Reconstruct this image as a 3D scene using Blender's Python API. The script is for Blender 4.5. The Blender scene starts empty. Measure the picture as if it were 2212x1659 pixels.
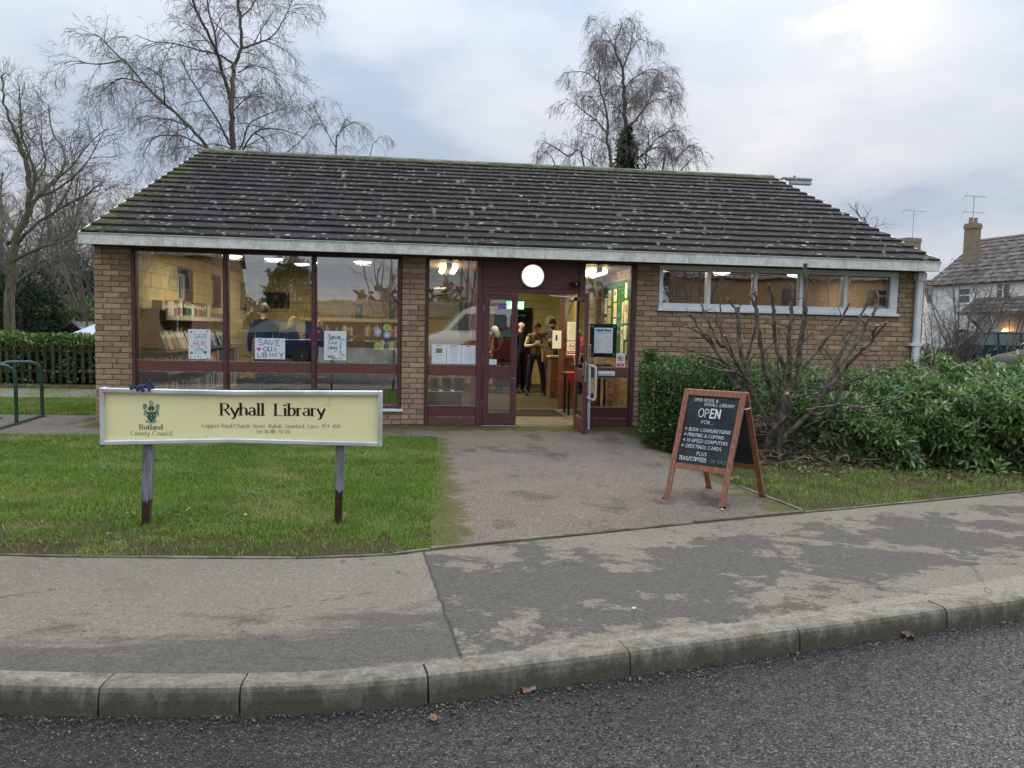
import bpy, bmesh, math, random
import numpy as np
from mathutils import Vector, Matrix, noise
random.seed(7); np.random.seed(7)
R_ = math.radians
scn = bpy.context.scene
COL = scn.collection

# ------------------------------------------------------------------ camera, sky, sun, exposure
FPX = 1662.0
PSI, PIT, ROLL = R_(6.85), R_(4.05), .0215
CAM = np.array([0, -11.16, 1.42])
_d = np.array([math.sin(PSI)*math.cos(PIT), math.cos(PSI)*math.cos(PIT), -math.sin(PIT)])
_r0 = np.array([math.cos(PSI), -math.sin(PSI), 0.0]); _u0 = np.cross(_r0, _d)
_R = math.cos(ROLL)*_r0 + math.sin(ROLL)*_u0
_U = -math.sin(ROLL)*_r0 + math.cos(ROLL)*_u0
cd = bpy.data.cameras.new('camera'); cam = bpy.data.objects.new('camera', cd); COL.objects.link(cam)
cam.matrix_world = Matrix(((_R[0], _U[0], -_d[0], CAM[0]), (_R[1], _U[1], -_d[1], CAM[1]), (_R[2], _U[2], -_d[2], CAM[2]), (0, 0, 0, 1)))
cd.sensor_width = 36; cd.lens = FPX/2212*36; cd.clip_start = .05; cd.clip_end = 2000
scn.camera = cam

SUN_AZ, SUN_EL = R_(30.4), R_(21)          # azimuth measured from +y towards +x
SUN = Vector((math.sin(SUN_AZ)*math.cos(SUN_EL), math.cos(SUN_AZ)*math.cos(SUN_EL), math.sin(SUN_EL)))
world = bpy.data.worlds.new('World'); scn.world = world; world.use_nodes = True
wt = world.node_tree; wn = wt.nodes; wl = wt.links
bg = wn['Background']; bg.inputs['Strength'].default_value = .1
sky = wn.new('ShaderNodeTexSky'); sky.sky_type = 'NISHITA'; sky.sun_disc = False
sky.sun_elevation = SUN_EL; sky.sun_rotation = SUN_AZ; sky.air_density = 1.2; sky.dust_density = 1.5
tc = wn.new('ShaderNodeTexCoord')
def wmath(op, a, b=None, c=None, clamp=False):
    n = wn.new('ShaderNodeMath'); n.operation = op; n.use_clamp = clamp
    for i, v in enumerate((a, b, c)):
        if v is None: continue
        if isinstance(v, (int, float)): n.inputs[i].default_value = v
        else: wl.new(v, n.inputs[i])
    return n.outputs[0]
sep = wn.new('ShaderNodeSeparateXYZ'); wl.new(tc.outputs['Generated'], sep.inputs[0])
zz = wmath('ADD', wmath('MAXIMUM', sep.outputs[2], 0.0), .22)
cmb = wn.new('ShaderNodeCombineXYZ')
wl.new(wmath('DIVIDE', sep.outputs[0], zz), cmb.inputs[0]); wl.new(wmath('DIVIDE', sep.outputs[1], zz), cmb.inputs[1])
def wnoise(scale, det, off, rough=.5, dist=.0):
    mp = wn.new('ShaderNodeMapping'); wl.new(cmb.outputs[0], mp.inputs[0]); mp.inputs['Location'].default_value = off
    n = wn.new('ShaderNodeTexNoise'); wl.new(mp.outputs[0], n.inputs['Vector'])
    n.inputs['Scale'].default_value = scale; n.inputs['Detail'].default_value = det; n.inputs['Roughness'].default_value = rough
    n.inputs['Distortion'].default_value = dist
    return n.outputs[0]
n1 = wnoise(.9, 6, (3.1, 1.7, 0), .52, .3)
n2 = wnoise(1.9, 4, (7.3, 4.4, 2), .5, .2)
cl = wmath('ADD', wmath('MULTIPLY', n1, .68), wmath('MULTIPLY', n2, .32))
ramp = wn.new('ShaderNodeValToRGB'); wl.new(cl, ramp.inputs[0])
e = ramp.color_ramp.elements
e[0].position = .40; e[0].color = (.40, .49, .62, 1)
e[1].position = .66; e[1].color = (.80, .80, .83, 1)
k = e.new(.46); k.color = (.53, .60, .70, 1)
k = e.new(.56); k.color = (.665, .695, .75, 1)
# thin break in the cloud round the sun
dt = wn.new('ShaderNodeVectorMath'); dt.operation = 'DOT_PRODUCT'
wl.new(tc.outputs['Generated'], dt.inputs[0]); dt.inputs[1].default_value = SUN
dpos = wmath('MAXIMUM', dt.outputs['Value'], 0.0)
glow = wmath('POWER', dpos, 520.0)
glow2 = wmath('POWER', dpos, 14.0)
n3 = wnoise(3.2, 5, (1.3, 9.4, 5), .55, .5)
patch = wmath('MULTIPLY', glow, wmath('MULTIPLY_ADD', n3, 11.0, -5.2, True))
mixc = wn.new('ShaderNodeMixRGB'); mixc.blend_type = 'MIX'; mixc.inputs[0].default_value = .95
scl = wn.new('ShaderNodeMixRGB'); scl.blend_type = 'MULTIPLY'; scl.inputs[0].default_value = 1; wl.new(ramp.outputs[0], scl.inputs[1]); scl.inputs[2].default_value = (2.75, 2.75, 2.75, 1)
cap = wn.new('ShaderNodeMixRGB'); cap.blend_type = 'DARKEN'; cap.inputs[0].default_value = 1; wl.new(sky.outputs[0], cap.inputs[1]); cap.inputs[2].default_value = (3.5, 3.5, 3.5, 1)
wl.new(cap.outputs[0], mixc.inputs[1]); wl.new(scl.outputs[0], mixc.inputs[2])
add1 = wn.new('ShaderNodeMixRGB'); add1.blend_type = 'ADD'; wl.new(patch, add1.inputs[0]); wl.new(mixc.outputs[0], add1.inputs[1]); add1.inputs[2].default_value = (.9, .62, .2, 1)
add2 = wn.new('ShaderNodeMixRGB'); add2.blend_type = 'ADD'; wl.new(glow2, add2.inputs[0]); wl.new(add1.outputs[0], add2.inputs[1]); add2.inputs[2].default_value = (.12, .10, .06, 1)
# an overcast sky grows brighter towards the zenith
ov = wmath('MULTIPLY_ADD', wmath('POWER', wmath('MAXIMUM', sep.outputs[2], 0.0), 2.0), 3.0, .95)
fin = wn.new('ShaderNodeMixRGB'); fin.blend_type = 'MULTIPLY'; fin.inputs[0].default_value = 1; wl.new(add2.outputs[0], fin.inputs[1]); wl.new(ov, fin.inputs[2])
wl.new(fin.outputs[0], bg.inputs[0])

sl = bpy.data.lights.new('sun', 'SUN'); sl.energy = .9; sl.angle = R_(55); sl.color = (1, .90, .76)
so = bpy.data.objects.new('sun', sl); COL.objects.link(so); so.rotation_euler = SUN.to_track_quat('Z', 'Y').to_euler(); so.location = (0, 0, 30)

scn.view_settings.view_transform = 'Standard'; scn.view_settings.look = 'None'
scn.view_settings.exposure = 1.85; scn.view_settings.gamma = 1; scn.view_settings.use_curve_mapping = False
scn.render.engine = 'CYCLES'
scn.cycles.max_bounces = 8; scn.cycles.diffuse_bounces = 3; scn.cycles.glossy_bounces = 3
scn.cycles.transmission_bounces = 4; scn.cycles.transparent_max_bounces = 12
scn.cycles.caustics_reflective = False; scn.cycles.caustics_refractive = False
scn.cycles.sample_clamp_indirect = 6
scn.cycles.use_denoising = True

# ------------------------------------------------------------------ survey helpers: sight line -> point on a real plane
def sight(px, py): return (px-1106)/FPX*_R - (py-829.5)/FPX*_U + _d
def onz(px, py, z=0.0):
    v = sight(px, py); t = (z-CAM[2])/v[2]; return Vector(CAM+t*v)
def ony(px, py, y=0.0):
    v = sight(px, py); t = (y-CAM[1])/v[1]; return Vector(CAM+t*v)
def onx(px, py, x=0.0):
    v = sight(px, py); t = (x-CAM[0])/v[0]; return Vector(CAM+t*v)
def atz(px, py, Z):
    """point at distance Z along the camera's level heading"""
    v = sight(px, py); h = v[0]*math.sin(PSI)+v[1]*math.cos(PSI); return Vector(CAM+v*(Z/h))
def ground_xy(X, Z):
    return Vector((X*math.cos(PSI)+Z*math.sin(PSI), CAM[1]-X*math.sin(PSI)+Z*math.cos(PSI), 0))

# ------------------------------------------------------------------ object helpers
def tag(o, label=None, cat=None, group=None, kind=None):
    if label: o['label'] = label
    if cat: o['category'] = cat
    if group: o['group'] = group
    if kind: o['kind'] = kind
    return o
def basis(o):
    return Matrix.LocRotScale(o.location, o.rotation_euler, o.scale)
def chain(o):
    m = Matrix.Identity(4)
    while o is not None:
        m = basis(o) @ m; o = o.parent
    return m
def thing(name, label, cat, loc=(0, 0, 0), rz=0, group=None, kind=None):
    o = bpy.data.objects.new(name, None); COL.objects.link(o)
    o.location = loc; o.rotation_euler = (0, 0, rz); o.empty_display_size = .1
    return tag(o, label, cat, group, kind)
def copy_tree(o, parent=None):
    c = o.copy(); COL.objects.link(c)
    if parent is not None: c.parent = parent
    for ch in list(o.children): copy_tree(ch, c)
    return c

class MB:
    """collects shapes in world (or local) coordinates, then becomes ONE mesh object"""
    def __init__(s): s.v = []; s.f = []; s.m = []
    def add(s, V, F, mi=0):
        n = len(s.v); s.v.extend([tuple(p) for p in V]); s.f.extend([tuple(i+n for i in q) for q in F]); s.m.extend([mi]*len(F))
        return s
    def box(s, x0, x1, y0, y1, z0, z1, mi=0, M=None, bev=0):
        if bev > 0:
            b = bev; V = []
            for sx, X, Xi in ((0, x0, x0+b), (1, x1, x1-b)):
                pass
            xs, ys, zs = (x0, x1), (y0, y1), (z0, z1)
            idx = {}
            for i in (0, 1):
                for j in (0, 1):
                    for k2 in (0, 1):
                        px, py, pz = xs[i], ys[j], zs[k2]
                        ix, iy, iz = px+(b if i == 0 else -b), py+(b if j == 0 else -b), pz+(b if k2 == 0 else -b)
                        idx[(i, j, k2, 0)] = len(V); V.append((px, iy, iz))
                        idx[(i, j, k2, 1)] = len(V); V.append((ix, py, iz))
                        idx[(i, j, k2, 2)] = len(V); V.append((ix, iy, pz))
            F = []
            g = lambda i, j, k2, a: idx[(i, j, k2, a)]
            F += [(g(0,0,0,0), g(0,0,1,0), g(0,1,1,0), g(0,1,0,0)), (g(1,0,0,0), g(1,1,0,0), g(1,1,1,0), g(1,0,1,0))]
            F += [(g(0,0,0,1), g(1,0,0,1), g(1,0,1,1), g(0,0,1,1)), (g(0,1,0,1), g(0,1,1,1), g(1,1,1,1), g(1,1,0,1))]
            F += [(g(0,0,0,2), g(0,1,0,2), g(1,1,0,2), g(1,0,0,2)), (g(0,0,1,2), g(1,0,1,2), g(1,1,1,2), g(0,1,1,2))]
            for a, c in ((0, 1),):
                for k2 in (0, 1):
                    pass
            for i in (0, 1):
                for j in (0, 1): F.append((g(i,j,0,0), g(i,j,1,0), g(i,j,1,1), g(i,j,0,1)))
                for k2 in (0, 1): F.append((g(i,0,k2,0), g(i,1,k2,0), g(i,1,k2,2), g(i,0,k2,2)))
            for j in (0, 1):
                for k2 in (0, 1): F.append((g(0,j,k2,1), g(1,j,k2,1), g(1,j,k2,2), g(0,j,k2,2)))
            for i in (0, 1):
                for j in (0, 1):
                    for k2 in (0, 1): F.append((g(i,j,k2,0), g(i,j,k2,1), g(i,j,k2,2)))
        else:
            V = [(x0,y0,z0),(x1,y0,z0),(x1,y1,z0),(x0,y1,z0),(x0,y0,z1),(x1,y0,z1),(x1,y1,z1),(x0,y1,z1)]
            F = [(0,3,2,1),(4,5,6,7),(0,1,5,4),(1,2,6,5),(2,3,7,6),(3,0,4,7)]
        if M is not None: V = [M @ Vector(p) for p in V]
        return s.add(V, F, mi)
    def bar(s, a, b, w, h, mi=0, up=(0, 0, 1)):
        """rectangular bar from a to b; w across, h along 'up'"""
        a, b = Vector(a), Vector(b); t = (b-a).normalized(); u = Vector(up)
        sd = t.cross(u)
        if sd.length < 1e-4: sd = t.cross(Vector((0, 1, 0)))
        sd.normalize(); u = sd.cross(t)
        V = []
        for p in (a, b):
            for i, j in ((-1,-1),(1,-1),(1,1),(-1,1)): V.append(p+sd*(w/2*i)+u*(h/2*j))
        return s.add(V, [(0,1,2,3),(7,6,5,4),(0,4,5,1),(1,5,6,2),(2,6,7,3),(3,7,4,0)], mi)
    def tube(s, pts, rad, n=8, mi=0, cap=True, closed=False):
        pts = [Vector(p) for p in pts]; m = len(pts)
        if isinstance(rad, (int, float)): rad = [rad]*m
        V = []; F = []; pr = None
        for i, p in enumerate(pts):
            if closed: t = pts[(i+1) % m]-pts[i-1]
            else: t = pts[min(i+1, m-1)]-pts[max(i-1, 0)]
            t.normalize()
            if pr is None:
                a = Vector((0, 0, 1)) if abs(t.z) < .9 else Vector((1, 0, 0))
                pr = t.cross(a).normalized()
            else:
                pr = pr - t*pr.dot(t)
                if pr.length < 1e-5: pr = t.orthogonal()
                pr.normalize()
            q = t.cross(pr)
            for j in range(n):
                a = 2*math.pi*j/n; V.append(p+(pr*math.cos(a)+q*math.sin(a))*rad[i])
        for i in range(m if closed else m-1):
            for j in range(n):
                a, b = i*n+j, i*n+(j+1) % n; c, e2 = ((i+1) % m)*n+(j+1) % n, ((i+1) % m)*n+j
                F.append((a, b, c, e2))
        if cap and not closed:
            F.append(tuple(range(n-1, -1, -1))); F.append(tuple((m-1)*n+j for j in range(n)))
        return s.add(V, F, mi)
    def lathe(s, prof, c=(0, 0, 0), n=20, axis='z', mi=0):
        V = []; F = []; c = Vector(c)
        for r, h in prof:
            for j in range(n):
                a = 2*math.pi*j/n; x, y = r*math.cos(a), r*math.sin(a)
                V.append(c + (Vector((x, y, h)) if axis == 'z' else Vector((x, h, y)) if axis == 'y' else Vector((h, x, y))))
        for i in range(len(prof)-1):
            for j in range(n):
                F.append((i*n+j, i*n+(j+1) % n, (i+1)*n+(j+1) % n, (i+1)*n+j))
        F.append(tuple(range(n))); F.append(tuple((len(prof)-1)*n+j for j in range(n-1, -1, -1)))
        return s.add(V, F, mi)
    def ball(s, c, r, n=10, m=7, mi=0):
        if isinstance(r, (int, float)): r = (r, r, r)
        V = []; F = []
        for i in range(m+1):
            th = math.pi*i/m
            for j in range(n):
                a = 2*math.pi*j/n
                V.append((c[0]+r[0]*math.sin(th)*math.cos(a), c[1]+r[1]*math.sin(th)*math.sin(a), c[2]+r[2]*math.cos(th)))
        for i in range(m):
            for j in range(n): F.append((i*n+j, (i+1)*n+j, (i+1)*n+(j+1) % n, i*n+(j+1) % n))
        return s.add(V, F, mi)
    def poly(s, P, mi=0): return s.add(P, [tuple(range(len(P)))], mi)
    def prism(s, P, off, mi=0):
        """closed outline P extruded by vector off"""
        n = len(P); off = Vector(off); P = [Vector(p) for p in P]
        V = P+[p+off for p in P]
        F = [tuple(range(n)), tuple(range(2*n-1, n-1, -1))]+[(i, i+n, (i+1) % n+n, (i+1) % n) for i in range(n)]
        return s.add(V, F, mi)
    def mesh(s, name, mats, inv=None, smooth=False):
        me = bpy.data.meshes.new(name)
        V = s.v
        if inv is not None: V = [tuple(inv @ Vector(p)) for p in V]
        me.from_pydata(V, [], s.f); me.update()
        if not isinstance(mats, (list, tuple)): mats = [mats]
        for mm in mats: me.materials.append(mm)
        if len(mats) > 1: me.polygons.foreach_set('material_index', s.m)
        if smooth:
            me.polygons.foreach_set('use_smooth', [True]*len(me.polygons))
            try: me.set_sharp_from_angle(angle=R_(40))
            except Exception: pass
        return me
    def build(s, name, mats, parent=None, smooth=False, local=False, fix=True):
        inv = None
        if parent is not None and not local: inv = chain(parent).inverted()
        me = s.mesh(name, mats, inv, smooth)
        if fix and len(s.f) < 60000:
            bm = bmesh.new(); bm.from_mesh(me); bmesh.ops.recalc_face_normals(bm, faces=bm.faces); bm.to_mesh(me); bm.free()
        o = bpy.data.objects.new(name, me); COL.objects.link(o)
        if parent is not None: o.parent = parent
        return o
def place(name, me, parent, loc, rot=(0, 0, 0), scale=(1, 1, 1)):
    o = bpy.data.objects.new(name, me); COL.objects.link(o)
    if parent is not None: o.parent = parent
    o.location = loc; o.rotation_euler = rot; o.scale = scale
    return o
def npmesh(name, V, F, mat, parent=None, smooth=False):
    """fast mesh from numpy arrays; F is (m,k)"""
    V = np.asarray(V, np.float32); F = np.asarray(F, np.int32)
    if parent is not None:
        mi = np.array(chain(parent).inverted()); V = V @ mi[:3, :3].T + mi[:3, 3]
    me = bpy.data.meshes.new(name)
    me.vertices.add(len(V)); me.vertices.foreach_set('co', V.astype(np.float32).ravel())
    k = F.shape[1]
    me.loops.add(F.size); me.loops.foreach_set('vertex_index', F.ravel())
    me.polygons.add(len(F)); me.polygons.foreach_set('loop_start', np.arange(0, F.size, k, dtype=np.int32))
    me.polygons.foreach_set('loop_total', np.full(len(F), k, dtype=np.int32))
    if smooth: me.polygons.foreach_set('use_smooth', np.ones(len(F), dtype=bool))
    me.update(calc_edges=True)
    for mm in (mat if isinstance(mat, (list, tuple)) else [mat]): me.materials.append(mm)
    o = bpy.data.objects.new(name, me); COL.objects.link(o)
    if parent is not None: o.parent = parent
    return o

# ------------------------------------------------------------------ material helpers
class N:
    def __init__(s, name):
        s.mat = bpy.data.materials.new(name); s.mat.use_nodes = True
        s.t = s.mat.node_tree; s.n = s.t.nodes; s.l = s.t.links
        s.b = s.n['Principled BSDF']; s.out = s.n['Material Output']
    def set(s, k, v):
        i = s.b.inputs[k]
        if hasattr(v, 'is_linked') or hasattr(v, 'links'): s.l.new(v, i)
        else: i.default_value = v if not (isinstance(v, tuple) and len(v) == 3) else (*v, 1)
    def inp(s, node, i, v):
        if v is None: return
        if hasattr(v, 'links'): s.l.new(v, node.inputs[i])
        else:
            try: node.inputs[i].default_value = v
            except Exception: node.inputs[i].default_value = (*v, 1)
    def pos(s): return s.n.new('ShaderNodeNewGeometry').outputs['Position']
    def obj(s): return s.n.new('ShaderNodeTexCoord').outputs['Object']
    def math(s, op, a, b=None, c=None, clamp=False):
        n = s.n.new('ShaderNodeMath'); n.operation = op; n.use_clamp = clamp
        for i, v in enumerate((a, b, c)): s.inp(n, i, v)
        return n.outputs[0]
    def mapv(s, vec, sc=(1, 1, 1), loc=(0, 0, 0), rot=(0, 0, 0)):
        n = s.n.new('ShaderNodeMapping'); s.l.new(vec, n.inputs[0])
        n.inputs['Scale'].default_value = sc; n.inputs['Location'].default_value = loc; n.inputs['Rotation'].default_value = rot
        return n.outputs[0]
    def noise(s, vec, scale=5, detail=4, rough=.55, dist=0):
        n = s.n.new('ShaderNodeTexNoise'); s.l.new(vec, n.inputs['Vector'])
        n.inputs['Scale'].default_value = scale; n.inputs['Detail'].default_value = detail
        n.inputs['Roughness'].default_value = rough; n.inputs['Distortion'].default_value = dist
        return n.outputs[0]
    def voro(s, vec, scale=5, feat='F1', rnd=1, out='Distance'):
        n = s.n.new('ShaderNodeTexVoronoi'); n.feature = feat; s.l.new(vec, n.inputs['Vector'])
        n.inputs['Scale'].default_value = scale; n.inputs['Randomness'].default_value = rnd
        return n.outputs[out]
    def ramp(s, fac, stops, interp='LINEAR'):
        n = s.n.new('ShaderNodeValToRGB'); s.l.new(fac, n.inputs[0]); cr = n.color_ramp; cr.interpolation = interp
        el = cr.elements
        def c4(c): return (c, c, c, 1) if isinstance(c, (int, float)) else (*c[:3], 1)
        el[0].position = stops[0][0]; el[0].color = c4(stops[0][1]); el[1].position = stops[-1][0]; el[1].color = c4(stops[-1][1])
        for p, c in stops[1:-1]:
            q = el.new(p); q.color = c4(c)
        return n.outputs[0]
    def mix(s, fac, a, b, mode='MIX'):
        n = s.n.new('ShaderNodeMixRGB'); n.blend_type = mode
        s.inp(n, 0, fac); s.inp(n, 1, a); s.inp(n, 2, b)
        return n.outputs[0]
    def rnd(s):
        a = s.n.new('ShaderNodeObjectInfo').outputs['Random']; b = s.n.new('ShaderNodeNewGeometry').outputs['Random Per Island']
        return s.math('FRACT', s.math('ADD', a, b))
    def bump(s, h, strength=.3, dist=.01, prev=None):
        n = s.n.new('ShaderNodeBump'); s.l.new(h, n.inputs['Height']); n.inputs['Strength'].default_value = strength; n.inputs['Distance'].default_value = dist
        if prev is not None: s.l.new(prev, n.inputs['Normal'])
        s.l.new(n.outputs[0], s.b.inputs['Normal']); return n.outputs[0]
def sc(c, k): return tuple(min(1, x*k) for x in c)
def mat(name, c1, c2=None, scale=6, rough=.7, bump=0, bscale=60, spec=.3, metal=0, rnd=0, world=False, coat=0, stretch=(1, 1, 1), lo=.4, hi=.6):
    m = N(name); v = m.pos() if world else m.obj()
    v = m.mapv(v, stretch)
    col = None
    if c2 is not None: col = m.mix(m.ramp(m.noise(v, scale, 5), [(lo, 0), (hi, 1)]), c1, c2)
    if rnd:
        r = m.math('MULTIPLY_ADD', m.rnd(), 2*rnd, 1-rnd)
        col = m.mix(1, col if col is not None else c1, r, 'MULTIPLY')
    m.set('Base Color', col if col is not None else c1)
    m.set('Roughness', rough); m.set('Metallic', metal); m.set('Specular IOR Level', spec)
    if coat: m.set('Coat Weight', coat); m.set('Coat Roughness', .05)
    if bump: m.bump(m.noise(v, bscale, 4), bump)
    return m.mat
def emit(name, c, strength):
    m = N(name); m.set('Base Color', (.8, .8, .8)); m.set('Emission Color', c); m.set('Emission Strength', strength); return m.mat

# ------------------------------------------------------------------ materials
def m_brick():
    m = N('brick_mat'); v = m.pos(); r = m.rnd()
    c = m.ramp(r, [(0, (.23, .155, .105)), (.2, (.37, .26, .17)), (.45, (.45, .325, .215)), (.7, (.35, .26, .18)), (.88, (.56, .42, .27)), (1, (.27, .20, .14))])
    n = m.noise(m.mapv(v, (1, 1, 2.5)), 22, 5, .6)
    c = m.mix(m.ramp(n, [(.35, 0), (.7, .75)]), c, sc((.40, .29, .20), .72))
    n2 = m.noise(v, 3, 3)
    c = m.mix(m.ramp(n2, [(.45, 0), (.75, .35)]), c, (.24, .19, .12))
    sp = m.ramp(m.voro(v, 11), [(.02, 1), (.05, 0)])
    c = m.mix(m.math('MULTIPLY', sp, .7), c, (.62, .56, .45))
    m.set('Base Color', c); m.set('Roughness', .9); m.set('Specular IOR Level', .15)
    c = m.mix(1, c, m.ramp(m.noise(m.mapv(v, (1, 1, 2.2)), 30, 5, .7), [(.3, .68), (.5, 1), (.72, 1.25)]), 'MULTIPLY'); c = m.mix(1, c, (1.10, 1.04, 1.0), 'MULTIPLY'); m.set('Base Color', c)
    m.bump(m.noise(m.mapv(v, (1, 1, 2)), 45, 5, .65), .8, .009)
    return m.mat
MT = {}
MT['brick'] = m_brick()
MT['mortar'] = mat('mortar', (.27, .225, .17), (.20, .165, .125), 9, .95, .5, 120, world=True)
def m_tile():
    m = N('roof_tile_mat'); v = m.pos(); r = m.rnd()
    c = m.mix(r, (.026, .024, .025), (.046, .042, .042))
    n = m.noise(v, 5, 6, .6)
    c = m.mix(m.ramp(n, [(.4, 0), (.7, .6)]), c, (.050, .045, .041))
    # black grime spots
    c = m.mix(m.ramp(m.voro(m.mapv(v, (1, .8, 1)), 10), [(.12, .9), (.2, 0)]), c, (.012, .012, .012))
    # pale lichen blots, round, clustered
    dv = m.noise(v, 14, 2)
    vv = m.n.new('ShaderNodeVectorMath'); vv.operation = 'ADD'; m.l.new(v, vv.inputs[0])
    mm = m.n.new('ShaderNodeVectorMath'); mm.operation = 'SCALE'; m.l.new(m.n.new('ShaderNodeTexNoise').outputs['Color'], mm.inputs[0]); mm.inputs['Scale'].default_value = .06
    m.l.new(v, mm.inputs[0].links[0].from_node.inputs['Vector']); mm.inputs[0].links[0].from_node.inputs['Scale'].default_value = 9
    m.l.new(mm.outputs[0], vv.inputs[1])
    vo = m.n.new('ShaderNodeTexVoronoi'); m.l.new(vv.outputs[0], vo.inputs['Vector']); vo.inputs['Scale'].default_value = 8.5
    spot = m.math('LESS_THAN', m.math('ADD', vo.outputs['Distance'], m.math('MULTIPLY', m.n.new('ShaderNodeSeparateColor').outputs[0], 0)), .21)
    sc_ = m.n.new('ShaderNodeSeparateColor'); m.l.new(vo.outputs['Color'], sc_.inputs[0])
    rad = m.math('MULTIPLY_ADD', sc_.outputs[0], .42, -.04)
    spot = m.math('LESS_THAN', vo.outputs['Distance'], rad)
    brk = m.ramp(m.noise(v, 45, 4, .7), [(.32, .35), (.5, 1)])
    zone = m.ramp(m.noise(v, 1.1, 3), [(.40, .25), (.6, 1)])
    c = m.mix(m.math('MULTIPLY', m.math('MULTIPLY', spot, brk), zone), c, m.mix(sc_.outputs[1], (.14, .135, .115), (.50, .49, .43)))
    vo2 = m.voro(v, 13)
    c = m.mix(m.math('MULTIPLY', m.ramp(vo2, [(.07, .55), (.14, 0)]), zone), c, (.26, .26, .22))
    # green moss film towards ridge and left verge
    sp = m.n.new('ShaderNodeSeparateXYZ'); m.l.new(v, sp.inputs[0])
    up = m.math('MULTIPLY_ADD', sp.outputs[2], 2.6, -12.0, True)
    lf = m.math('MULTIPLY_ADD', sp.outputs[0], -1.6, -6.2, True)
    mo = m.math('MULTIPLY', m.math('MAXIMUM', up, lf), m.ramp(m.noise(v, 4, 5, .7), [(.36, 0), (.56, 1)]))
    c = m.mix(m.math('MULTIPLY', mo, .85), c, (.080, .085, .020))
    m.set('Base Color', c); m.set('Roughness', .92); m.set('Specular IOR Level', .1)
    m.bump(m.noise(v, 38, 5, .7), .5, .008)
    return m.mat
MT['tile'] = m_tile()
MT['moss'] = mat('moss', (.028, .026, .018), (.075, .085, .02), 2.2, 1, .6, 90, rnd=.4, world=True, lo=.5, hi=.62)
MT['maroon'] = mat('maroon_stain', (.135, .046, .048), (.095, .038, .043), 5, .5, .25, 40, .35, stretch=(1, 1, 6), world=True)
MT['maroon_rail'] = mat('maroon_rail', (.19, .065, .052), (.115, .060, .046), 5, .55, .4, 30, .3, stretch=(2, 2, 14), world=True)
MT['darkwood'] = mat('dark_wood', (.07, .032, .032), (.10, .06, .054), 6, .6, .3, 40, .3, stretch=(8, 8, 1), world=True)
MT['bead'] = mat('pale_bead', (.42, .36, .33), (.2, .14, .13), 20, .7, world=True)
MT['whitepvc'] = mat('white_pvc', (.80, .83, .87), (.70, .73, .77), 3, .35, .05, 30, .4, world=True)
def m_fascia():
    m = N('stained_fascia'); v = m.pos()
    c = m.mix(m.ramp(m.noise(v, 7, 6, .65), [(.36, 0), (.62, 1)]), (.80, .80, .73), (.56, .57, .49))
    c = m.mix(m.ramp(m.noise(m.mapv(v, (1, 1, .5)), 26, 5, .7), [(.5, 0), (.66, .8)]), c, (.86, .88, .84))
    c = m.mix(m.ramp(m.noise(m.mapv(v, (1, 1, .35)), 4.5, 6, .7), [(.52, 0), (.72, .6)]), c, (.27, .27, .20))
    m.set('Base Color', c); m.set('Roughness', .55); m.bump(m.noise(v, 30, 3), .1); return m.mat
MT['fascia'] = m_fascia()
MT['gutter_lip'] = mat('gutter_lip', (.78, .80, .80), (.6, .62, .6), 6, .4, world=True)
def m_block(name, c1, c2):
    return mat(name, c1, c2, 2.5, .8, .35, 90, .2, rnd=.08, world=True)
MT['yellow'] = m_block('yellow_blockwork', (.56, .43, .18), (.50, .38, .155))
MT['yjoint'] = mat('yellow_joint', (.27, .20, .085), rough=.9)
MT['ceiling'] = mat('ceiling_board', (.42, .43, .45), (.38, .39, .41), 1.5, .9, world=True)
MT['carpet'] = mat('brown_carpet', (.10, .085, .05), (.075, .065, .04), 30, .95, .5, 400, .05, world=True)
MT['matting'] = mat('dark_matting', (.035, .035, .033), (.05, .05, .045), 90, .95, .5, 300, .05, world=True)
MT['lino'] = mat('grey_threshold', (.16, .16, .12), (.12, .12, .095), 5, .8, world=True)
def m_glass(name, gain=1.0, tint=(.90, .93, .92), wob=.0):
    m = N(name); m.n.remove(m.b)
    tr = m.n.new('ShaderNodeBsdfTransparent'); tr.inputs[0].default_value = (*tint, 1)
    gl = m.n.new('ShaderNodeBsdfGlossy'); gl.inputs['Roughness'].default_value = 0.0; gl.inputs[0].default_value = (.95, .97, 1, 1)
    fr = m.n.new('ShaderNodeFresnel'); fr.inputs[0].default_value = 1.8
    f = m.math('MULTIPLY', fr.outputs[0], gain, clamp=True)
    if wob:
        b = m.n.new('ShaderNodeBump'); b.inputs['Strength'].default_value = wob; b.inputs['Distance'].default_value = .02
        m.l.new(m.noise(m.mapv(m.pos(), (1, 1, .6)), 2.2, 2), b.inputs['Height']); m.l.new(b.outputs[0], gl.inputs['Normal'])
    mx = m.n.new('ShaderNodeMixShader'); m.l.new(f, mx.inputs[0]); m.l.new(tr.outputs[0], mx.inputs[1]); m.l.new(gl.outputs[0], mx.inputs[2])
    m.l.new(mx.outputs[0], m.out.inputs[0]); return m.mat
MT['glass'] = m_glass('window_glass', 2.8, (.80, .82, .80), wob=.05)
MT['glass2'] = m_glass('clear_glass', 1.6, (.86, .88, .86), wob=.03)
MT['carglass'] = m_glass('car_glass', 1.6, (.45, .6, .56))
MT['white'] = mat('white_paint', (.78, .79, .80), (.6, .6, .58), 18, .4, world=True, lo=.5, hi=.75)
MT['paper'] = mat('white_paper', (.74, .80, .84), rough=.85)
MT['black'] = mat('black_plastic', (.012, .013, .015), rough=.35)
MT['metal'] = mat('bare_metal', (.45, .46, .47), (.3, .3, .3), 12, .35, .1, 60, metal=.9)
MT['rubber'] = mat('rubber', (.02, .02, .021), (.03, .03, .03), 20, .8)
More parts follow.
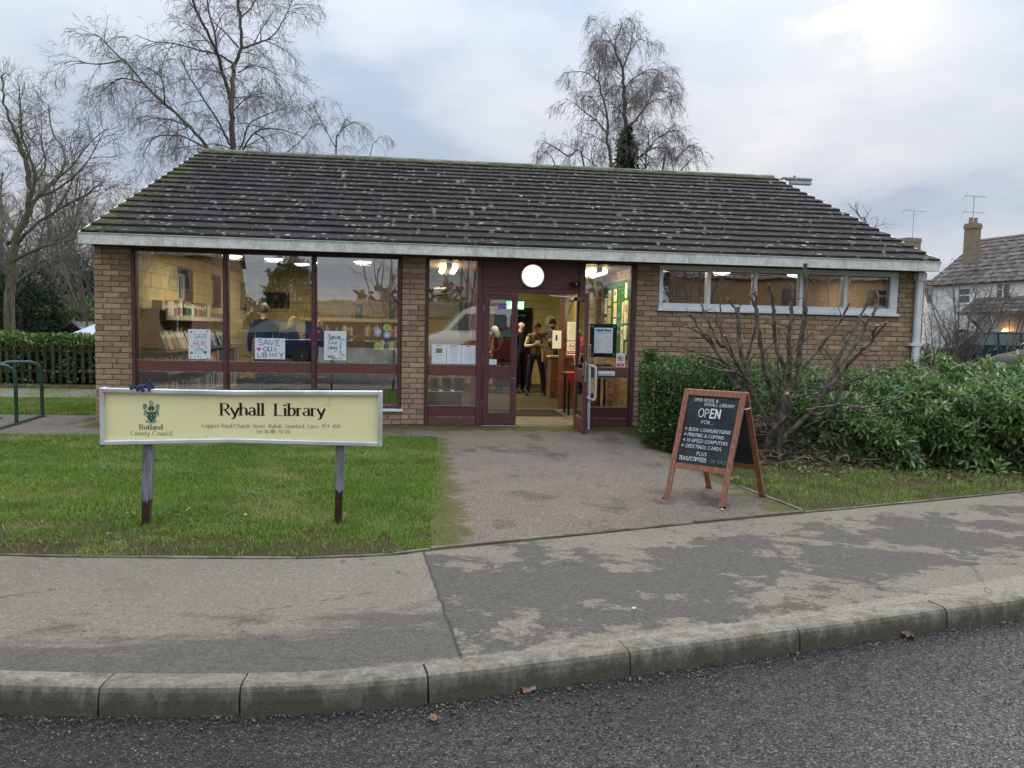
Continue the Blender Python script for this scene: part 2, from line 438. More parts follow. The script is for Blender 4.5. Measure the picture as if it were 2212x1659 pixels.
MT['greyshelf'] = mat('grey_shelf_metal', (.20, .19, .14), (.17, .16, .12), 6, .5, world=True)
MT['greenboard'] = mat('green_felt_board', (.018, .10, .042), (.014, .08, .035), 20, .95)
MT['concrete_house'] = mat('grey_stack', (.25, .23, .19), (.17, .16, .13), 4, .9, .5, 20, world=True)

# ---- ground materials
def m_road():
    m = N('road_asphalt'); v = m.pos()
    sp = m.n.new('ShaderNodeSeparateXYZ'); m.l.new(v, sp.inputs[0])
    big = m.noise(v, .8, 3); 
    g = m.math('ADD', m.math('MULTIPLY', sp.outputs[0], .22), m.math('MULTIPLY', m.math('ADD', sp.outputs[1], 9.0), -.35))
    g = m.math('ADD', m.math('ADD', g, m.math('MULTIPLY', big, .9)), -.20, clamp=True)
    c = m.mix(g, (.060, .054, .047), (.20, .182, .158))
    st = m.voro(v, 105, out='Color'); sc1 = m.n.new('ShaderNodeSeparateColor'); m.l.new(st, sc1.inputs[0])
    c = m.mix(1, c, m.ramp(sc1.outputs[0], [(0, .5), (.5, .95), (.9, 1.45), (1, 2.4)]), 'MULTIPLY')
    d = m.voro(v, 105)
    c = m.mix(m.ramp(d, [(.35, 0), (.75, .75)]), c, (.018, .018, .02))
    m.set('Base Color', c); m.set('Roughness', .75); m.set('Specular IOR Level', .18)
    h = m.math('ADD', m.math('MULTIPLY', d, -1), m.math('MULTIPLY', m.noise(v, 40, 3), .8))
    m.bump(h, 1.0, .012); return m.mat
def m_pave():
    m = N('pavement_asphalt'); v = m.pos()
    sp = m.n.new('ShaderNodeSeparateXYZ'); m.l.new(v, sp.inputs[0]); X, Y = sp.outputs[0], sp.outputs[1]
    light = m.mix(m.noise(v, 3, 4), (.18, .158, .120), (.24, .213, .165))
    wet = m.mix(m.noise(v, 9, 3), (.092, .084, .071), (.128, .117, .100))
    # which side of the trench joint
    line = m.math('ADD', m.math('MULTIPLY_ADD', Y, .1, .60), X)       # x - (.04+(-6.35-y)*.1)
    right = m.math('GREATER_THAN', line, .005)
    n = m.noise(m.mapv(v, (1, 1.25, 1), rot=(0, 0, .5)), 1.7, 9, .74, .25)
    # distance from kerb line approx
    kd = m.math('SUBTRACT', Y, m.math('ADD', m.math('MULTIPLY', X, .19), m.math('MULTIPLY', m.math('MULTIPLY', X, X), .022)))   # -8 at kerb back
    kd = m.math('ADD', kd, 8.03)
    edge = m.math('MULTIPLY', m.math('ABSOLUTE', m.math('SUBTRACT', kd, .85)), .20)
    rw = m.ramp(m.math('SUBTRACT', m.math('SUBTRACT', m.math('MULTIPLY_ADD', m.noise(v, 16, 5, .75), .17, m.math('SUBTRACT', n, .085)), edge), m.math('MULTIPLY', X, .008)), [(.36, 0), (.395, 1)])
    n4 = m.noise(m.mapv(v, (.55, 1.6, 1), rot=(0, 0, .15)), 3.2, 7, .7, .2)
    lw = m.ramp(m.math('SUBTRACT', m.math('MULTIPLY_ADD', n4, 1.15, .30), m.math('MULTIPLY', kd, .55)), [(.44, 0), (.60, .95)])
    sm = m.ramp(m.noise(m.mapv(v, (.6, 1.6, 1)), 5, 6, .7), [(.60, 0), (.68, .55)])
    lw = m.math('MAXIMUM', lw, sm)
    w = m.n.new('ShaderNodeMix'); w.data_type = 'FLOAT'; m.l.new(right, w.inputs[0]); m.l.new(lw, w.inputs[2]); m.l.new(rw, w.inputs[3])
    c = m.mix(w.outputs[0], light, wet)
    # pale cement strip behind the kerb
    ks = m.ramp(m.math('ADD', kd, m.math('MULTIPLY', m.noise(v, 8, 4), .12)), [(.115, 1), (.15, 0)])
    c = m.mix(m.math('MULTIPLY', ks, .55), c, (.30, .28, .235))
    # trench joint and cracks
    jl = m.ramp(m.math('ABSOLUTE', m.math('ADD', line, m.math('MULTIPLY_ADD', m.noise(v, 9, 3), .03, -.015))), [(.004, 1), (.012, 0)])
    c = m.mix(m.math('MULTIPLY', jl, .8), c, (.05, .048, .042))
    cr = m.voro(m.mapv(v, (1, 1, 1), (.3, .1, 0)), .8, 'DISTANCE_TO_EDGE')
    wob = m.math('ADD', cr, m.math('MULTIPLY_ADD', m.noise(v, 7, 5, .7), .10, -.05))
    crk = m.math('MULTIPLY', m.ramp(m.math('ABSOLUTE', wob), [(.001, 1), (.005, 0)]), m.ramp(m.noise(v, .9, 2), [(.52, 0), (.56, 1)]))
    c = m.mix(m.math('MULTIPLY', crk, .75), c, (.06, .055, .05))
    # grit
    st = m.voro(v, 150, out='Color'); s1 = m.n.new('ShaderNodeSeparateColor'); m.l.new(st, s1.inputs[0])
    c = m.mix(1, c, m.ramp(s1.outputs[0], [(0, .78), (.5, 1), (.93, 1.15), (1, 1.45)]), 'MULTIPLY')
    dk = m.ramp(m.voro(v, 13), [(.03, .8), (.055, 0)]); c = m.mix(dk, c, (.04, .038, .035))
    m.set('Base Color', c)
    c = m.mix(1, c, m.ramp(m.noise(v, 34, 5, .75), [(.3, .72), (.5, 1), (.72, 1.22)]), 'MULTIPLY')
    m.set('Roughness', .9); m.set('Specular IOR Level', .12); m.set('Base Color', c)
    m.bump(m.noise(v, 70, 5, .8), .8, .010); return m.mat
def m_path():
    m = N('path_asphalt'); v = m.pos()
    sp = m.n.new('ShaderNodeSeparateXYZ'); m.l.new(v, sp.inputs[0]); X, Y = sp.outputs[0], sp.outputs[1]
    c = m.mix(m.noise(v, 2, 5), (.145, .118, .094), (.225, .188, .152))
    c = m.mix(m.ramp(m.noise(m.mapv(v, (1, .7, 1), (2, 5, 0)), 1.6, 6, .65), [(.54, 0), (.66, .85)]), c, (.085, .072, .06))
    st = m.voro(v, 130, out='Color'); s1 = m.n.new('ShaderNodeSeparateColor'); m.l.new(st, s1.inputs[0])
    c = m.mix(1, c, m.ramp(s1.outputs[0], [(0, .6), (.5, 1), (.9, 1.25), (1, 1.9)]), 'MULTIPLY')
    el = m.math('MINIMUM', m.math('SUBTRACT', .34, m.math('SUBTRACT', X, .08)), m.math('MULTIPLY_ADD', Y, -2, -2.2)); er = m.math('SUBTRACT', X, 2.75)
    wl_ = m.math('MINIMUM', m.math('ADD', Y, .62), m.math('MULTIPLY_ADD', X, 2, 9.1))
    md = m.math('MAXIMUM', m.math('MAXIMUM', el, er), m.math('MULTIPLY', wl_, .7))
    mo = m.ramp(m.math('ADD', md, m.math('MULTIPLY_ADD', m.noise(v, 5, 6, .7), .8, -.42)), [(.0, 0), (.14, .85)])
    gr = m.mix(m.noise(v, 14, 3), (.055, .055, .018), (.12, .13, .028))
    c = m.mix(mo, c, gr)
    c = m.mix(1, c, m.ramp(m.noise(v, 40, 5, .75), [(.3, .75), (.5, 1), (.72, 1.2)]), 'MULTIPLY')
    m.set('Base Color', c); m.set('Roughness', .95); m.set('Specular IOR Level', .1)
    m.bump(m.noise(v, 90, 5, .8), .8, .010); return m.mat
MT['road'] = m_road(); MT['pave'] = m_pave(); MT['path'] = m_path()
def m_kerb():
    m = N('kerb_concrete'); v = m.pos(); r = m.rnd()
    c = m.mix(m.noise(v, 5, 5), (.33, .298, .235), (.24, .216, .165))
    c = m.mix(1, c, m.math('MULTIPLY_ADD', r, .4, .75), 'MULTIPLY')
    sp = m.n.new('ShaderNodeSeparateXYZ'); m.l.new(v, sp.inputs[0])
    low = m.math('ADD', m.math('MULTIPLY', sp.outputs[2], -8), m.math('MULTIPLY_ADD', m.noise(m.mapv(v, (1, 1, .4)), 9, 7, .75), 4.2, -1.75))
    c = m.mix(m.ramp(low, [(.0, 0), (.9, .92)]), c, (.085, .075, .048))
    c = m.mix(m.ramp(m.noise(v, 45, 5, .75), [(.45, 0), (.62, .6)]), c, (.12, .105, .078))
    c = m.mix(m.ramp(m.noise(v, 110, 3, .7), [(.60, 0), (.74, .5)]), c, (.42, .40, .34))
    m.set('Base Color', c); m.set('Roughness', .92); m.bump(m.noise(v, 60, 6, .8), 1.0, .010); return m.mat
MT['kerb'] = m_kerb()
MT['edging'] = mat('edging_concrete', (.17, .155, .115), (.09, .085, .05), 6, .95, .5, 80, rnd=.2, world=True)
def m_lawn():
    m = N('lawn_soil'); v = m.pos()
    c = m.mix(m.ramp(m.noise(v, 2.5, 6, .65), [(.4, 0), (.62, 1)]), (.105, .075, .045), (.085, .095, .032))
    c = m.mix(m.ramp(m.noise(v, 40, 4, .7), [(.4, 0), (.7, .7)]), c, (.05, .042, .026))
    m.set('Base Color', c); m.set('Roughness', 1); m.set('Specular IOR Level', .05); m.bump(m.noise(v, 60, 5, .7), .9, .03); return m.mat
MT['lawn'] = m_lawn()
MT['mossy'] = mat('mossy_paving', (.18, .165, .135), (.12, .13, .038), 1.6, .95, .5, 70, world=True, lo=.42, hi=.55)
def m_blade(name, stops, rough=.55):
    m = N(name); v = m.pos()
    r = m.n.new('ShaderNodeNewGeometry').outputs['Random Per Island']
    c = m.ramp(r, stops)
    c = m.mix(m.ramp(m.noise(v, 1.3, 4), [(.3, 0), (.7, .55)]), c, sc(stops[1][1], .62))
    c = m.mix(m.ramp(m.noise(m.mapv(v, (1, 1, 1), (9, 4, 0)), 1.1, 3), [(.52, 0), (.68, .45)]), c, sc((stops[-2][1]), 1.35))
    m.set('Base Color', c); m.set('Roughness', .7); m.set('Specular IOR Level', .12)
    tl = m.n.new('ShaderNodeBsdfTranslucent'); m.l.new(c, tl.inputs[0]); mx = m.n.new('ShaderNodeMixShader'); mx.inputs[0].default_value = .3
    m.l.new(m.b.outputs[0], mx.inputs[1]); m.l.new(tl.outputs[0], mx.inputs[2]); m.l.new(mx.outputs[0], m.out.inputs[0])
    return m.mat
MT['blade'] = m_blade('grass_blade', [(0, (.09, .18, .022)), (.3, (.14, .27, .034)), (.6, (.20, .345, .048)), (.86, (.26, .37, .07)), (.9, (.36, .34, .14)), (1, (.44, .38, .18))])
MT['blade_dry'] = m_blade('worn_grass_blade', [(0, (.11, .20, .03)), (.45, (.18, .29, .05)), (.7, (.25, .33, .08)), (.85, (.33, .29, .14)), (1, (.42, .35, .20))])

# ------------------------------------------------------------------ the ground
def catmull(P, n=8):
    P = [Vector(p) for p in P]; out = []
    for i in range(len(P)-1):
        p0, p1, p2, p3 = P[max(i-1, 0)], P[i], P[i+1], P[min(i+2, len(P)-1)]
        for j in range(n):
            t = j/n
            out.append(.5*((2*p1)+(p2-p0)*t+(2*p0-5*p1+4*p2-p3)*t*t+(3*p1-p0-3*p2+p3)*t**3))
    out.append(P[-1]); return out
PB = [(-60, 14, 0), (-14, -2.6, 0), (-7, -5.0, 0), (-4, -6.0, 0), (-2.49, -6.3, 0), (-1.66, -6.39, 0), (-.73, -6.45, 0), (-.15, -6.40, 0), (.08, -6.31, 0),
      (.94, -6.05, 0), (2.06, -5.70, 0), (3.08, -5.40, 0), (4.38, -5.03, 0), (5.65, -4.64, 0), (9, -3.6, 0), (16, -1.4, 0), (60, 13, 0)]
KB = [(-60, 9, 0), (-14, -4.6, 0), (-6.5, -6.75, 0), (-4, -7.4, 0), (-2.6, -7.72, 0), (-1.69, -7.91, 0), (-1.11, -7.99, 0), (-.5, -8.02, 0), (.02, -7.98, 0), (.91, -7.80, 0),
      (1.84, -7.59, 0), (2.81, -7.36, 0), (3.44, -7.22, 0), (6, -6.5, 0), (10, -5.35, 0), (18, -3.0, 0), (60, 10, 0)]
PBc = catmull(PB, 6); KBc = catmull(KB, 8)
def pb_y(x):
    for a, b in zip(PBc, PBc[1:]):
        if a.x <= x <= b.x: return a.y+(b.y-a.y)*(x-a.x)/max(1e-6, b.x-a.x)
    return -6
def structure(o, label=None): return tag(o, label, None, None, 'structure')
mb = MB(); mb.poly([(-900, -900, -.24), (900, -900, -.24), (900, 900, -.24), (-900, 900, -.24)])
structure(mb.build('ground', MT['lawn'], fix=False))
# road: one gently cambered sheet
xs = np.concatenate([np.linspace(-60, -8, 14), np.linspace(-7, 10, 60), np.linspace(12, 60, 14)]); ys = np.concatenate([np.linspace(-19, -11, 6), np.linspace(-10.6, -5, 40), np.linspace(-3, 12, 6)])
V = []; F = []
for j, y in enumerate(ys):
    for i, x in enumerate(xs):
        V.append((x, y, -.112+.010*noise.noise(Vector((x*.7, y*.7, 3)))*(1 if -8 < x < 10 else 0)))
for j in range(len(ys)-1):
    for i in range(len(xs)-1):
        a = j*len(xs)+i; F.append((a, a+1, a+1+len(xs), a+len(xs)))
mb = MB(); mb.add(V, F); structure(mb.build('road', MT['road'], fix=False, smooth=True))
# lawn: earth slab from the pavement edge back to the horizon
def slab(name, P, z, thick, mtl, parent=None, drop=False):
    mb = MB(); mb.prism([(p[0], p[1], z) for p in P], (0, 0, -thick)); return mb.build(name, mtl, parent)
structure(slab('lawn', [(p.x, p.y, 0) for p in PBc]+[(60, 15, 0), (500, 160, 0), (500, 800, 0), (-500, 800, 0), (-500, 170, 0)], -.004, .2, MT['lawn']))
structure(slab('pavement', [(p.x, p.y, 0) for p in KBc]+[(p.x, p.y, 0) for p in reversed(PBc)], 0, .22, MT['pave']))
# path to the door
structure(slab('path', [(.08, -6.30), (.10, -5.2), (.15, -3.6), (.24, -1.1), (-4.5, -1.15), (-9, -1.3), (-16, -1.6), (-16, 1.1), (-4.45, .98), (-4.45, -.002), (3.3, -.002), (3.3, -1.4), (2.92, -1.95), (2.96, -4.33), (3.08, -5.0), (3.08, -5.40), (2.06, -5.69), (.94, -6.04)], .002, .05, MT['path']))
structure(slab('side_path', [(-24, 3.55), (-4.45, 3.45), (-4.45, 5.6), (-24, 5.8)], .003, .05, MT['mossy']))
structure(slab('car_park', [(9.2, -1.5), (80, 20), (80, 60), (9.2, 60)], .002, .05, MT['road']))
# kerb
kerb = thing('kerb', 'weathered concrete kerb with rounded top edge between pavement and road', None, (0, 0, 0), kind='structure')
J = [-3.9, -3.0, -2.1, -1.21, -.68, .03, .92, 1.82, 2.75, 3.65, 4.55, 5.45, 6.4, 7.3, 8.2]
def kb_at(x):
    for a, b in zip(KBc, KBc[1:]):
        if a.x <= x <= b.x:
            t = (x-a.x)/(b.x-a.x); p = a.lerp(b, t); d = (b-a).normalized(); return p, Vector((d.y, -d.x, 0))
def kerb_piece(x0, x1, name, jit=0):
    prof = [(0, -.2), (0, .003), (.092, .003), (.112, -.004), (.122, -.02), (.128, -.05), (.135, -.2)]
    mb = MB(); V = []; k = 7; n = len(prof); dz = random.uniform(-.003, .003)*jit; dd = random.uniform(-.004, .004)*jit
    for i in range(k+1):
        x = x0+(x1-x0)*i/k; p, nn = kb_at(x)
        for d, z in prof:
            q = p+nn*(d+dd); V.append((q.x, q.y, z+dz+(random.uniform(-.0012, .0012) if z > -.1 else 0)))
    F = [(i*n+j, i*n+j+1, (i+1)*n+j+1, (i+1)*n+j) for i in range(k) for j in range(n-1)]
    F += [tuple(range(n)), tuple(k*n+j for j in range(n-1, -1, -1))]
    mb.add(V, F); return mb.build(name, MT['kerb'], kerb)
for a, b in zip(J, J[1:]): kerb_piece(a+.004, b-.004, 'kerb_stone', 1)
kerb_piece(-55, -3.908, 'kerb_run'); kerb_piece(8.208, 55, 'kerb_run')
# concrete edging strip at the back of the pavement and along the path
edg = thing('path_edging', 'thin concrete edging strip between lawn, path and pavement', None, (0, 0, 0), kind='structure')
def edge_run(P, w=.034, top=.010, L=.9):
    pts = [Vector(p) for p in P]
    for a, b in zip(pts, pts[1:]):
        n = max(1, round((b-a).length/L))
        for i in range(n):
            p = a.lerp(b, i/n); q = a.lerp(b, (i+1)/n); t = (q-p).normalized()*.004
            zz_ = top+random.uniform(-.004, .004); mb = MB(); mb.bar(p+t+Vector((0, 0, zz_-.06)), q-t+Vector((0, 0, zz_-.06+random.uniform(-.002, .002))), w, .12)
            mb.build('edging_stone', MT['edging'], edg)
edge_run([(-4, -5.98, 0), (-2.49, -6.28, 0), (-1.66, -6.37, 0), (-.73, -6.43, 0), (-.15, -6.38, 0), (.08, -6.29, 0)], top=.006)
edge_run([(.08, -6.29, 0), (.94, -6.03, 0), (2.06, -5.68, 0), (3.08, -5.38, 0)], top=.014)
edge_run([(3.08, -5.38, 0), (4.38, -5.01, 0), (5.65, -4.62, 0), (9, -3.58, 0)], top=.012)
edge_run([(3.10, -5.33, 0), (3.06, -4.95, 0), (2.98, -4.33, 0)], top=.01, w=.04)
edge_run([(-16, 5.9, 0), (-4.6, 5.75, 0)], top=.05, w=.05)

# ------------------------------------------------------------------ grass
def blades(name, N_, region, hmin, hmax, w, mt, dens=None, lean=.8, seed=1, z0=0, label='', kind='stuff'):
    rg = np.random.RandomState(seed)
    x0, x1, y0, y1 = region
    X = rg.uniform(x0, x1, N_); Y = rg.uniform(y0, y1, N_)
    if dens is not None:
        k = dens(X, Y, rg); X, Y = X[k > 0], Y[k > 0]; kk = k[k > 0]
    else: kk = np.ones(N_)
    n = len(X); h = rg.uniform(hmin, hmax, n)*np.clip(kk, .35, 1.6); a = rg.uniform(0, 2*np.pi, n); ln = rg.uniform(.1, lean, n)*h
    ww = w*rg.uniform(.7, 1.3, n)
    b = a+rg.uniform(1.2, 1.9, n)
    dx, dy = np.cos(a), np.sin(a); wx, wy = np.cos(b)*ww, np.sin(b)*ww
    z = np.full(n, z0)
    P = np.zeros((n, 5, 3))
    P[:, 0] = np.stack([X-wx, Y-wy, z-.004], 1); P[:, 1] = np.stack([X+wx, Y+wy, z-.004], 1)
    P[:, 2] = np.stack([X+dx*ln*.35+wx*.8, Y+dy*ln*.35+wy*.8, z+h*.6], 1); P[:, 3] = np.stack([X+dx*ln*.35-wx*.8, Y+dy*ln*.35-wy*.8, z+h*.6], 1)
    P[:, 4] = np.stack([X+dx*ln*1.1, Y+dy*ln*1.1, z+h*.92], 1)
    base = np.arange(n)[:, None]*5
    F = np.concatenate([base+[0, 1, 2], base+[0, 2, 3], base+[3, 2, 4]], 0)
    return tag(npmesh(name, P.reshape(-1, 3), F, MT[mt]), label, 'grass', None, kind)
def vnoise(X, Y, s, seed=0):
    """cheap smooth value noise"""
    rg = np.random.RandomState(seed); T = rg.rand(64, 64); x, y = X*s+200, Y*s+200
    xi, yi = np.floor(x).astype(int), np.floor(y).astype(int); fx, fy = x-xi, y-yi; fx = fx*fx*(3-2*fx); fy = fy*fy*(3-2*fy)
    g = lambda i, j: T[(xi+i) % 64, (yi+j) % 64]
    return (g(0,0)*(1-fx)+g(1,0)*fx)*(1-fy)+(g(0,1)*(1-fx)+g(1,1)*fx)*fy
PBx = np.array([p.x for p in PBc]); PBy = np.array([p.y for p in PBc])
def front_dens(X, Y, rg):
    d = Y-np.interp(X, PBx, PBy)                     # distance behind the pavement edge
    nz = vnoise(X, Y, 3.1, 3)*.6+vnoise(X, Y, 9, 4)*.4
    k = np.where(d < .02, 0, np.where(d < .85, .12+.6*d+(nz-.5)*1.9, .95+(nz-.5)*1.1))
    k = np.where((d < .85) & (k < .2), 0, k)
    edge = .10+.06*vnoise(X, Y, 7, 9)-X+.04*(Y+6.3)*.3
    k = np.where(edge < rg.uniform(-.09, .04, len(X)), 0, k)
    return np.where(rg.rand(len(X)) < np.clip(k+.15, 0, 1), np.clip(k, 0, 1.15), 0)
blades('lawn_grass', 210000, (-5.2, .22, -6.5, -1.15), .018, .046, .0022, 'blade', front_dens, 1.3, 1, label='short green lawn grass, worn and muddy near the pavement')
blades('lawn_grass', 26000, (-9.5, -5.2, -6, -1.2), .02, .05, .004, 'blade', lambda X, Y, rg: np.where(Y > np.interp(X, PBx, PBy)+.03, 1.0, 0), 1.2, 5, label='lawn grass further along to the left of the sign board')
blades('lawn_grass', 60000, (-13, -4.5, .98, 3.5), .03, .06, .004, 'blade', None, 1.0, 2, label='deep green grass strip beside the brick gable')
blades('lawn_grass', 9000, (-16, -4.5, 3.5, 7.2), .01, .04, .006, 'blade_dry', lambda X, Y, rg: np.where(vnoise(X, Y, 1.1, 5)+rg.uniform(-.1, .1, len(X)) > .5, 1, 0), 1.3, 6, label='thin mossy grass patches in front of the picket fence')
blades('worn_grass', 17000, (-5.2, .1, -6.5, -5.2), .010, .032, .0024, 'blade_dry', lambda X, Y, rg: np.where((Y-np.interp(X, PBx, PBy) > .03) & (Y-np.interp(X, PBx, PBy) < 1.0) & (vnoise(X, Y, 5, 33)+rg.uniform(-.25, .25, len(X)) > .42), .9, 0), 1.5, 31, label='thin trampled grass along the muddy front edge of the lawn')
def verge_dens(X, Y, rg):
    d = Y-np.interp(X, PBx, PBy); nz = vnoise(X, Y, 4, 13)*.6+vnoise(X, Y, 10, 14)*.4
    k = np.where((d < .02) | (d > 2.3), 0, .35+(nz-.42)*1.6); lim = np.where(Y > -4.35, 3.02, 3.12)
    k = np.where(X < lim, 0, k); k = np.where(d > 1.35, k*.55, k)
    return np.where(rg.rand(len(X)) < np.clip(k, 0, 1), np.clip(k+.3, 0, 1.1), 0)
blades('verge_grass', 95000, (3.0, 9.5, -5.5, -2.3), .015, .05, .0026, 'blade_dry', verge_dens, 1.4, 8, label='sparse yellowing verge grass between the hedge and the pavement')
def wall_dens(X, Y, rg):
    k = vnoise(X, Y, 2.2, 23); return np.where((k > .6) & (rg.rand(len(X)) < .8), .6, 0)
blades('wall_foot_moss', 14000, (-4.4, 3.1, -.95, -.02), .006, .02, .004, 'blade_dry', wall_dens, 1.3, 21, label='moss and tiny grass growing along the foot of the wall')
# loose chippings on the road
def stones(name, Nn, region, s0, s1, mt, z, label, dens=None, seed=3):
    rg = np.random.RandomState(seed); x0, x1, y0, y1 = region; X = rg.uniform(x0, x1, Nn); Y = rg.uniform(y0, y1, Nn)
    if dens is not None:
        k = dens(X, Y, rg); X, Y = X[k], Y[k]
    n = len(X); s = rg.uniform(s0, s1, n); O = np.array([[1,0,0],[0,1,0],[-1,0,0],[0,-1,0],[0,0,.7],[0,0,-.7]], float)
    P = O[None]*s[:, None, None]*rg.uniform(.6, 1.3, (n, 6, 1)); a = rg.uniform(0, 6.3, n); c, s_ = np.cos(a), np.sin(a)
    Q = P.copy(); Q[:, :, 0] = P[:, :, 0]*c[:, None]-P[:, :, 1]*s_[:, None]; Q[:, :, 1] = P[:, :, 0]*s_[:, None]+P[:, :, 1]*c[:, None]
    Q[:, :, 0] += X[:, None]; Q[:, :, 1] += Y[:, None]; Q[:, :, 2] += z+s[:, None]*.3
    T = np.array([[0,1,4],[1,2,4],[2,3,4],[3,0,4],[1,0,5],[2,1,5],[3,2,5],[0,3,5]]); F = (np.arange(n)[:, None, None]*6+T[None]).reshape(-1, 3)
    return tag(npmesh(name, Q.reshape(-1, 3), F, MT[mt]), label, 'gravel', None, 'stuff')
MT['chip'] = mat('stone_chip', (.06, .056, .052), (.42, .39, .35), 60, .8, rnd=.5, world=True, lo=.5, hi=.8)
KBx = np.array([p.x for p in KBc]); KBy = np.array([p.y for p in KBc])
def road_d(X, Y, rg):
    d = np.interp(X, KBx, KBy)-.14-Y; return (d > 0) & (rg.rand(len(X)) < np.exp(-d/.28)+.18)
stones('road_chippings', 60000, (-2.4, 5, -9.6, -6.6), .0028, .0068, 'chip', -.104, 'loose dark stone chippings on the road beside the kerb', road_d)
stones('pavement_grit', 900, (-3, 6, -8, -4.7), .002, .005, 'chip', 0, 'specks of grit scattered on the pavement', lambda X, Y, rg: (Y < np.interp(X, PBx, PBy)) & (Y > np.interp(X, KBx, KBy)), 5)

# ------------------------------------------------------------------ library building
YR, ZR = 5.4, 4.90            # ridge
YE, ZE = -.36, 2.565          # eaves line of the tiles
YB = 10.9                     # back wall
lib = thing('library_building', 'low brick library with big maroon windows under a mossy tiled roof', 'library', (1.65, 0, 0))
def wall_open(mb, axis, a0, a1, z0, z1, t0, t1, ops=(), mi=0):
    """wall in the a/z plane, thickness t0..t1, with rectangular openings (a0,a1,z0,z1)"""
    A = sorted({a0, a1, *[v for o in ops for v in o[:2]]}); Z = sorted({z0, z1, *[v for o in ops for v in o[2:]]})
    for i in range(len(A)-1):
        run = None
        for j in range(len(Z)-1):
            am, zm = (A[i]+A[i+1])/2, (Z[j]+Z[j+1])/2
            hole = any(o[0] < am < o[1] and o[2] < zm < o[3] for o in ops)
            if not hole:
                if run is None: run = [Z[j], Z[j+1]]
                else: run[1] = Z[j+1]
            if hole or j == len(Z)-2:
                if run:
                    if axis == 'x': mb.box(A[i], A[i+1], t0, t1, run[0], run[1], mi)
                    else: mb.box(t0, t1, A[i], A[i+1], run[0], run[1], mi)
                    run = None
WIN_A = (-3.94, -.27, .22, 2.44); WIN_B = (.07, 3.165, -.05, 2.44); WIN_H = (3.51, 7.30, 1.76, 2.42)
OPS = [WIN_A, WIN_B, WIN_H]
mb = MB(); wall_open(mb, 'x', -4.42, 7.74, -.3, 2.5, .012, .13, OPS); mb.build('front_wall', MT['mortar'], lib)
inner = MB(); wall_open(inner, 'x', -4.15, 7.5, 0, 2.6, .132, .28, OPS); inner.build('inner_wall_lining', MT['yellow'], lib)
MT['brickfar'] = N('brick_far_mat')
def _bf():
    m = MT['brickfar']; v = m.pos(); b = m.n.new('ShaderNodeTexBrick')
    vv = m.n.new('ShaderNodeSeparateXYZ'); m.l.new(v, vv.inputs[0]); cc = m.n.new('ShaderNodeCombineXYZ')
    m.l.new(m.math('ADD', vv.outputs[0], vv.outputs[1]), cc.inputs[0]); m.l.new(vv.outputs[2], cc.inputs[1]); m.l.new(cc.outputs[0], b.inputs[0])
    for k_, val in (('Scale', 1), ('Mortar Size', .008), ('Brick Width', .225), ('Row Height', .075), ('Bias', 0)): b.inputs[k_].default_value = val
    b.inputs['Color1'].default_value = (.33, .20, .095, 1); b.inputs['Color2'].default_value = (.24, .14, .075, 1); b.inputs['Mortar'].default_value = (.24, .18, .12, 1)
    m.set('Base Color', m.mix(m.noise(v, 30, 3), b.outputs[0], (.2, .13, .07))); m.set('Roughness', .9); return m.mat
MT['brickfar'] = _bf()
GW = [(2.70, 3.62, 1.80, 2.30), (4.88, 5.60, 1.80, 2.30), (7.30, 8.02, 1.80, 2.30)]
mb = MB(); wall_open(mb, 'y', .131, YB, -.3, 2.6, -4.42, -4.28, GW)
mb.prism([(-4.42, .01, 2.6), (-4.42, YB, 2.6), (-4.42, YR, 4.85)], (.14, 0, 0)); wall_open(mb, 'y', .131, YB, -.3, 2.6, 7.6, 7.74)
mb.prism([(7.6, .01, 2.6), (7.6, YB, 2.6), (7.6, YR, 4.85)], (.14, 0, 0)); mb.box(-4.27, 7.59, YB-.14, YB, -.3, 2.6)
mb.build('gable_and_rear_wall', MT['brickfar'], lib)
# inside: floor, ceiling, block walls
mb = MB(); mb.box(-4.27, 7.59, .0, YB-.15, -.25, .015); mb.build('floor', MT['carpet'], lib)
mb = MB(); mb.box(.1, 3.13, .04, 2.35, .0151, .019); mb.build('lobby_floor', MT['lino'], lib)
def ceil_z(y): return 2.45+.055*y
mb = MB(); mb.prism([(-4.27, .30, ceil_z(.3)), (-4.27, 8.5, ceil_z(8.5)), (.02, 8.5, ceil_z(8.5)), (.02, .3, ceil_z(.3))], (0, 0, .05))
mb.prism([(.02, 2.45, ceil_z(2.45)), (.02, 8.5, ceil_z(8.5)), (7.59, 8.5, ceil_z(8.5)), (7.59, .3, ceil_z(.3)), (3.4, .3, ceil_z(.3)), (3.4, 2.45, ceil_z(2.45))], (0, 0, .05))
mb.build('ceiling', MT['ceiling'], lib)
mb = MB(); mb.box(.03, 3.38, .13, 2.46, 2.40, 2.44); mb.build('lobby_ceiling', mat('lobby_timber_ceiling', (.30, .17, .08), (.22, .12, .055), 4, .6, stretch=(1, 12, 1), world=True), lib)
mb = MB(); mb.box(-4.27, 7.59, 8.46, 8.6, 0, 3.0); mb.box(-4.28, -4.145, .29, 8.46, 0, .0)
wall_open(mb, 'y', .285, 2.2, 0, 2.62, -4.279, -4.15, GW); wall_open(mb, 'y', 2.2, 8.46, 0, 3.0, -4.279, -4.15, GW)
mb.build('block_wall_core', MT['yjoint'], lib)
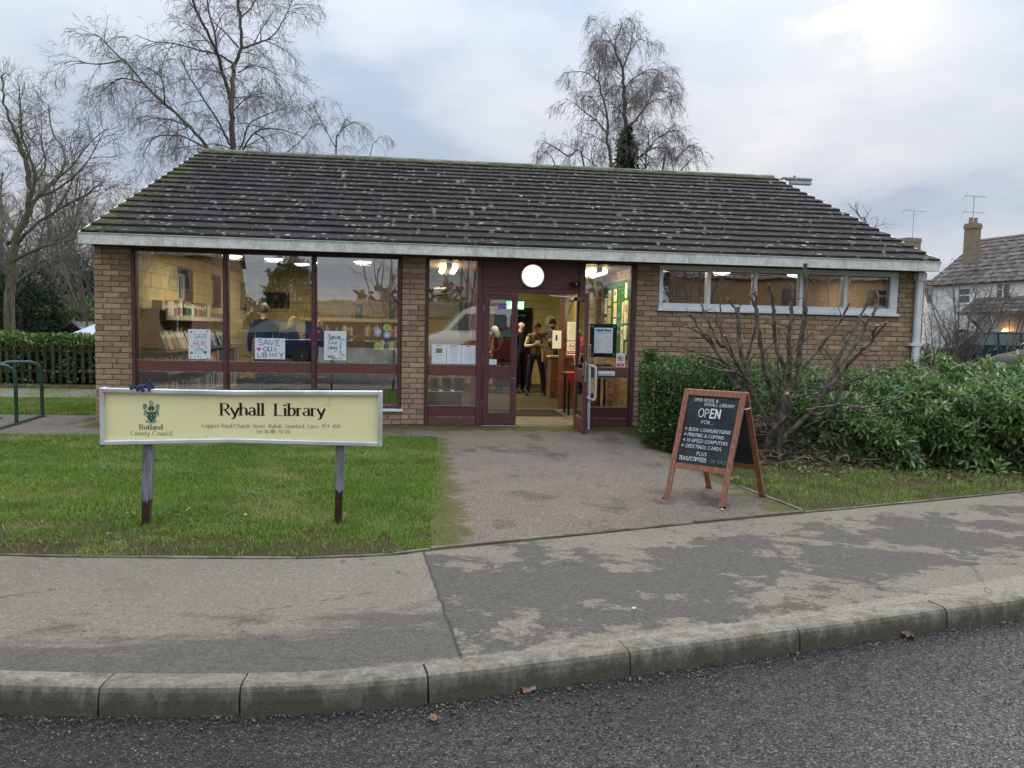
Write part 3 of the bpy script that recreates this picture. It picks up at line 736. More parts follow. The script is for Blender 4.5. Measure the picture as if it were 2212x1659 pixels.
def blocks(mb, axis, a0, a1, z0, z1, t0, t1, ops=(), bw=.44, bh=.215, g=.006):
    j = 0; z = z0
    while z < z1-.02:
        zt = min(z+bh, z1); a = a0-(bw/2 if j % 2 else 0)
        while a < a1:
            p, q = max(a, a0)+g, min(a+bw, a1)-g
            if q-p > .04:
                segs = [(p, q)]
                for o in ops:
                    if o[2] < zt-g and o[3] > z+g:
                        ns = []
                        for s_, e_ in segs:
                            if o[1] <= s_ or o[0] >= e_: ns.append((s_, e_))
                            else:
                                if o[0]-s_ > .03: ns.append((s_, o[0]))
                                if e_-o[1] > .03: ns.append((o[1], e_))
                        segs = ns
                for s_, e_ in segs:
                    if axis == 'x': mb.box(s_, e_, t0, t1, z+g, zt-g, 0)
                    else: mb.box(t0, t1, s_, e_, z+g, zt-g, 0)
            a += bw
        z += bh; j += 1
mb = MB(); blocks(mb, 'x', -4.15, 7.5, .02, 2.98, 8.452, 8.4595); blocks(mb, 'y', .29, 8.45, .02, 2.58, -4.149, -4.142, GW)
tag(mb.build('blockwork', MT['yellow'], lib), 'painted yellow concrete blocks', kind='stuff')
mb = MB(); mb.box(.0, .066, .285, 2.4, 0, 2.6); mb.box(3.40, 3.50, .285, 2.2, 0, 2.6); mb.box(3.40, 3.50, 2.2, 8.45, 0, 3.0); mb.build('partition_wall', MT['yellow'], lib)
mb = MB(); mb.box(3.22, 3.395, .132, 2.4, 0, 2.44); mb.build('lobby_side_wall', MT['mortar'], lib)
mb = MB()
z = .03; j = 0
while z < 2.38:
    y = .14-(.11 if j % 2 else 0)
    while y < 2.4:
        p, q = max(y, .14), min(y+.215, 2.39)
        if q-p > .03: mb.box(3.212, 3.219, p, q, z, z+.066)
        y += .225
    z += .075; j += 1
tag(mb.build('lobby_brickwork', MT['brick'], lib), 'bare brown brick inside the lobby', kind='stuff')
# small gable windows with white frames
for a in GW:
    mb = MB(); y0, y1, z0, z1 = a
    for b in ((y0, y1, z0, z0+.05), (y0, y1, z1-.05, z1), (y0, y0+.05, z0, z1), (y1-.05, y1, z0, z1), ((y0+y1)/2+.1, (y0+y1)/2+.14, z0, z1)): mb.box(-4.36, -4.30, b[0], b[1], b[2], b[3])
    w = mb.build('window', MT['whitepvc'], lib); g = MB(); g.box(-4.335, -4.330, y0+.04, y1-.04, z0+.04, z1-.04); g.build('pane', MT['glass2'], w)
# ---- facing bricks
def brick_cells(x0, x1, z0, z1, phase=0):
    out = []; n = 0; z = z0
    zc = round((z1-z0)/.075)
    for n in range(zc):
        z = z0+n*.075; x = x0-(.1125 if (n+phase) % 2 else 0)
        if (n*7+phase) % 11 == 3: x -= .056
        while x < x1-.01:
            p, q = max(x, x0), min(x+.225, x1)
            if q-p > .03: out.append((p+(.005 if p > x0+.001 else 0), q-(.005 if q < x1-.001 else 0), z+.0045, z+.0705))
            x += .225
    return out
cells = brick_cells(-4.43, -3.945, -.14, 2.485) + brick_cells(-.268, .066, -.06, 2.485, 1)
def cut(cl, o):
    out = []
    for (a, b, c, d) in cl:
        if o[2] < d-.01 and o[3] > c+.01 and o[0] < b and o[1] > a:
            if o[0]-a > .02: out.append((a, min(b, o[0]-.003), c, d))
            if b-o[1] > .02: out.append((max(a, o[1]+.003), b, c, d))
        else: out.append((a, b, c, d))
    return out
right = cut(brick_cells(3.168, 7.75, -.14, 2.485, 1), (3.51, 7.30, 1.75, 2.5))
dwarf = brick_cells(-3.943, -.272, -.14, .20)
hid = [c for c in right if c[2] < (.95 if c[0] > 3.7 else .9)]
vis = [c for c in right if c not in hid]
vis.sort(key=lambda c: (c[0]*.35-(c[1]-c[0])*12))
indiv = cells + vis[:300-len(cells)]; rest = vis[300-len(cells):]+hid+dwarf
bcache = {}
def brick_mesh(w, var):
    key = (round(w, 3), var)
    if key not in bcache:
        rg = random.Random(hash(key) % 1000+var); mb = MB(); h = .066; c = .005; V = []
        nx = 4
        top = []; bot = []; ti = []; bi = []
        for i in range(nx+1):
            x = w*i/nx
            top.append((x, .0+c+rg.uniform(0, .002), h+rg.uniform(-.003, .001))); bot.append((x, c+rg.uniform(0, .002), rg.uniform(-.001, .003)))
            xi = min(max(x, c), w-c)
            ti.append((xi, rg.uniform(-.003, .001), h-c+rg.uniform(-.001, .001))); bi.append((xi, rg.uniform(-.003, .001), c+rg.uniform(-.001, .001)))
        n = nx+1; V = bot+bi+ti+top+[(p[0], .02, p[2]) for p in top]+[(p[0], .02, p[2]) for p in bot]
        F = []
        for r in range(4):
            for i in range(nx): F.append((r*n+i, r*n+i+1, (r+1)*n+i+1, (r+1)*n+i))
        for i in range(nx): F.append((5*n+i, 5*n+i+1, i+1, i))
        F += [(0, n, 2*n, 3*n, 4*n, 5*n), (nx, 5*n+nx, 4*n+nx, 3*n+nx, 2*n+nx, n+nx)]
        mb.add(V, F); bcache[key] = mb.mesh('brick', MT['brick'])
        bcache[key].flip_normals() if False else None
    return bcache[key]
off = Vector(lib.location)
for c in indiv:
    w = c[1]-c[0]; place('brick', brick_mesh(w, random.randrange(4 if w > .2 else 2)), lib, Vector((c[0], random.uniform(-.003, .003), c[2]))-off, (0, 0, random.uniform(-.006, .006)))
mb = MB()
for c in rest:
    m_ = brick_mesh(c[1]-c[0], random.randrange(3)); y = random.uniform(-.003, .003)
    mb.add([(v.co.x+c[0], v.co.y+y, v.co.z+c[2]) for v in m_.vertices], [tuple(p.vertices) for p in m_.polygons])
tag(mb.build('brickwork', MT['brick'], lib, fix=False), 'remaining facing bricks of the front wall', kind='stuff')
# ---- roof
roof = MB(); sl_ = math.hypot(YR-YE, ZR-ZE); th = math.atan2(ZR-ZE, YR-YE)
n_ = Vector((0, -math.sin(th), math.cos(th))); up_ = Vector((0, math.cos(th), math.sin(th)))
def rp(x, s, h=0): return Vector((x, YE, ZE))+up_*s+n_*h
P = [rp(-4.40, .02, -.03), rp(-4.40, sl_, -.03), Vector((-4.40, 2*YR-YE, ZE)), Vector((-4.40, 2*YR-YE, ZE-.06)), rp(-4.40, sl_, -.11), rp(-4.40, .02, -.09)]
roof.prism(P, (12.08, 0, 0)); roof = roof.build('roof', MT['tile'], lib)
NC = 18; ga = sl_/NC; TW = .333
def tile_mesh(var):
    rg = random.Random(var); w, L, t = TW-.004, ga+.075, .026; nx = 3; V = []
    for (s, h) in ((.0, .010), (.003, .038), (.012, .044), (L, .006), (L, -.012), (0, -.006)):
        for i in range(nx+1):
            V.append((w*i/nx, s+(rg.uniform(-.004, .003) if s < .02 else 0), h+(rg.uniform(-.002, .0015) if s < .02 else 0)))
    n = nx+1; F = []
    for r in range(6):
        for i in range(nx): a = r*n+i; b = ((r+1) % 6)*n+i; F.append((a, a+1, b+1, b))
    F += [tuple(r*n for r in range(5, -1, -1)), tuple(r*n+nx for r in range(6))]
    mb = MB(); mb.add(V, F); return mb.mesh('roof_tile', MT['tile'])
tms = [tile_mesh(v) for v in range(6)]
rot = Matrix.Rotation(th, 3, 'X'); joined = MB(); cnt = 0; roff = off
for k in range(NC):
    x = -4.44-(TW/2 if k % 2 else 0)
    while x < 7.70:
        a0 = max(x, -4.44); a1 = min(x+TW, 7.72); wf = (a1-a0)/TW
        if wf > .12:
            s = k*ga; p = rp(a0, s, random.uniform(-.002, .004)+.0); me = random.choice(tms); yaw = random.uniform(-.006, .006); roll = random.uniform(-.006, .006)
            if k < 8 and cnt < 300 and wf > .4:
                place('roof_tile', me, roof, p-roff, (th, roll, yaw), (wf, 1, 1)); cnt += 1
            else:
                Rm = Matrix.Rotation(th, 4, 'X') @ Matrix.Rotation(yaw, 4, 'Z')
                joined.add([p+(Rm @ Vector((v.co.x*wf, v.co.y, v.co.z))) for v in me.vertices], [tuple(q.vertices) for q in me.polygons])
        x += TW
tag(joined.build('roof_tiles_upper', MT['tile'], roof, fix=True), 'upper courses of mossy concrete roof tiles', kind='stuff')
# ridge tiles
rid = MB()
x = -4.44; q = 0
MT['ridge'] = mat('ridge_tile', (.12, .12, .085), (.20, .20, .15), 5, .95, .5, 40, rnd=.25, world=True)
while x < 7.6:
    L = min(.45, 7.72-x); mb = MB(); V = []; k = 7
    for i in (0, 1):
        for j in range(k):
            a = math.pi*(j/(k-1)); r = .13
            V.append((x+L*i*.985, YR-math.cos(a)*r*1.1, ZR-.045+math.sin(a)*r*.75+(.004 if i else 0)))
    F = [(j, j+1, k+j+1, k+j) for j in range(k-1)]+[tuple(range(k)), tuple(range(2*k-1, k-1, -1))]
    mb.add(V, F); mb.build('ridge_tile', MT['ridge'], roof); x += .45
# moss lumps on the tiles
rg = np.random.RandomState(5)
pts = []
for _ in range(5200):
    x = rg.uniform(-4.4, 7.65); s = rg.uniform(.02, sl_-.02)
    z = ZE+s*math.sin(th); green = max(0, (z-4.55)*3, (-3.3-x)*1.1)
    d = .5+.5*math.sin(x*1.7+s*2.3)*math.cos(x*.6-s*1.9)
    if rg.rand() < .35+.4*d+green*.6:
        # gather on the laps
        k = math.floor(s/ga); fr = rg.rand()**1.8 if rg.rand() < .55 else rg.rand()
        pts.append((x, (k+fr*.95)*ga, rg.uniform(.008, .021)*(1.25 if green > .3 else 1), fr))
mb = MB()
for x, s, r, fr in pts:
    h = .040-.032*fr; c = rp(x, s, h); V = []; n = 6
    ex = rg.uniform(.9, 2.0)
    for j in range(n):
        a = 6.283*j/n+rg.uniform(-.2, .2); V.append(c+Vector((math.cos(a)*r*ex, 0, 0))+up_*(math.sin(a)*r))
    for j in range(n):
        a = 6.283*j/n; V.append(c+Vector((math.cos(a)*r*ex*.7, 0, 0))+up_*(math.sin(a)*r*.7)+n_*r*.45)
    V.append(c+n_*r*.62)
    F = [(j, (j+1) % n, n+(j+1) % n, n+j) for j in range(n)]+[(n+j, n+(j+1) % n, 2*n) for j in range(n)]
    mb.add(V, F)
tag(mb.build('roof_moss', MT['moss'], roof, smooth=True, fix=False), 'clumps of dark and green moss on the tiles', kind='stuff')
# fascia / gutter, soffit, verges
mb = MB(); mb.box(-4.47, 1.72, -.375, -.345, 2.425, 2.56); mb.box(1.724, 7.71, -.378, -.345, 2.423, 2.56); mb.box(-4.47, 7.71, -.345, -.28, 2.425, 2.44)
f = mb.build('fascia', MT['fascia'], lib)
mb = MB(); mb.box(-4.475, 7.715, -.392, -.34, 2.561, 2.569); mb.build('gutter_lip', MT['gutter_lip'], f)
mb = MB(); mb.box(-4.45, 7.70, -.279, .01, 2.452, 2.465); mb.box(-4.43, 7.72, -.02, .0, 2.425, 2.451); mb.build('soffit', MT['darkwood'], lib)
for xa, xb in ((-4.47, -4.445), (7.722, 7.747)):
    mb = MB(); mb.prism([rp(xa, -.0, .015), rp(xa, sl_, .015), rp(xa, sl_, -.16), rp(xa, .0, -.13)], (xb-xa, 0, 0)); mb.build('verge_board', MT['fascia'], lib)
# downpipe
dp = MB(); dp.box(7.565, 7.665, -.10, -.02, -.1, 2.40, bev=.018); dp.box(7.545, 7.685, -.13, -.015, 2.30, 2.42)
dp = dp.build('downpipe', MT['whitepvc'], lib); mb = MB(); mb.box(7.50, 7.672, -.108, -.012, 1.30, 1.345); mb.tube([(7.52, -.11, 1.322), (7.52, -.1, 1.322)], .01, 8); mb.build('pipe_bracket', MT['whitepvc'], dp)
mb = MB(); mb.box(7.56, 7.67, -.104, -.012, .45, .50); mb.build('pipe_bracket', MT['whitepvc'], dp)

# ---- window group left (three tall panes, rail, three low panes)
def bx(name, mt, parent, x0, x1, y0, y1, z0, z1, bev=.004):
    mb = MB(); mb.box(x0, x1, y0, y1, z0, z1, bev=bev); return mb.build(name, mt, parent)
wa = bx('window', MT['darkwood'], lib, -3.94, -.27, .0, .12, 2.385, 2.45)
wa['label'] = 'three-bay maroon timber window of the reading room'
for x0, x1, nm in ((-3.94, -3.885, 'jamb'), (-2.735, -2.668, 'mullion'), (-1.532, -1.462, 'mullion'), (-.325, -.27, 'jamb')):
    bx(nm, MT['darkwood'] if nm == 'jamb' else MT['maroon'], wa, x0, x1, -.012, .12, .245, 2.384)
    bx('cover_strip', MT['maroon'], wa, x0+.012, x1-.012, -.03, -.0125, .25, 2.38)
BAYS = [(-3.884, -2.736), (-2.667, -1.533), (-1.461, -.326)]
for a, b in BAYS:
    bx('rail', MT['maroon_rail'], wa, a, b, .0, .09, .745, .885)
    bx('bead', MT['bead'], wa, a, b, .004, .03, .886, .896, .002); bx('bead', MT['bead'], wa, a, b, .004, .03, .734, .744, .002)
    bx('pane', MT['glass'], wa, a, b, .040, .046, .897, 2.384, 0); bx('pane', MT['glass'], wa, a, b, .040, .046, .300, .733, 0)
    bx('bead', MT['bead'], wa, a, b, .006, .03, .290, .299, .002)
bx('bottom_rail', MT['maroon'], wa, -3.884, -.326, .0, .10, .247, .289); bx('sill', MT['whitepvc'], wa, -3.96, -.24, -.035, .12, .205, .244)
# ---- entrance screen
sc_ = bx('entrance_screen', MT['maroon'], lib, .875, 2.305, .01, .08, 2.02, 2.40)
sc_['label'] = 'maroon timber entrance screen with panel over the doors'
bx('head_rail', MT['darkwood'], sc_, .07, 3.165, .0, .12, 2.402, 2.45)
bx('door_head', MT['maroon'], sc_, .875, 2.305, -.015, .10, 1.955, 2.018)
for x0, x1, m_ in ((.07, .118, 'darkwood'), (.815, .873, 'maroon'), (2.307, 2.39, 'maroon'), (3.10, 3.165, 'darkwood')):
    bx('post', MT[m_], sc_, x0, x1, -.02, .12, -.04, 2.40)
for a, b in ((.119, .814), (2.391, 3.099)):
    bx('rail', MT['maroon_rail'], sc_, a, b, .0, .09, .735, .885); bx('bead', MT['bead'], sc_, a, b, .002, .03, .886, .897, .002); bx('bead', MT['bead'], sc_, a, b, .002, .03, .724, .734, .002)
    bx('pane', MT['glass2'], sc_, a, b, .040, .046, .898, 2.40, 0); bx('pane', MT['glass2'], sc_, a, b, .040, .046, .300, .723, 0)
    bx('bead', MT['bead'], sc_, a, b, .002, .03, .290, .299, .002)
    bx('lower_panel', MT['maroon'], sc_, a, b, .005, .06, .135, .289); bx('bead', MT['bead'], sc_, a, b, .0, .03, .125, .134, .002); bx('lower_panel', MT['maroon_rail'], sc_, a, b, .003, .06, -.03, .124)
    bx('bead', MT['bead'], sc_, b-.012, b, .02, .036, .898, 2.40, .002)
bx('threshold', MT['metal'], sc_, .88, 2.30, -.01, .03, .0, .014)
bx('post', MT['maroon'], sc_, .873, .90, -.02, .1, .0, 1.95)
# doors
def door_leaf(name, label, w, mir=1):
    """leaf in local coords: hinge edge at x=0, x to w, front at y=0"""
    mb = MB(); t = .045; st = .09
    for b in ((0, st, .02, 1.94), (w-st, w, .02, 1.94), (st, w-st, .02, .20), (st, w-st, .70, .89), (st, w-st, 1.85, 1.94)): mb.box(b[0], b[1], 0, t, b[2], b[3], bev=.004)
    o = mb.build(name, MT['maroon'], lib, local=True); o['label'] = label
    for z0, z1 in ((.20, .70), (.89, 1.85)):
        m2 = MB(); m2.box(st, w-st, .018, .024, z0, z1); m2.build('pane', MT['glass2'], o, local=True)
    return o
dl = door_leaf('door', 'closed left leaf of the maroon entrance doors', .50); dl.location = Vector((.905, .0, .0))-off
m2 = MB(); m2.box(.405, .49, -.004, .0, .70, .71); m2.build('kick_mark', MT['bead'], dl, local=True)
for z in (.35, 1.0, 1.72):
    m2 = MB(); m2.tube([(.0, -.008, z-.05), (.0, -.008, z+.05)], .008, 8); m2.build('hinge', MT['metal'], dl, local=True)
dr = door_leaf('door', 'open right leaf of the maroon entrance doors', .80); dr.location = Vector((2.262, -.03, .0))-off; dr.rotation_euler = (0, 0, R_(-92.2))
m2 = MB(); m2.box(.782, .804, .008, .034, .72, 1.0, bev=.003); m2.box(.73, .77, -.012, -.001, .80, .98); m2.build('lock_plate', MT['metal'], dr, local=True)
m2 = MB(); m2.tube([(.74, -.001, .97), (.74, -.05, .97), (.74, -.05, 1.24), (.74, -.001, 1.24)], .009, 8); m2.build('pull_handle', MT['metal'], dr, local=True)
m2 = MB(); m2.tube([(.74, .046, .97), (.74, .09, .97), (.74, .09, 1.24), (.74, .046, 1.24)], .009, 8); m2.build('pull_handle', MT['metal'], dr, local=True)
# door closer
m2 = MB(); m2.tube([(2.19, -.32, 1.87), (2.19, -.09, 1.87)], .028, 10); m2.build('closer_body', MT['black'], sc_)
m2 = MB(); m2.tube([(2.28, -.30, 1.90), (2.38, -.32, 1.90)], .022, 10); m2.build('closer_body', MT['black'], sc_)
m2 = MB(); m2.bar((2.20, -.20, 1.905), (1.86, -.03, 1.925), .025, .012); m2.build('closer_arm', MT['white'], sc_)
m2 = MB(); m2.tube([(2.17, -.2, 1.87), (2.16, -.21, 1.8), (2.13, -.2, 1.72), (2.11, -.2, 1.66)], .004, 6); m2.build('closer_cable', MT['black'], sc_)
# round lamp over the door
lamp = thing('bulkhead_lamp', 'lit round white lamp on the maroon panel above the doors', 'lamp', (1.605, 0, 2.2))
mb = MB(); mb.lathe([(.172, .009), (.174, -.03), (.165, -.05), (.150, -.056)], (1.605, 0, 2.2), 40, 'y'); mb.build('rim', mat('lamp_rim', (.6, .6, .58), rough=.3), lamp, smooth=True)
mb = MB(); mb.lathe([(.160, -.05), (.15, -.075), (.11, -.094), (.05, -.102), (.001, -.103)], (1.605, 0, 2.2), 40, 'y'); mb.build('diffuser', emit('lamp_lit', (1, .97, .92), .30), lamp, smooth=True)
# dome camera
cm = thing('dome_camera', 'small black dome camera under the lamp panel by the open door', 'camera', (2.235, 0, 2.09))
mb = MB(); mb.box(2.16, 2.31, -.05, .009, 2.10, 2.125, bev=.006); mb.build('bracket', MT['black'], cm)
mb = MB(); mb.lathe([(.075, 0), (.072, -.02), (.055, -.045), (.03, -.06), (.001, -.066)], (2.235, -.06, 2.12), 18); mb.build('dome', mat('gloss_black', (.01, .01, .012), rough=.08, spec=.6), cm, smooth=True)
mb = MB(); mb.box(2.225, 2.25, -.134, -.128, 2.085, 2.10); mb.build('lens_patch', MT['bead'], cm)
# ---- white high window
wh = bx('window', MT['whitepvc'], lib, 3.51, 7.30, -.01, .11, 2.35, 2.425); wh['label'] = 'long white-framed high window of five panes'
bx('frame_bar', MT['whitepvc'], wh, 3.51, 7.30, -.008, .10, 1.785, 1.865); bx('sill', MT['whitepvc'], wh, 3.49, 7.33, -.045, .10, 1.745, 1.784)
for x0, x1 in ((3.51, 3.565), (4.245, 4.30), (4.975, 5.03), (5.705, 5.76), (6.42, 6.475), (7.175, 7.30)): bx('frame_bar', MT['whitepvc'], wh, x0, x1, -.012, .10, 1.866, 2.349)
for a, b in ((3.566, 4.244), (4.301, 4.974), (5.031, 5.704), (5.761, 6.419), (6.476, 7.174)):
    bx('pane', MT['glass'], wh, a, b, .03, .036, 1.866, 2.349, 0)
    bx('gasket', MT['black'], wh, a, b, .0, .02, 2.341, 2.349, .002)
# ---- inner screen between lobby and reading room
isc = bx('inner_screen', MT['maroon'], lib, .068, 3.21, 2.40, 2.46, 2.13, 2.20); isc['label'] = 'inner timber screen behind the lobby'
for x0, x1 in ((.075, .13), (.90, .99), (2.47, 2.55), (3.14, 3.21)): bx('post', MT['maroon'], isc, x0, x1, 2.39, 2.47, .02, 2.129)
bx('rail', MT['maroon'], isc, 2.551, 3.139, 2.40, 2.46, .92, 1.0); bx('pane', MT['glass2'], isc, 2.551, 3.139, 2.425, 2.43, 1.001, 2.129, 0)
bx('panel', MT['darkwood'], isc, 2.551, 3.139, 2.42, 2.44, .03, .30); bx('pane', MT['glass2'], isc, .131, .899, 2.425, 2.43, .03, 2.129, 0)
mb = MB(); mb.box(1.0, 2.35, 1.15, 2.2, .0192, .027, bev=.003); tag(mb.build('door_mat', MT['matting']), 'dark mat on the lobby floor inside the doors', 'doormat')
# ---- lights inside (all lit in the photograph)
MT['lit'] = emit('lit_disc', (1, .98, .94), 3.5)
def disc_light(x, y, label, power):
    z = ceil_z(y)-.001; t = thing('ceiling_light', label, 'ceiling light', (x, y, z), group='round lights on the library ceiling')
    mb = MB(); mb.lathe([(.17, 0), (.17, -.03), (.16, -.04)], (x, y, z), 24); mb.build('rim', MT['white'], t)
    mb = MB(); mb.lathe([(.155, -.038), (.15, -.055), (.09, -.07), (.001, -.072)], (x, y, z), 24); mb.build('diffuser', MT['lit'], t, smooth=True)
    ld = bpy.data.lights.new('light', 'AREA'); ld.shape = 'DISK'; ld.size = .3; ld.energy = power; ld.color = (1, .93, .78)
    lo = bpy.data.objects.new('light', ld); COL.objects.link(lo); lo.parent = t; lo.location = (0, 0, -.09)
for x, y, l in ((-3.05, 1.9, 'bright round ceiling light in the left bay of the big window'), (-2.6, 3.0, 'round ceiling light seen high in the middle bay'), (-1.05, 3.0, 'round ceiling light seen high in the right bay near the brick pier'),
                (3.95, 1.35, 'bright round light in the leftmost pane of the high window'), (5.35, 2.2, 'round light at the second bar of the high white window'), (6.75, 2.2, 'round light in the fourth pane of the high white window'), (-2.6, 6.3, 'round ceiling light deep in the reading room'), (1.6, 5.2, 'round ceiling light over the counter')):
    disc_light(x, y, l, 13 if y < 5 else 18)
MT['tube'] = emit('lit_tube', (1, .78, .36), 4.5)
for (x, y, rz, l) in ((.42, 1.1, 0, 'yellowish twin tube light at the top of the narrow left window'), (2.72, 1.0, 0, 'long yellow tube light above the opening times board')):
    t = thing('tube_light', l, 'tube light', (x, y, 2.395), group='tube lights in the lobby')
    for dx in (-.09, .09):
        mb = MB(); mb.tube([(x+dx, y-.45, 2.345), (x+dx, y+.45, 2.345)], .045, 10); mb.build('tube', MT['tube'], t, smooth=True)
    mb = MB(); mb.box(x-.045, x+.045, y-.5, y+.5, 2.33, 2.398); mb.build('casing', MT['greyshelf'], t)
    ld = bpy.data.lights.new('light', 'AREA'); ld.shape = 'RECTANGLE'; ld.size = .25; ld.size_y = .9; ld.energy = 9; ld.color = (1, .80, .45)
    lo = bpy.data.objects.new('light', ld); COL.objects.link(lo); lo.parent = t; lo.location = (0, 0, -.1)

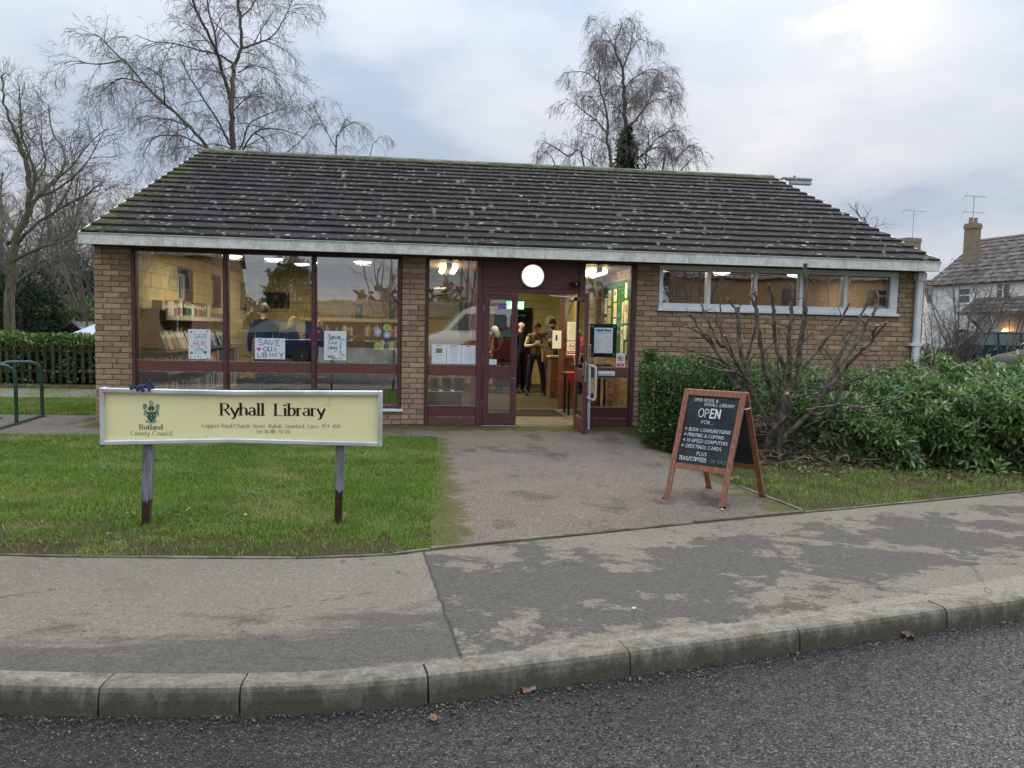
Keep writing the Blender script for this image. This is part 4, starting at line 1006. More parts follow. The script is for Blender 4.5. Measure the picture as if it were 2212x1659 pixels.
# ------------------------------------------------------------------ lettering
def arc(cx, cy, rx, ry, a0, a1, n=10):
    return [(cx+rx*math.cos(R_(a0+(a1-a0)*i/n)), cy+ry*math.sin(R_(a0+(a1-a0)*i/n))) for i in range(n+1)]
GL = {
 'A': (.78, [[(0,0),(.36,1)], [(.36,1),(.74,0)], [(.13,.36),(.61,.36)]]), 'B': (.66, [[(.08,0),(.08,1)], [(.08,1)]+arc(.3,.76,.24,.24,90,-90)+[(.08,.52)], [(.08,.52)]+arc(.32,.26,.28,.26,90,-90)+[(.08,0)]]),
 'C': (.80, [arc(.44,.5,.40,.5,48,312,16)]), 'D': (.78, [[(.08,0),(.08,1)], [(.08,1)]+arc(.3,.5,.42,.5,90,-90,14)+[(.08,0)]]),
 'E': (.60, [[(.08,0),(.08,1)], [(.08,1),(.52,1)], [(.08,.52),(.46,.52)], [(.08,0),(.54,0)]]), 'F': (.58, [[(.08,0),(.08,1)], [(.08,1),(.52,1)], [(.08,.52),(.44,.52)]]),
 'G': (.82, [arc(.44,.5,.40,.5,50,340,16)+[(.80,.46),(.54,.46)]]), 'H': (.76, [[(.08,0),(.08,1)], [(.66,0),(.66,1)], [(.08,.52),(.66,.52)]]), 'I': (.24, [[(.12,0),(.12,1)]]),
 'K': (.70, [[(.08,0),(.08,1)], [(.62,1),(.08,.42)], [(.24,.58),(.66,0)]]), 'L': (.58, [[(.08,0),(.08,1)], [(.08,0),(.52,0)]]), 'M': (.92, [[(.08,0),(.12,1)], [(.12,1),(.45,.15)], [(.45,.15),(.78,1)], [(.78,1),(.82,0)]]),
 'N': (.76, [[(.08,0),(.08,1)], [(.08,1),(.66,0)], [(.66,0),(.66,1)]]), 'O': (.86, [arc(.43,.5,.38,.5,90,450,20)]), 'P': (.62, [[(.08,0),(.08,1)], [(.08,1)]+arc(.3,.74,.26,.26,90,-90)+[(.08,.48)]]),
 'R': (.68, [[(.08,0),(.08,1)], [(.08,1)]+arc(.3,.75,.26,.25,90,-90)+[(.08,.5)], [(.30,.5),(.64,0)]]), 'S': (.58, [arc(.29,.75,.22,.25,40,270,9)[:-1]+arc(.29,.25,.24,.25,90,-140,9)]),
 'T': (.66, [[(.32,0),(.32,1)], [(.0,1),(.64,1)]]), 'U': (.74, [[(.08,1),(.08,.32)]+arc(.36,.30,.28,.30,180,360)+[(.64,.32),(.64,1)]]), 'V': (.72, [[(0,1),(.35,0)], [(.35,0),(.70,1)]]),
 'Y': (.70, [[(0,1),(.34,.48)], [(.68,1),(.34,.48)], [(.34,.48),(.34,0)]]), 'W': (.98, [[(0,1),(.24,0)],[(.24,0),(.48,.9)],[(.48,.9),(.72,0)],[(.72,0),(.96,1)]]),
 'a': (.50, [arc(.22,.46,.17,.2,150,20,7)+[(.40,.42),(.40,0)], [(.40,.36)]+arc(.22,.18,.18,.17,80,330,10)]), 'b': (.56, [[(.08,1.04),(.08,0)], arc(.28,.33,.21,.33,150,-150,14)]), 'c': (.48, [arc(.28,.33,.22,.33,50,310,14)]),
 'd': (.58, [[(.46,1.04),(.46,0)], arc(.27,.33,.21,.33,30,330,14)]), 'e': (.52, [[(.07,.36),(.46,.36)]+arc(.27,.33,.20,.33,5,315,14)]), 'f': (.34, [[(.12,0),(.12,.84)]+arc(.26,.84,.14,.18,180,60,6), [(.0,.64),(.28,.64)]]),
 'g': (.54, [arc(.25,.36,.19,.27,0,360,14), [(.44,.6),(.44,-.1)]+arc(.26,-.1,.18,.18,0,-150,8)]), 'h': (.58, [[(.08,0),(.08,1.04)], [(.08,.42)]+arc(.28,.42,.2,.23,180,0,8)+[(.48,0)]]),
 'i': (.24, [[(.12,0),(.12,.62)], [(.12,.86),(.12,.93)]]), 'k': (.5,[[(.08,0),(.08,1.04)],[(.44,.64),(.1,.28)],[(.2,.38),(.46,0)]]), 'l': (.24, [[(.12,0),(.12,1.04)]]),
 'm': (.88, [[(.08,0),(.08,.64)], [(.08,.42)]+arc(.26,.42,.18,.22,180,0,7)+[(.44,0)], [(.44,.42)]+arc(.62,.42,.18,.22,180,0,7)+[(.80,0)]]), 'n': (.58, [[(.08,0),(.08,.64)], [(.08,.42)]+arc(.28,.42,.2,.22,180,0,8)+[(.48,0)]]),
 'o': (.58, [arc(.29,.33,.23,.33,90,450,16)]), 'p': (.58, [[(.08,.64),(.08,-.28)], arc(.29,.33,.21,.33,150,-150,14)]), 'r': (.40, [[(.08,0),(.08,.64)], [(.08,.42)]+arc(.24,.46,.15,.18,170,50,6)]),
 's': (.44, [arc(.21,.49,.14,.16,40,270,7)[:-1]+arc(.21,.17,.16,.17,90,-140,7)]), 't': (.36, [[(.14,.88),(.14,.16)]+arc(.27,.16,.13,.16,180,300,6), [(.0,.64),(.30,.64)]]), 'u': (.58, [[(.08,.64),(.08,.24)]+arc(.27,.24,.19,.24,180,340,8), [(.48,.64),(.48,0)]]),
 'v': (.5,[[(0,.64),(.24,0)],[(.24,0),(.48,.64)]]), 'y': (.54, [[(.0,.64),(.27,.02)], [(.52,.64),(.22,-.22),(.12,-.30),(.03,-.26)]]), 'w': (.76,[[(0,.64),(.18,0)],[(.18,0),(.36,.6)],[(.36,.6),(.54,0)],[(.54,0),(.72,.64)]]),
 '0': (.62, [arc(.31,.5,.25,.5,90,450,16)]), '1': (.38, [[(.08,.8),(.2,1)], [(.2,1),(.2,0)]]), '2': (.58, [arc(.28,.74,.22,.26,160,-40,9)+[(.06,0)], [(.06,0),(.54,0)]]), '4': (.62, [[(.44,0),(.44,1)], [(.44,1),(.02,.3)], [(.02,.3),(.6,.3)]]),
 '5': (.58, [[(.5,1),(.14,1)], [(.14,1),(.10,.56)]+arc(.28,.32,.24,.32,110,-140,10)]), '6': (.60, [[(.44,1),(.14,.55)], arc(.30,.3,.24,.3,90,450,14)]), '7': (.56, [[(.04,1),(.52,1)], [(.52,1),(.18,0)]]),
 '8': (.60, [arc(.30,.76,.19,.24,90,450,12), arc(.30,.27,.24,.27,90,450,12)]), '9': (.60, [[(.16,0),(.46,.45)], arc(.30,.7,.24,.3,90,450,14)]),
 '/': (.42, [[(0,-.12),(.4,1.12)]]), '.': (.24, [[(.10,0),(.10,.06)]]), ',': (.24, [[(.12,.06),(.06,-.16)]]), ':': (.24, [[(.12,0),(.12,.07)], [(.12,.5),(.12,.57)]]), '-': (.44, [[(.06,.48),(.36,.48)]]),
 '!': (.24, [[(.12,.3),(.12,1)], [(.12,0),(.12,.06)]]), '&': (.74, [[(.66,0),(.18,.66)]+arc(.30,.82,.14,.17,200,-20,8)+[(.14,.36)]+arc(.28,.22,.22,.22,150,330,8)+[(.62,.46)]]),
 '@': (.92, [arc(.46,.42,.15,.2,0,360,12), [(.62,.6),(.60,.3)]+arc(.72,.32,.11,.1,200,330,4)+arc(.46,.44,.42,.5,0,300,18)]), '*': (.60, [[(.28,.15),(.28,.85)], [(.02,.32),(.54,.68)], [(.02,.68),(.54,.32)]]), ' ': (.42, []),
 '+': (.6,[[(.3,.1),(.3,.8)],[(.0,.45),(.6,.45)]]), 'l2': (.2, []),
}
def write(mb, text, org, ux, uy, h, mi=0, thick=.09, thin=None, track=.06, serif=False, jit=0, width=None, center=False, rgs=0, lift=.0004):
    """strokes laid as thin ribbons in the plane of ux, uy; thin = hairline width for contrast lettering"""
    rg = random.Random(rgs+len(text)*7); ux, uy = Vector(ux), Vector(uy); nz = ux.cross(uy); org = Vector(org)
    adv = sum(GL[c][0]+track for c in text)-track; sx = 1
    if width: sx = width/(adv*h)
    x = -adv*sx/2 if center else 0; lay = 0
    for c in text:
        a, st = GL[c]; dx, dy, k = rg.uniform(-jit, jit), rg.uniform(-jit, jit), 1+rg.uniform(-jit, jit)*1.5
        ser = []
        for s in st:
            pts = [Vector(((x+(p[0]+dx)*sx*k), (p[1]*k+dy))) for p in s]
            pts = [Vector((p.x*h, p.y*h)) for p in pts]
            L = []; Rr = []
            for i, p in enumerate(pts):
                t = (pts[min(i+1, len(pts)-1)]-pts[max(i-1, 0)])
                if t.length < 1e-9: t = Vector((0, 1))
                t.normalize(); nn = Vector((-t.y, t.x))
                if thin is None: w = thick*h
                else:
                    w = (thin+(thick-thin)*abs(t.y)**1.6)*h
                    if abs(t.x) > .25 and t.y*t.x > 0 and len(s) == 2: w = (thin+.1*(thick-thin))*h
                L.append(p+nn*w/2); Rr.append(p-nn*w/2)
            if thin is None:
                pts0 = pts[0]; t = (pts[1]-pts[0]).normalized()*thick*h*.35; L[0] = L[0]-t; Rr[0] = Rr[0]-t; t = (pts[-1]-pts[-2]).normalized()*thick*h*.35; L[-1] = L[-1]+t; Rr[-1] = Rr[-1]+t
            lay += 1; z = nz*(lift*(lay % 5))
            V = [org+ux*q.x+uy*q.y+z for q in L]+[org+ux*q.x+uy*q.y+z for q in Rr]; n = len(L)
            mb.add(V, [(i, n+i, n+i+1, i+1) for i in range(n-1)], mi)
            if serif and abs(pts[0].x-pts[-1].x) < .02*h and len(s) >= 2:
                for e_ in (pts[0], pts[-1]):
                    if e_.y < .05*h or e_.y > .6*h or e_.y < -.1*h:
                        if c in 'tu0123456789' : continue
                        lay += 1; z = nz*(lift*(lay % 5)); w = thick*h*1.0; t2 = (thin or thick)*h*.5
                        both = e_.y < .05*h or c.isupper() or c in '14'
                        x0, x1 = e_.x-w, e_.x+(w if both else thick*h*.5)
                        V = [org+ux*xx+uy*yy+z for xx, yy in ((x0, e_.y-t2), (x1, e_.y-t2), (x1, e_.y+t2), (x0, e_.y+t2))]
                        mb.add(V, [(0, 1, 2, 3)], mi)
        x += (a+track)*sx
    return adv*sx*h
def sans(name, text, org, h, mt, parent, ux=(1, 0, 0), uy=(0, 0, 1), align='CENTER', bold=0):
    """small printed line in Blender's own font, turned into a mesh"""
    cu = bpy.data.curves.new(name, 'FONT'); cu.body = text; cu.size = h*1.35; cu.align_x = align; cu.offset = bold
    tmp = bpy.data.objects.new(name, cu); me = bpy.data.meshes.new_from_object(tmp); bpy.data.objects.remove(tmp)
    ux, uy = Vector(ux), Vector(uy); M = Matrix((ux, uy, ux.cross(uy))).transposed().to_4x4(); M.translation = Vector(org)
    if parent is not None: M = chain(parent).inverted() @ M
    me.transform(M); me.materials.clear(); me.materials.append(mt)
    o = bpy.data.objects.new(name, me); COL.objects.link(o); o.parent = parent; return o
X_, Z_ = (1, 0, 0), (0, 0, 1)
def ink(name, c, r=.8): return mat(name, c, rough=r)
I_BLACK = ink('ink_black', (.015, .014, .012)); I_GREY = ink('ink_grey', (.22, .20, .15)); I_PURPLE = ink('ink_purple', (.10, .05, .30)); I_PINK = ink('ink_pink', (.55, .05, .28)); I_BLUE = ink('ink_blue', (.07, .14, .34))
I_RED = ink('ink_red', (.50, .03, .04)); I_GREEN = ink('ink_green', (.06, .28, .08)); I_YEL = ink('ink_yellow', (.65, .60, .12)); I_ORANGE = ink('ink_orange', (.50, .20, .12)); I_NAVY = ink('ink_navy', (.03, .05, .14)); I_LILAC = ink('ink_lilac', (.28, .33, .55)); I_LIME = ink('ink_lime', (.42, .55, .12))
def sheet(name, label, cat, x0, x1, z0, z1, y, group=None, mt=None, skew=0):
    t = thing(name, label, cat, ((x0+x1)/2, y, z0), group=group)
    mb = MB(); mb.prism([(x0, y, z0), (x1, y, z0), (x1+skew, y, z1), (x0+skew, y, z1)], (0, .0012, 0)); mb.build('paper', mt or MT['paper'], t); return t
def disc(mb, x, y, z, r, mi=0, rz=None, n=16):
    mb.poly([(x+r*math.cos(6.283*i/n), y, z+(rz or r)*math.sin(6.283*i/n)) for i in range(n)], mi)
yg = .0385                      # just in front of the window glass
# poster 1: SAVE OUR Library
p = sheet('poster', 'pale blue hand-drawn poster in the left pane with small coloured doodles reading SAVE OUR Library', 'poster', -3.21, -2.915, .915, 1.33, yg)
mb = MB(); y = yg-.0008
write(mb, 'SAVE', (-3.13, y, 1.205), X_, Z_, .062, 0, .09, jit=.05, width=.17, rgs=3)
write(mb, 'OUR', (-3.145, y, 1.10), X_, Z_, .068, 1, .09, jit=.05, width=.17, rgs=4)
write(mb, 'Library', (-3.13, y, 1.035), X_, Z_, .042, 0, .10, jit=.03, width=.13)
for x in (-3.125, -3.08, -3.04): write(mb, '!', (x, y, .965), X_, Z_, .06, 0, .07)
for x, z, r, i in ((-3.175, 1.29, .018, 3), (-2.955, 1.31, .014, 3), (-3.165, 1.09, .012, 2), (-3.07, 1.085, .012, 2), (-2.975, 1.075, .012, 2), (-3.17, 1.0, .024, 3), (-2.985, 1.01, .026, 4), (-3.18, .94, .012, 3), (-3.13, .945, .009, 2), (-3.085, .942, .009, 3), (-3.05, .94, .009, 2), (-2.955, .93, .012, 3)): disc(mb, x, y-.0004, z, r, i, r*.8, 9)
disc(mb, -3.12, y-.0005, 1.132, .012, 4)
mb.build('drawing', [I_BLUE, I_ORANGE, I_RED, I_ORANGE, I_GREEN], p, fix=False)
p = sheet('poster', 'landscape poster in the middle pane reading SAVE OUR LIBRARY in purple with a pink heart', 'poster', -2.315, -1.90, .93, 1.225, yg)
mb = MB(); write(mb, 'SAVE', (-2.27, y, 1.125), X_, Z_, .072, 0, .12, jit=.04, width=.30, rgs=8); write(mb, 'OU', (-2.20, y, 1.04), X_, Z_, .06, 0, .17, width=.12); write(mb, 'R', (-2.05, y, 1.035), X_, Z_, .055, 0, .09)
write(mb, 'LIB', (-2.28, y, .955), X_, Z_, .064, 0, .15, width=.135); write(mb, 'RAR', (-2.12, y, .963), X_, Z_, .05, 0, .10, width=.115); write(mb, 'Y', (-1.975, y, .945), X_, Z_, .075, 0, .15, width=.05)
mb.poly([(-2.258+.032*(16*math.sin(t)**3)/16, y-.0003, 1.068+.030*(13*math.cos(t)-5*math.cos(2*t)-2*math.cos(3*t)-math.cos(4*t))/16) for t in [6.283*i/20 for i in range(20)]], 1); disc(mb, -1.93, y, 1.17, .006, 0)
mb.build('lettering', [I_PURPLE, I_PINK], p, fix=False)
p = sheet('poster', 'pale blue poster in the right pane reading Save our library with a green exclamation mark', 'poster', -1.36, -1.05, .93, 1.345, yg)
mb = MB(); write(mb, 'Save', (-1.30, y, 1.23), X_, Z_, .066, 0, .14, width=.17, jit=.03); write(mb, 'Our', (-1.30, y, 1.16), X_, Z_, .050, 2, .14, width=.13, jit=.03); write(mb, 'Library', (-1.30, y, 1.085), X_, Z_, .052, 1, .13, width=.13, jit=.03)
write(mb, '!', (-1.145, y, 1.06), X_, Z_, .13, 3, .1); disc(mb, -1.205, y, 1.055, .02, 4, None, 8); write(mb, 'warm', (-1.31, y, .965), X_, Z_, .04, 0, .13, width=.10, jit=.05); write(mb, 'space', (-1.26, y, .942), X_, Z_, .03, 0, .12, width=.09)
write(mb, 'books', (-1.13, y, 1.215), X_, Z_, .022, 5, .14, width=.06); write(mb, 'groups', (-1.15, y, .95), X_, Z_, .018, 0, .16, width=.05); write(mb, 'computers', (-1.16, y, 1.05), (.78, 0, -.62), (.62, 0, .78), .022, 0, .14, width=.11)
for a, b, c, d in ((-1.34, 1.03, -1.28, 1.06), (-1.28, 1.06, -1.23, 1.0), (-1.34, 1.03, -1.30, .99), (-1.30, .99, -1.23, 1.0), (-1.17, .99, -1.11, .99), (-1.17, .96, -1.11, .96), (-1.14, 1.01, -1.14, .955)): mb.bar((a, y, b), (c, y, d), .0012, .002, 5)
mb.build('lettering', [I_BLACK, I_PURPLE, I_NAVY, I_GREEN, I_YEL, I_BLUE], p, fix=False)
for x, z, g_, lab in ((-.48, 1.41, 0, 'green-yellow round window sticker, uppermost of the four'), (-.605, 1.345, 1, 'lilac round window sticker, the left one of the lilac pair'), (-.475, 1.305, 1, 'lilac round window sticker below the uppermost green one'), (-.60, 1.14, 0, 'green-yellow round window sticker, lowest of the four')):
    t = thing('window_sticker', lab, 'sticker', (x, yg, z), group='round stickers in the right pane')
    mb = MB(); mb.lathe([(.052, 0), (.052, .001)], (x, yg-.0005, z), 24, 'y'); mb.build('disc', I_LILAC if g_ else I_LIME, t)
    mb = MB(); mb.tube([(x+.034*math.cos(6.283*i/20), yg-.001, z+.034*math.sin(6.283*i/20)) for i in range(20)], .0022, 4, closed=True, cap=False); disc(mb, x, yg-.002, z, .016); mb.build('print', MT['paper'] if g_ else I_GREEN, t, fix=False)
# three printed notices in the narrow window
def lines(mb, x0, x1, z0, z1, y, n, seed, mi=0, th=.0035, cen=True):
    rg = random.Random(seed)
    for i in range(n):
        z = z1-(z1-z0)*i/max(1, n-1); w = (x1-x0)*rg.uniform(.45, 1)
        a = (x0+x1)/2-w/2 if cen else x0; 
        q = a
        while q < a+w:
            wl_ = rg.uniform(.008, .028); mb.box(q, min(q+wl_, a+w), y-.0006, y, z, z+th, mi); q += wl_+.005
for i, (x0, x1, lab) in enumerate(((.165, .378, 'notice with a small photograph, first of three in the narrow window'), (.384, .590, 'middle one of three printed notices in the narrow window'), (.596, .800, 'white notice nearest the door post, one of three in the narrow window'))):
    p = sheet('notice', lab, 'notice', x0, x1, .905, 1.185-.004*i, yg, 'printed notices in the narrow window')
    mb = MB(); lines(mb, x0+.03, x1-.03, .93, 1.155, y, 11 if i else 6, 5+i)
    if i == 0: mb.box(x0+.06, x1-.06, y-.0006, y, 1.06, 1.125, 1)
    write(mb, ('Library', 'Open House', 'Opening')[i], ((x0+x1)/2, y-.001, 1.16), X_, Z_, .014, 2, .16, center=True)
    mb.build('print', [I_GREY, mat('photo_print', (.05, .04, .03), (.5, .35, .12), 60), I_BLACK], p, fix=False)
# door sticker cluster and card on the closed leaf
p = sheet('door_sticker', 'blue and pink rectangular sticker at the top of the closed door glass', 'sticker', 1.105, 1.24, 1.71, 1.80, .012)
mb = MB(); mb.box(1.108, 1.237, .0105, .0115, 1.735, 1.762); mb.build('band', I_PINK, p); mb = MB(); mb.box(1.106, 1.239, .0105, .0115, 1.764, 1.798); mb.box(1.106, 1.239, .0105, .0115, 1.712, 1.733); lines(mb, 1.115, 1.23, 1.77, 1.79, .0105, 2, 3); mb.build('print', I_BLUE, p)
p = sheet('door_card', 'small white card in the lower corner of the closed door glass', 'card', 1.0, 1.11, .905, .98, .012); mb = MB(); lines(mb, 1.01, 1.1, .93, .95, .0113, 2, 8); mb.build('print', I_GREEN, p)
# opening times board
t = thing('opening_times_board', 'dark green framed opening times board hanging inside the right-hand window', 'notice board', (2.69, .03, 1.04))
mb = MB(); mb.box(2.49, 2.895, .0288, .0392, 1.04, 1.53, bev=.006); mb.build('backing', mat('dark_green_perspex', (.008, .022, .018), rough=.15, spec=.5), t)
for x, z in ((2.525, 1.49), (2.86, 1.49), (2.525, 1.08), (2.86, 1.08)):
    mb = MB(); mb.lathe([(.022, 0), (.02, -.008), (.001, -.012)], (x, .0287, z), 14, 'y'); mb.build('sucker', mat('clear_sucker', (.10, .13, .11), rough=.2), t)
mb = MB(); mb.box(2.555, 2.835, .0270, .0285, 1.10, 1.475); mb.build('sheet', MT['paper'], t); yb = .0265
sans('lettering', 'Ryhall Library', (2.70, yb, 1.425), .030, I_NAVY, t, bold=.003)
sans('lettering', 'Opening Times', (2.70, yb, 1.388), .026, I_BLUE, t)
for i, (a, b) in enumerate((('Monday', '10am - 1pm'), ('', '1.30pm - 4pm'), ('Tuesday', 'Closed'), ('Wednesday', 'Closed'), ('Thursday', '9am - 1pm'), ('', '1.30pm - 4pm'), ('Friday', 'Closed'), ('Saturday', '10am - 1pm'))):
    z = 1.345-i*.0275
    if a: sans('lettering', a, (2.567, yb, z), .014, I_GREY, t, align='LEFT')
    sans('lettering', b, (2.822, yb, z), .014, I_GREY, t, align='RIGHT')
mb = MB(); disc(mb, 2.58, yb, 1.125, .01); disc(mb, 2.79, yb, 1.125, .01); mb.build('print', I_BLACK, t)
# no-dogs sign
def prohibition(label, x0, x1, z0, z1, y, wd, parent_y=None, l2=True):
    p = sheet('prohibition_sign', label, 'sign', x0, x1, z0, z1, y); c = (x0+x1)/2; zc = z0+(z1-z0)*.64; r = (x1-x0)*.30
    mb = MB(); mb.tube([(c+r*math.cos(6.283*i/24), y-.001, zc+r*math.sin(6.283*i/24)) for i in range(24)], .0045, 4, closed=True, cap=False); mb.bar((c-r*.7, y-.001, zc+r*.7), (c+r*.7, y-.001, zc-r*.7), .002, .008); mb.build('ring', I_RED, p)
    mb = MB()
    if wd == 'dog': mb.box(c-r*.5, c+r*.3, y-.0006, y-.0002, zc-.012, zc+.012); mb.box(c-r*.7, c-r*.4, y-.0006, y-.0002, zc, zc+.022); mb.box(c-r*.5, c-r*.38, y-.0006, y-.0002, zc-.03, zc-.012); mb.box(c+r*.15, c+r*.27, y-.0006, y-.0002, zc-.03, zc-.012)
    else: mb.box(c-r*.7, c+r*.6, y-.0006, y-.0002, zc-.006, zc+.006); mb.tube([(c+r*.4, y-.001, zc+.01), (c+r*.5, y-.001, zc+.02), (c+r*.3, y-.001, zc+.03)], .002, 4)
    mb.build('symbol', I_BLACK, p)
    mb = MB(); mb.box(x0+.012, x1-.012, y-.0006, y-.0002, z0+.022, z0+(z1-z0)*.30); mb.build('red_band', I_RED, p)
    sans('lettering', 'No smoking' if wd != 'dog' else 'No dogs', (c, y-.0009, z0+(z1-z0)*.19), (x1-x0)*.10, MT['paper'], p, bold=.001)
    return p
prohibition('white no dogs sign with red band low in the right-hand window', 2.90, 3.035, .885, 1.10, yg, 'dog')
prohibition('no smoking sign with red band on the inner screen beside the doorway', 2.60, 2.80, .985, 1.23, 2.395, 'smoke')
p = sheet('notice', 'grey printed notice above the no smoking sign on the inner screen', 'notice', 2.60, 2.80, 1.25, 1.58, 2.395); mb = MB(); lines(mb, 2.62, 2.78, 1.27, 1.54, 2.3945, 15, 77, th=.005); mb.build('print', I_GREY, p)
p = sheet('notice', 'white sheet with a dark square fixed at the edge of the inner doorway', 'notice', 2.33, 2.49, 1.10, 1.42, 2.36); mb = MB(); mb.box(2.385, 2.42, 2.358, 2.3595, 1.24, 1.34); mb.build('print', I_NAVY, p)
# white letter plate on the rail
t = bx('letter_plate', MT['whitepvc'], None, 2.62, 2.875, -.012, -.001, .765, .835, .003); tag(t, 'white blank letter plate on the maroon rail under the right-hand window', 'letter plate')
mb = MB(); mb.box(2.64, 2.855, -.018, -.0125, .785, .815, bev=.002); mb.build('flap', MT['whitepvc'], t)
# white grab rail by the open door
gr_ = thing('grab_rail', 'white tubular grab rail standing beside the open door', 'handrail', (2.39, -.36, 0)); yy = -.36
def q(u, v): return ony((1300+u*.27732)*.864, (640+v*.27732)*.864, yy)
pt = [q(612, 1000), q(610, 1200), q(602, 1572)]; pt[2].z = -.02
mb = MB(); mb.tube([p_+Vector((.02, 0, 0)) for p_ in pt], .024, 12); mb.build('post', MT['white'], gr_, smooth=True)
P_ = [q(570, 985)+Vector((0, .36, 0)), q(590, 984)+Vector((0, .12, 0)), q(640, 990), q(672, 1000), q(682, 1020), q(680, 1150), q(676, 1270), q(668, 1294), q(648, 1298), q(605, 1278), q(565, 1258)+Vector((0, .34, 0))]
mb = MB(); mb.tube(catmull(P_, 5), .021, 12); mb.build('rail_loop', MT['white'], gr_, smooth=True)
# green notice board in the lobby with its papers
nb = thing('notice_board', 'green felt notice board full of papers on the lobby side wall', 'notice board', (3.2, 1.35, 1.0))
mb = MB(); mb.box(3.19, 3.211, .45, 2.15, 1.02, 2.24); mb.build('board', MT['greenboard'], nb)
rg = random.Random(4)
for i, (y0, z0, w, h) in enumerate(((.60, 1.95, .12, .24), (.52, 1.55, .21, .36), (.78, 1.55, .10, .34), (.56, 1.30, .16, .22), (.75, 1.28, .16, .22), (.50, 1.06, .12, .20), (.74, 1.06, .16, .22), (1.25, 1.92, .18, .20), (1.22, 1.66, .2, .23), (1.22, 1.38, .20, .25), (1.62, 1.86, .2, .26), (1.60, 1.56, .22, .26), (1.88, 1.72, .18, .27), (1.88, 1.42, .2, .25), (1.58, 1.26, .2, .27), (1.30, 1.08, .18, .26))):
    mb = MB(); mb.box(3.186, 3.1895, y0, y0+w, z0, z0+h); mb.build('paper', [MT['paper'], mat('cream_paper', (.62, .56, .42)), mat('buff_paper', (.55, .46, .28))][i % 3], nb)
    mb = MB()
    for k_ in range(int(h/.03)): mb.box(3.1853, 3.1858, y0+.015, y0+w-.015-rg.uniform(0, w*.4), z0+h-.03-k_*.03, z0+h-.022-k_*.03)
    if i % 3 == 1: mb.box(3.1848, 3.1852, y0+.03, y0+w-.03, z0+h*.5, z0+h*.8)
    mb.build('print', I_GREY, nb)

# ------------------------------------------------------------------ inside the reading room
def m_book():
    m = N('book_cover'); r = m.rnd()
    c = m.ramp(r, [(0, (.04, .07, .16)), (.10, (.30, .05, .05)), (.18, (.50, .46, .36)), (.30, (.03, .03, .035)), (.40, (.10, .22, .26)), (.50, (.45, .30, .10)), (.58, (.16, .05, .10)), (.68, (.55, .52, .46)), (.78, (.06, .12, .07)), (.88, (.35, .14, .07)), (.96, (.15, .18, .30))], 'CONSTANT')
    m.set('Base Color', c); m.set('Roughness', .4); return m.mat
MT['book'] = m_book(); MT['pages'] = mat('book_pages', (.60, .55, .42), rough=.9)
def book_mesh():
    mb = MB(); mb.box(0, 1, 0, .06, 0, 1, 0); mb.box(0, .12, .0601, 1, 0, 1, 0); mb.box(.88, 1, .0601, 1, 0, 1, 0); mb.box(.121, .879, .0602, .96, .03, .97, 1); mb.box(.2, .8, -.012, -.002, .62, .8, 1); return mb.mesh('book', [MT['book'], MT['pages']])
BOOK = book_mesh()
def books(label, group, p0, dirv, length, hmin, hmax, depth, face_rz, lean=0, seed=0, wmin=.018, wmax=.045, gap=.05, sloped=0):
    """row of books: p0 start, dirv along shelf, spine faces -y of its own frame turned by face_rz"""
    rg = random.Random(seed); s = 0; d = Vector(dirv)
    while s < length:
        w = rg.uniform(wmin, wmax); h = rg.uniform(hmin, hmax)
        if rg.random() < gap: s += rg.uniform(.03, .15); continue
        p = Vector(p0)+d*s
        o = place('book', BOOK, None, p, (sloped, lean+(rg.uniform(-.05, .05) if rg.random() < .25 else 0), face_rz), (w, depth*rg.uniform(.8, 1), h)); tag(o, label, 'book', group); s += w+.003
# left wall shelving: spines face +x (rz=+90: local -y -> +x)
sh = thing('bookshelf', 'long grey metal bookshelf along the yellow left wall seen through the left pane', 'bookshelf', (-3.98, 3.2, .015))
mb = MB(); mb.box(-4.135, -4.115, .92, 5.9, .10, 1.62); mb.build('back_panel', MT['greyshelf'], sh)
for z, d in ((1.50, .34), (.96, .34), (.62, .36), (.22, .38)):
    mb = MB(); mb.box(-4.114, -4.114+d, .92, 5.9, z, z+.02); mb.build('shelf', MT['greyshelf'], sh)
for a, b in ((.92, 1.72), (1.74, 2.9), (2.92, 4.3), (4.32, 5.9)):
    mb = MB(); mb.prism([(-3.774, a, 1.455), (-3.774, b, 1.455), (-3.766, b, 1.52), (-3.766, a, 1.52)], (-.006, 0, 0)); mb.build('label_strip', mat('cream_strip', (.45, .42, .33)), sh)
mb = MB(); mb.box(-4.114, -3.78, .895, .918, 1.44, 1.60); mb.box(-4.114, -3.76, .895, .918, .62, .78); mb.box(-4.114, -3.76, .895, .918, .10, .34); mb.build('end_bracket', MT['greyshelf'], sh)
mb = MB(); mb.box(-4.10, -3.80, .889, .8945, .78, .90); mb.build('label_card', mat('blue_card', (.18, .30, .45), (.5, .55, .6), 40), sh)
books('book standing upright on the top of the long left bookshelf', 'books on top of the left shelf', (-3.86, 1.0, 1.521), (0, 1, 0), 2.5, .20, .25, .16, R_(90), 0, 3, .12, .17, .12)
books('thin picture book leaning on the sloping display shelf', 'books on the sloping display', (-3.84, 1.10, .99), (0, 1, 0), 4.0, .30, .36, .12, R_(90), -.32, 5, .022, .05, .04, -.25)
mb = MB(); rg = random.Random(9)
for z in (.641, .241):
    y = .95
    while y < 5.7:
        w = rg.uniform(.018, .045); h = rg.uniform(.2, .28); xf = -3.79-rg.uniform(0, .02); mb.box(-3.97, xf, y, y+w, z, z+h); y += w+.003+(rg.uniform(.02, .1) if rg.random() < .05 else 0)
tag(mb.build('lower_shelf_books', MT['book']), 'rows of books packed on the lower left shelves', 'books', None, 'stuff')
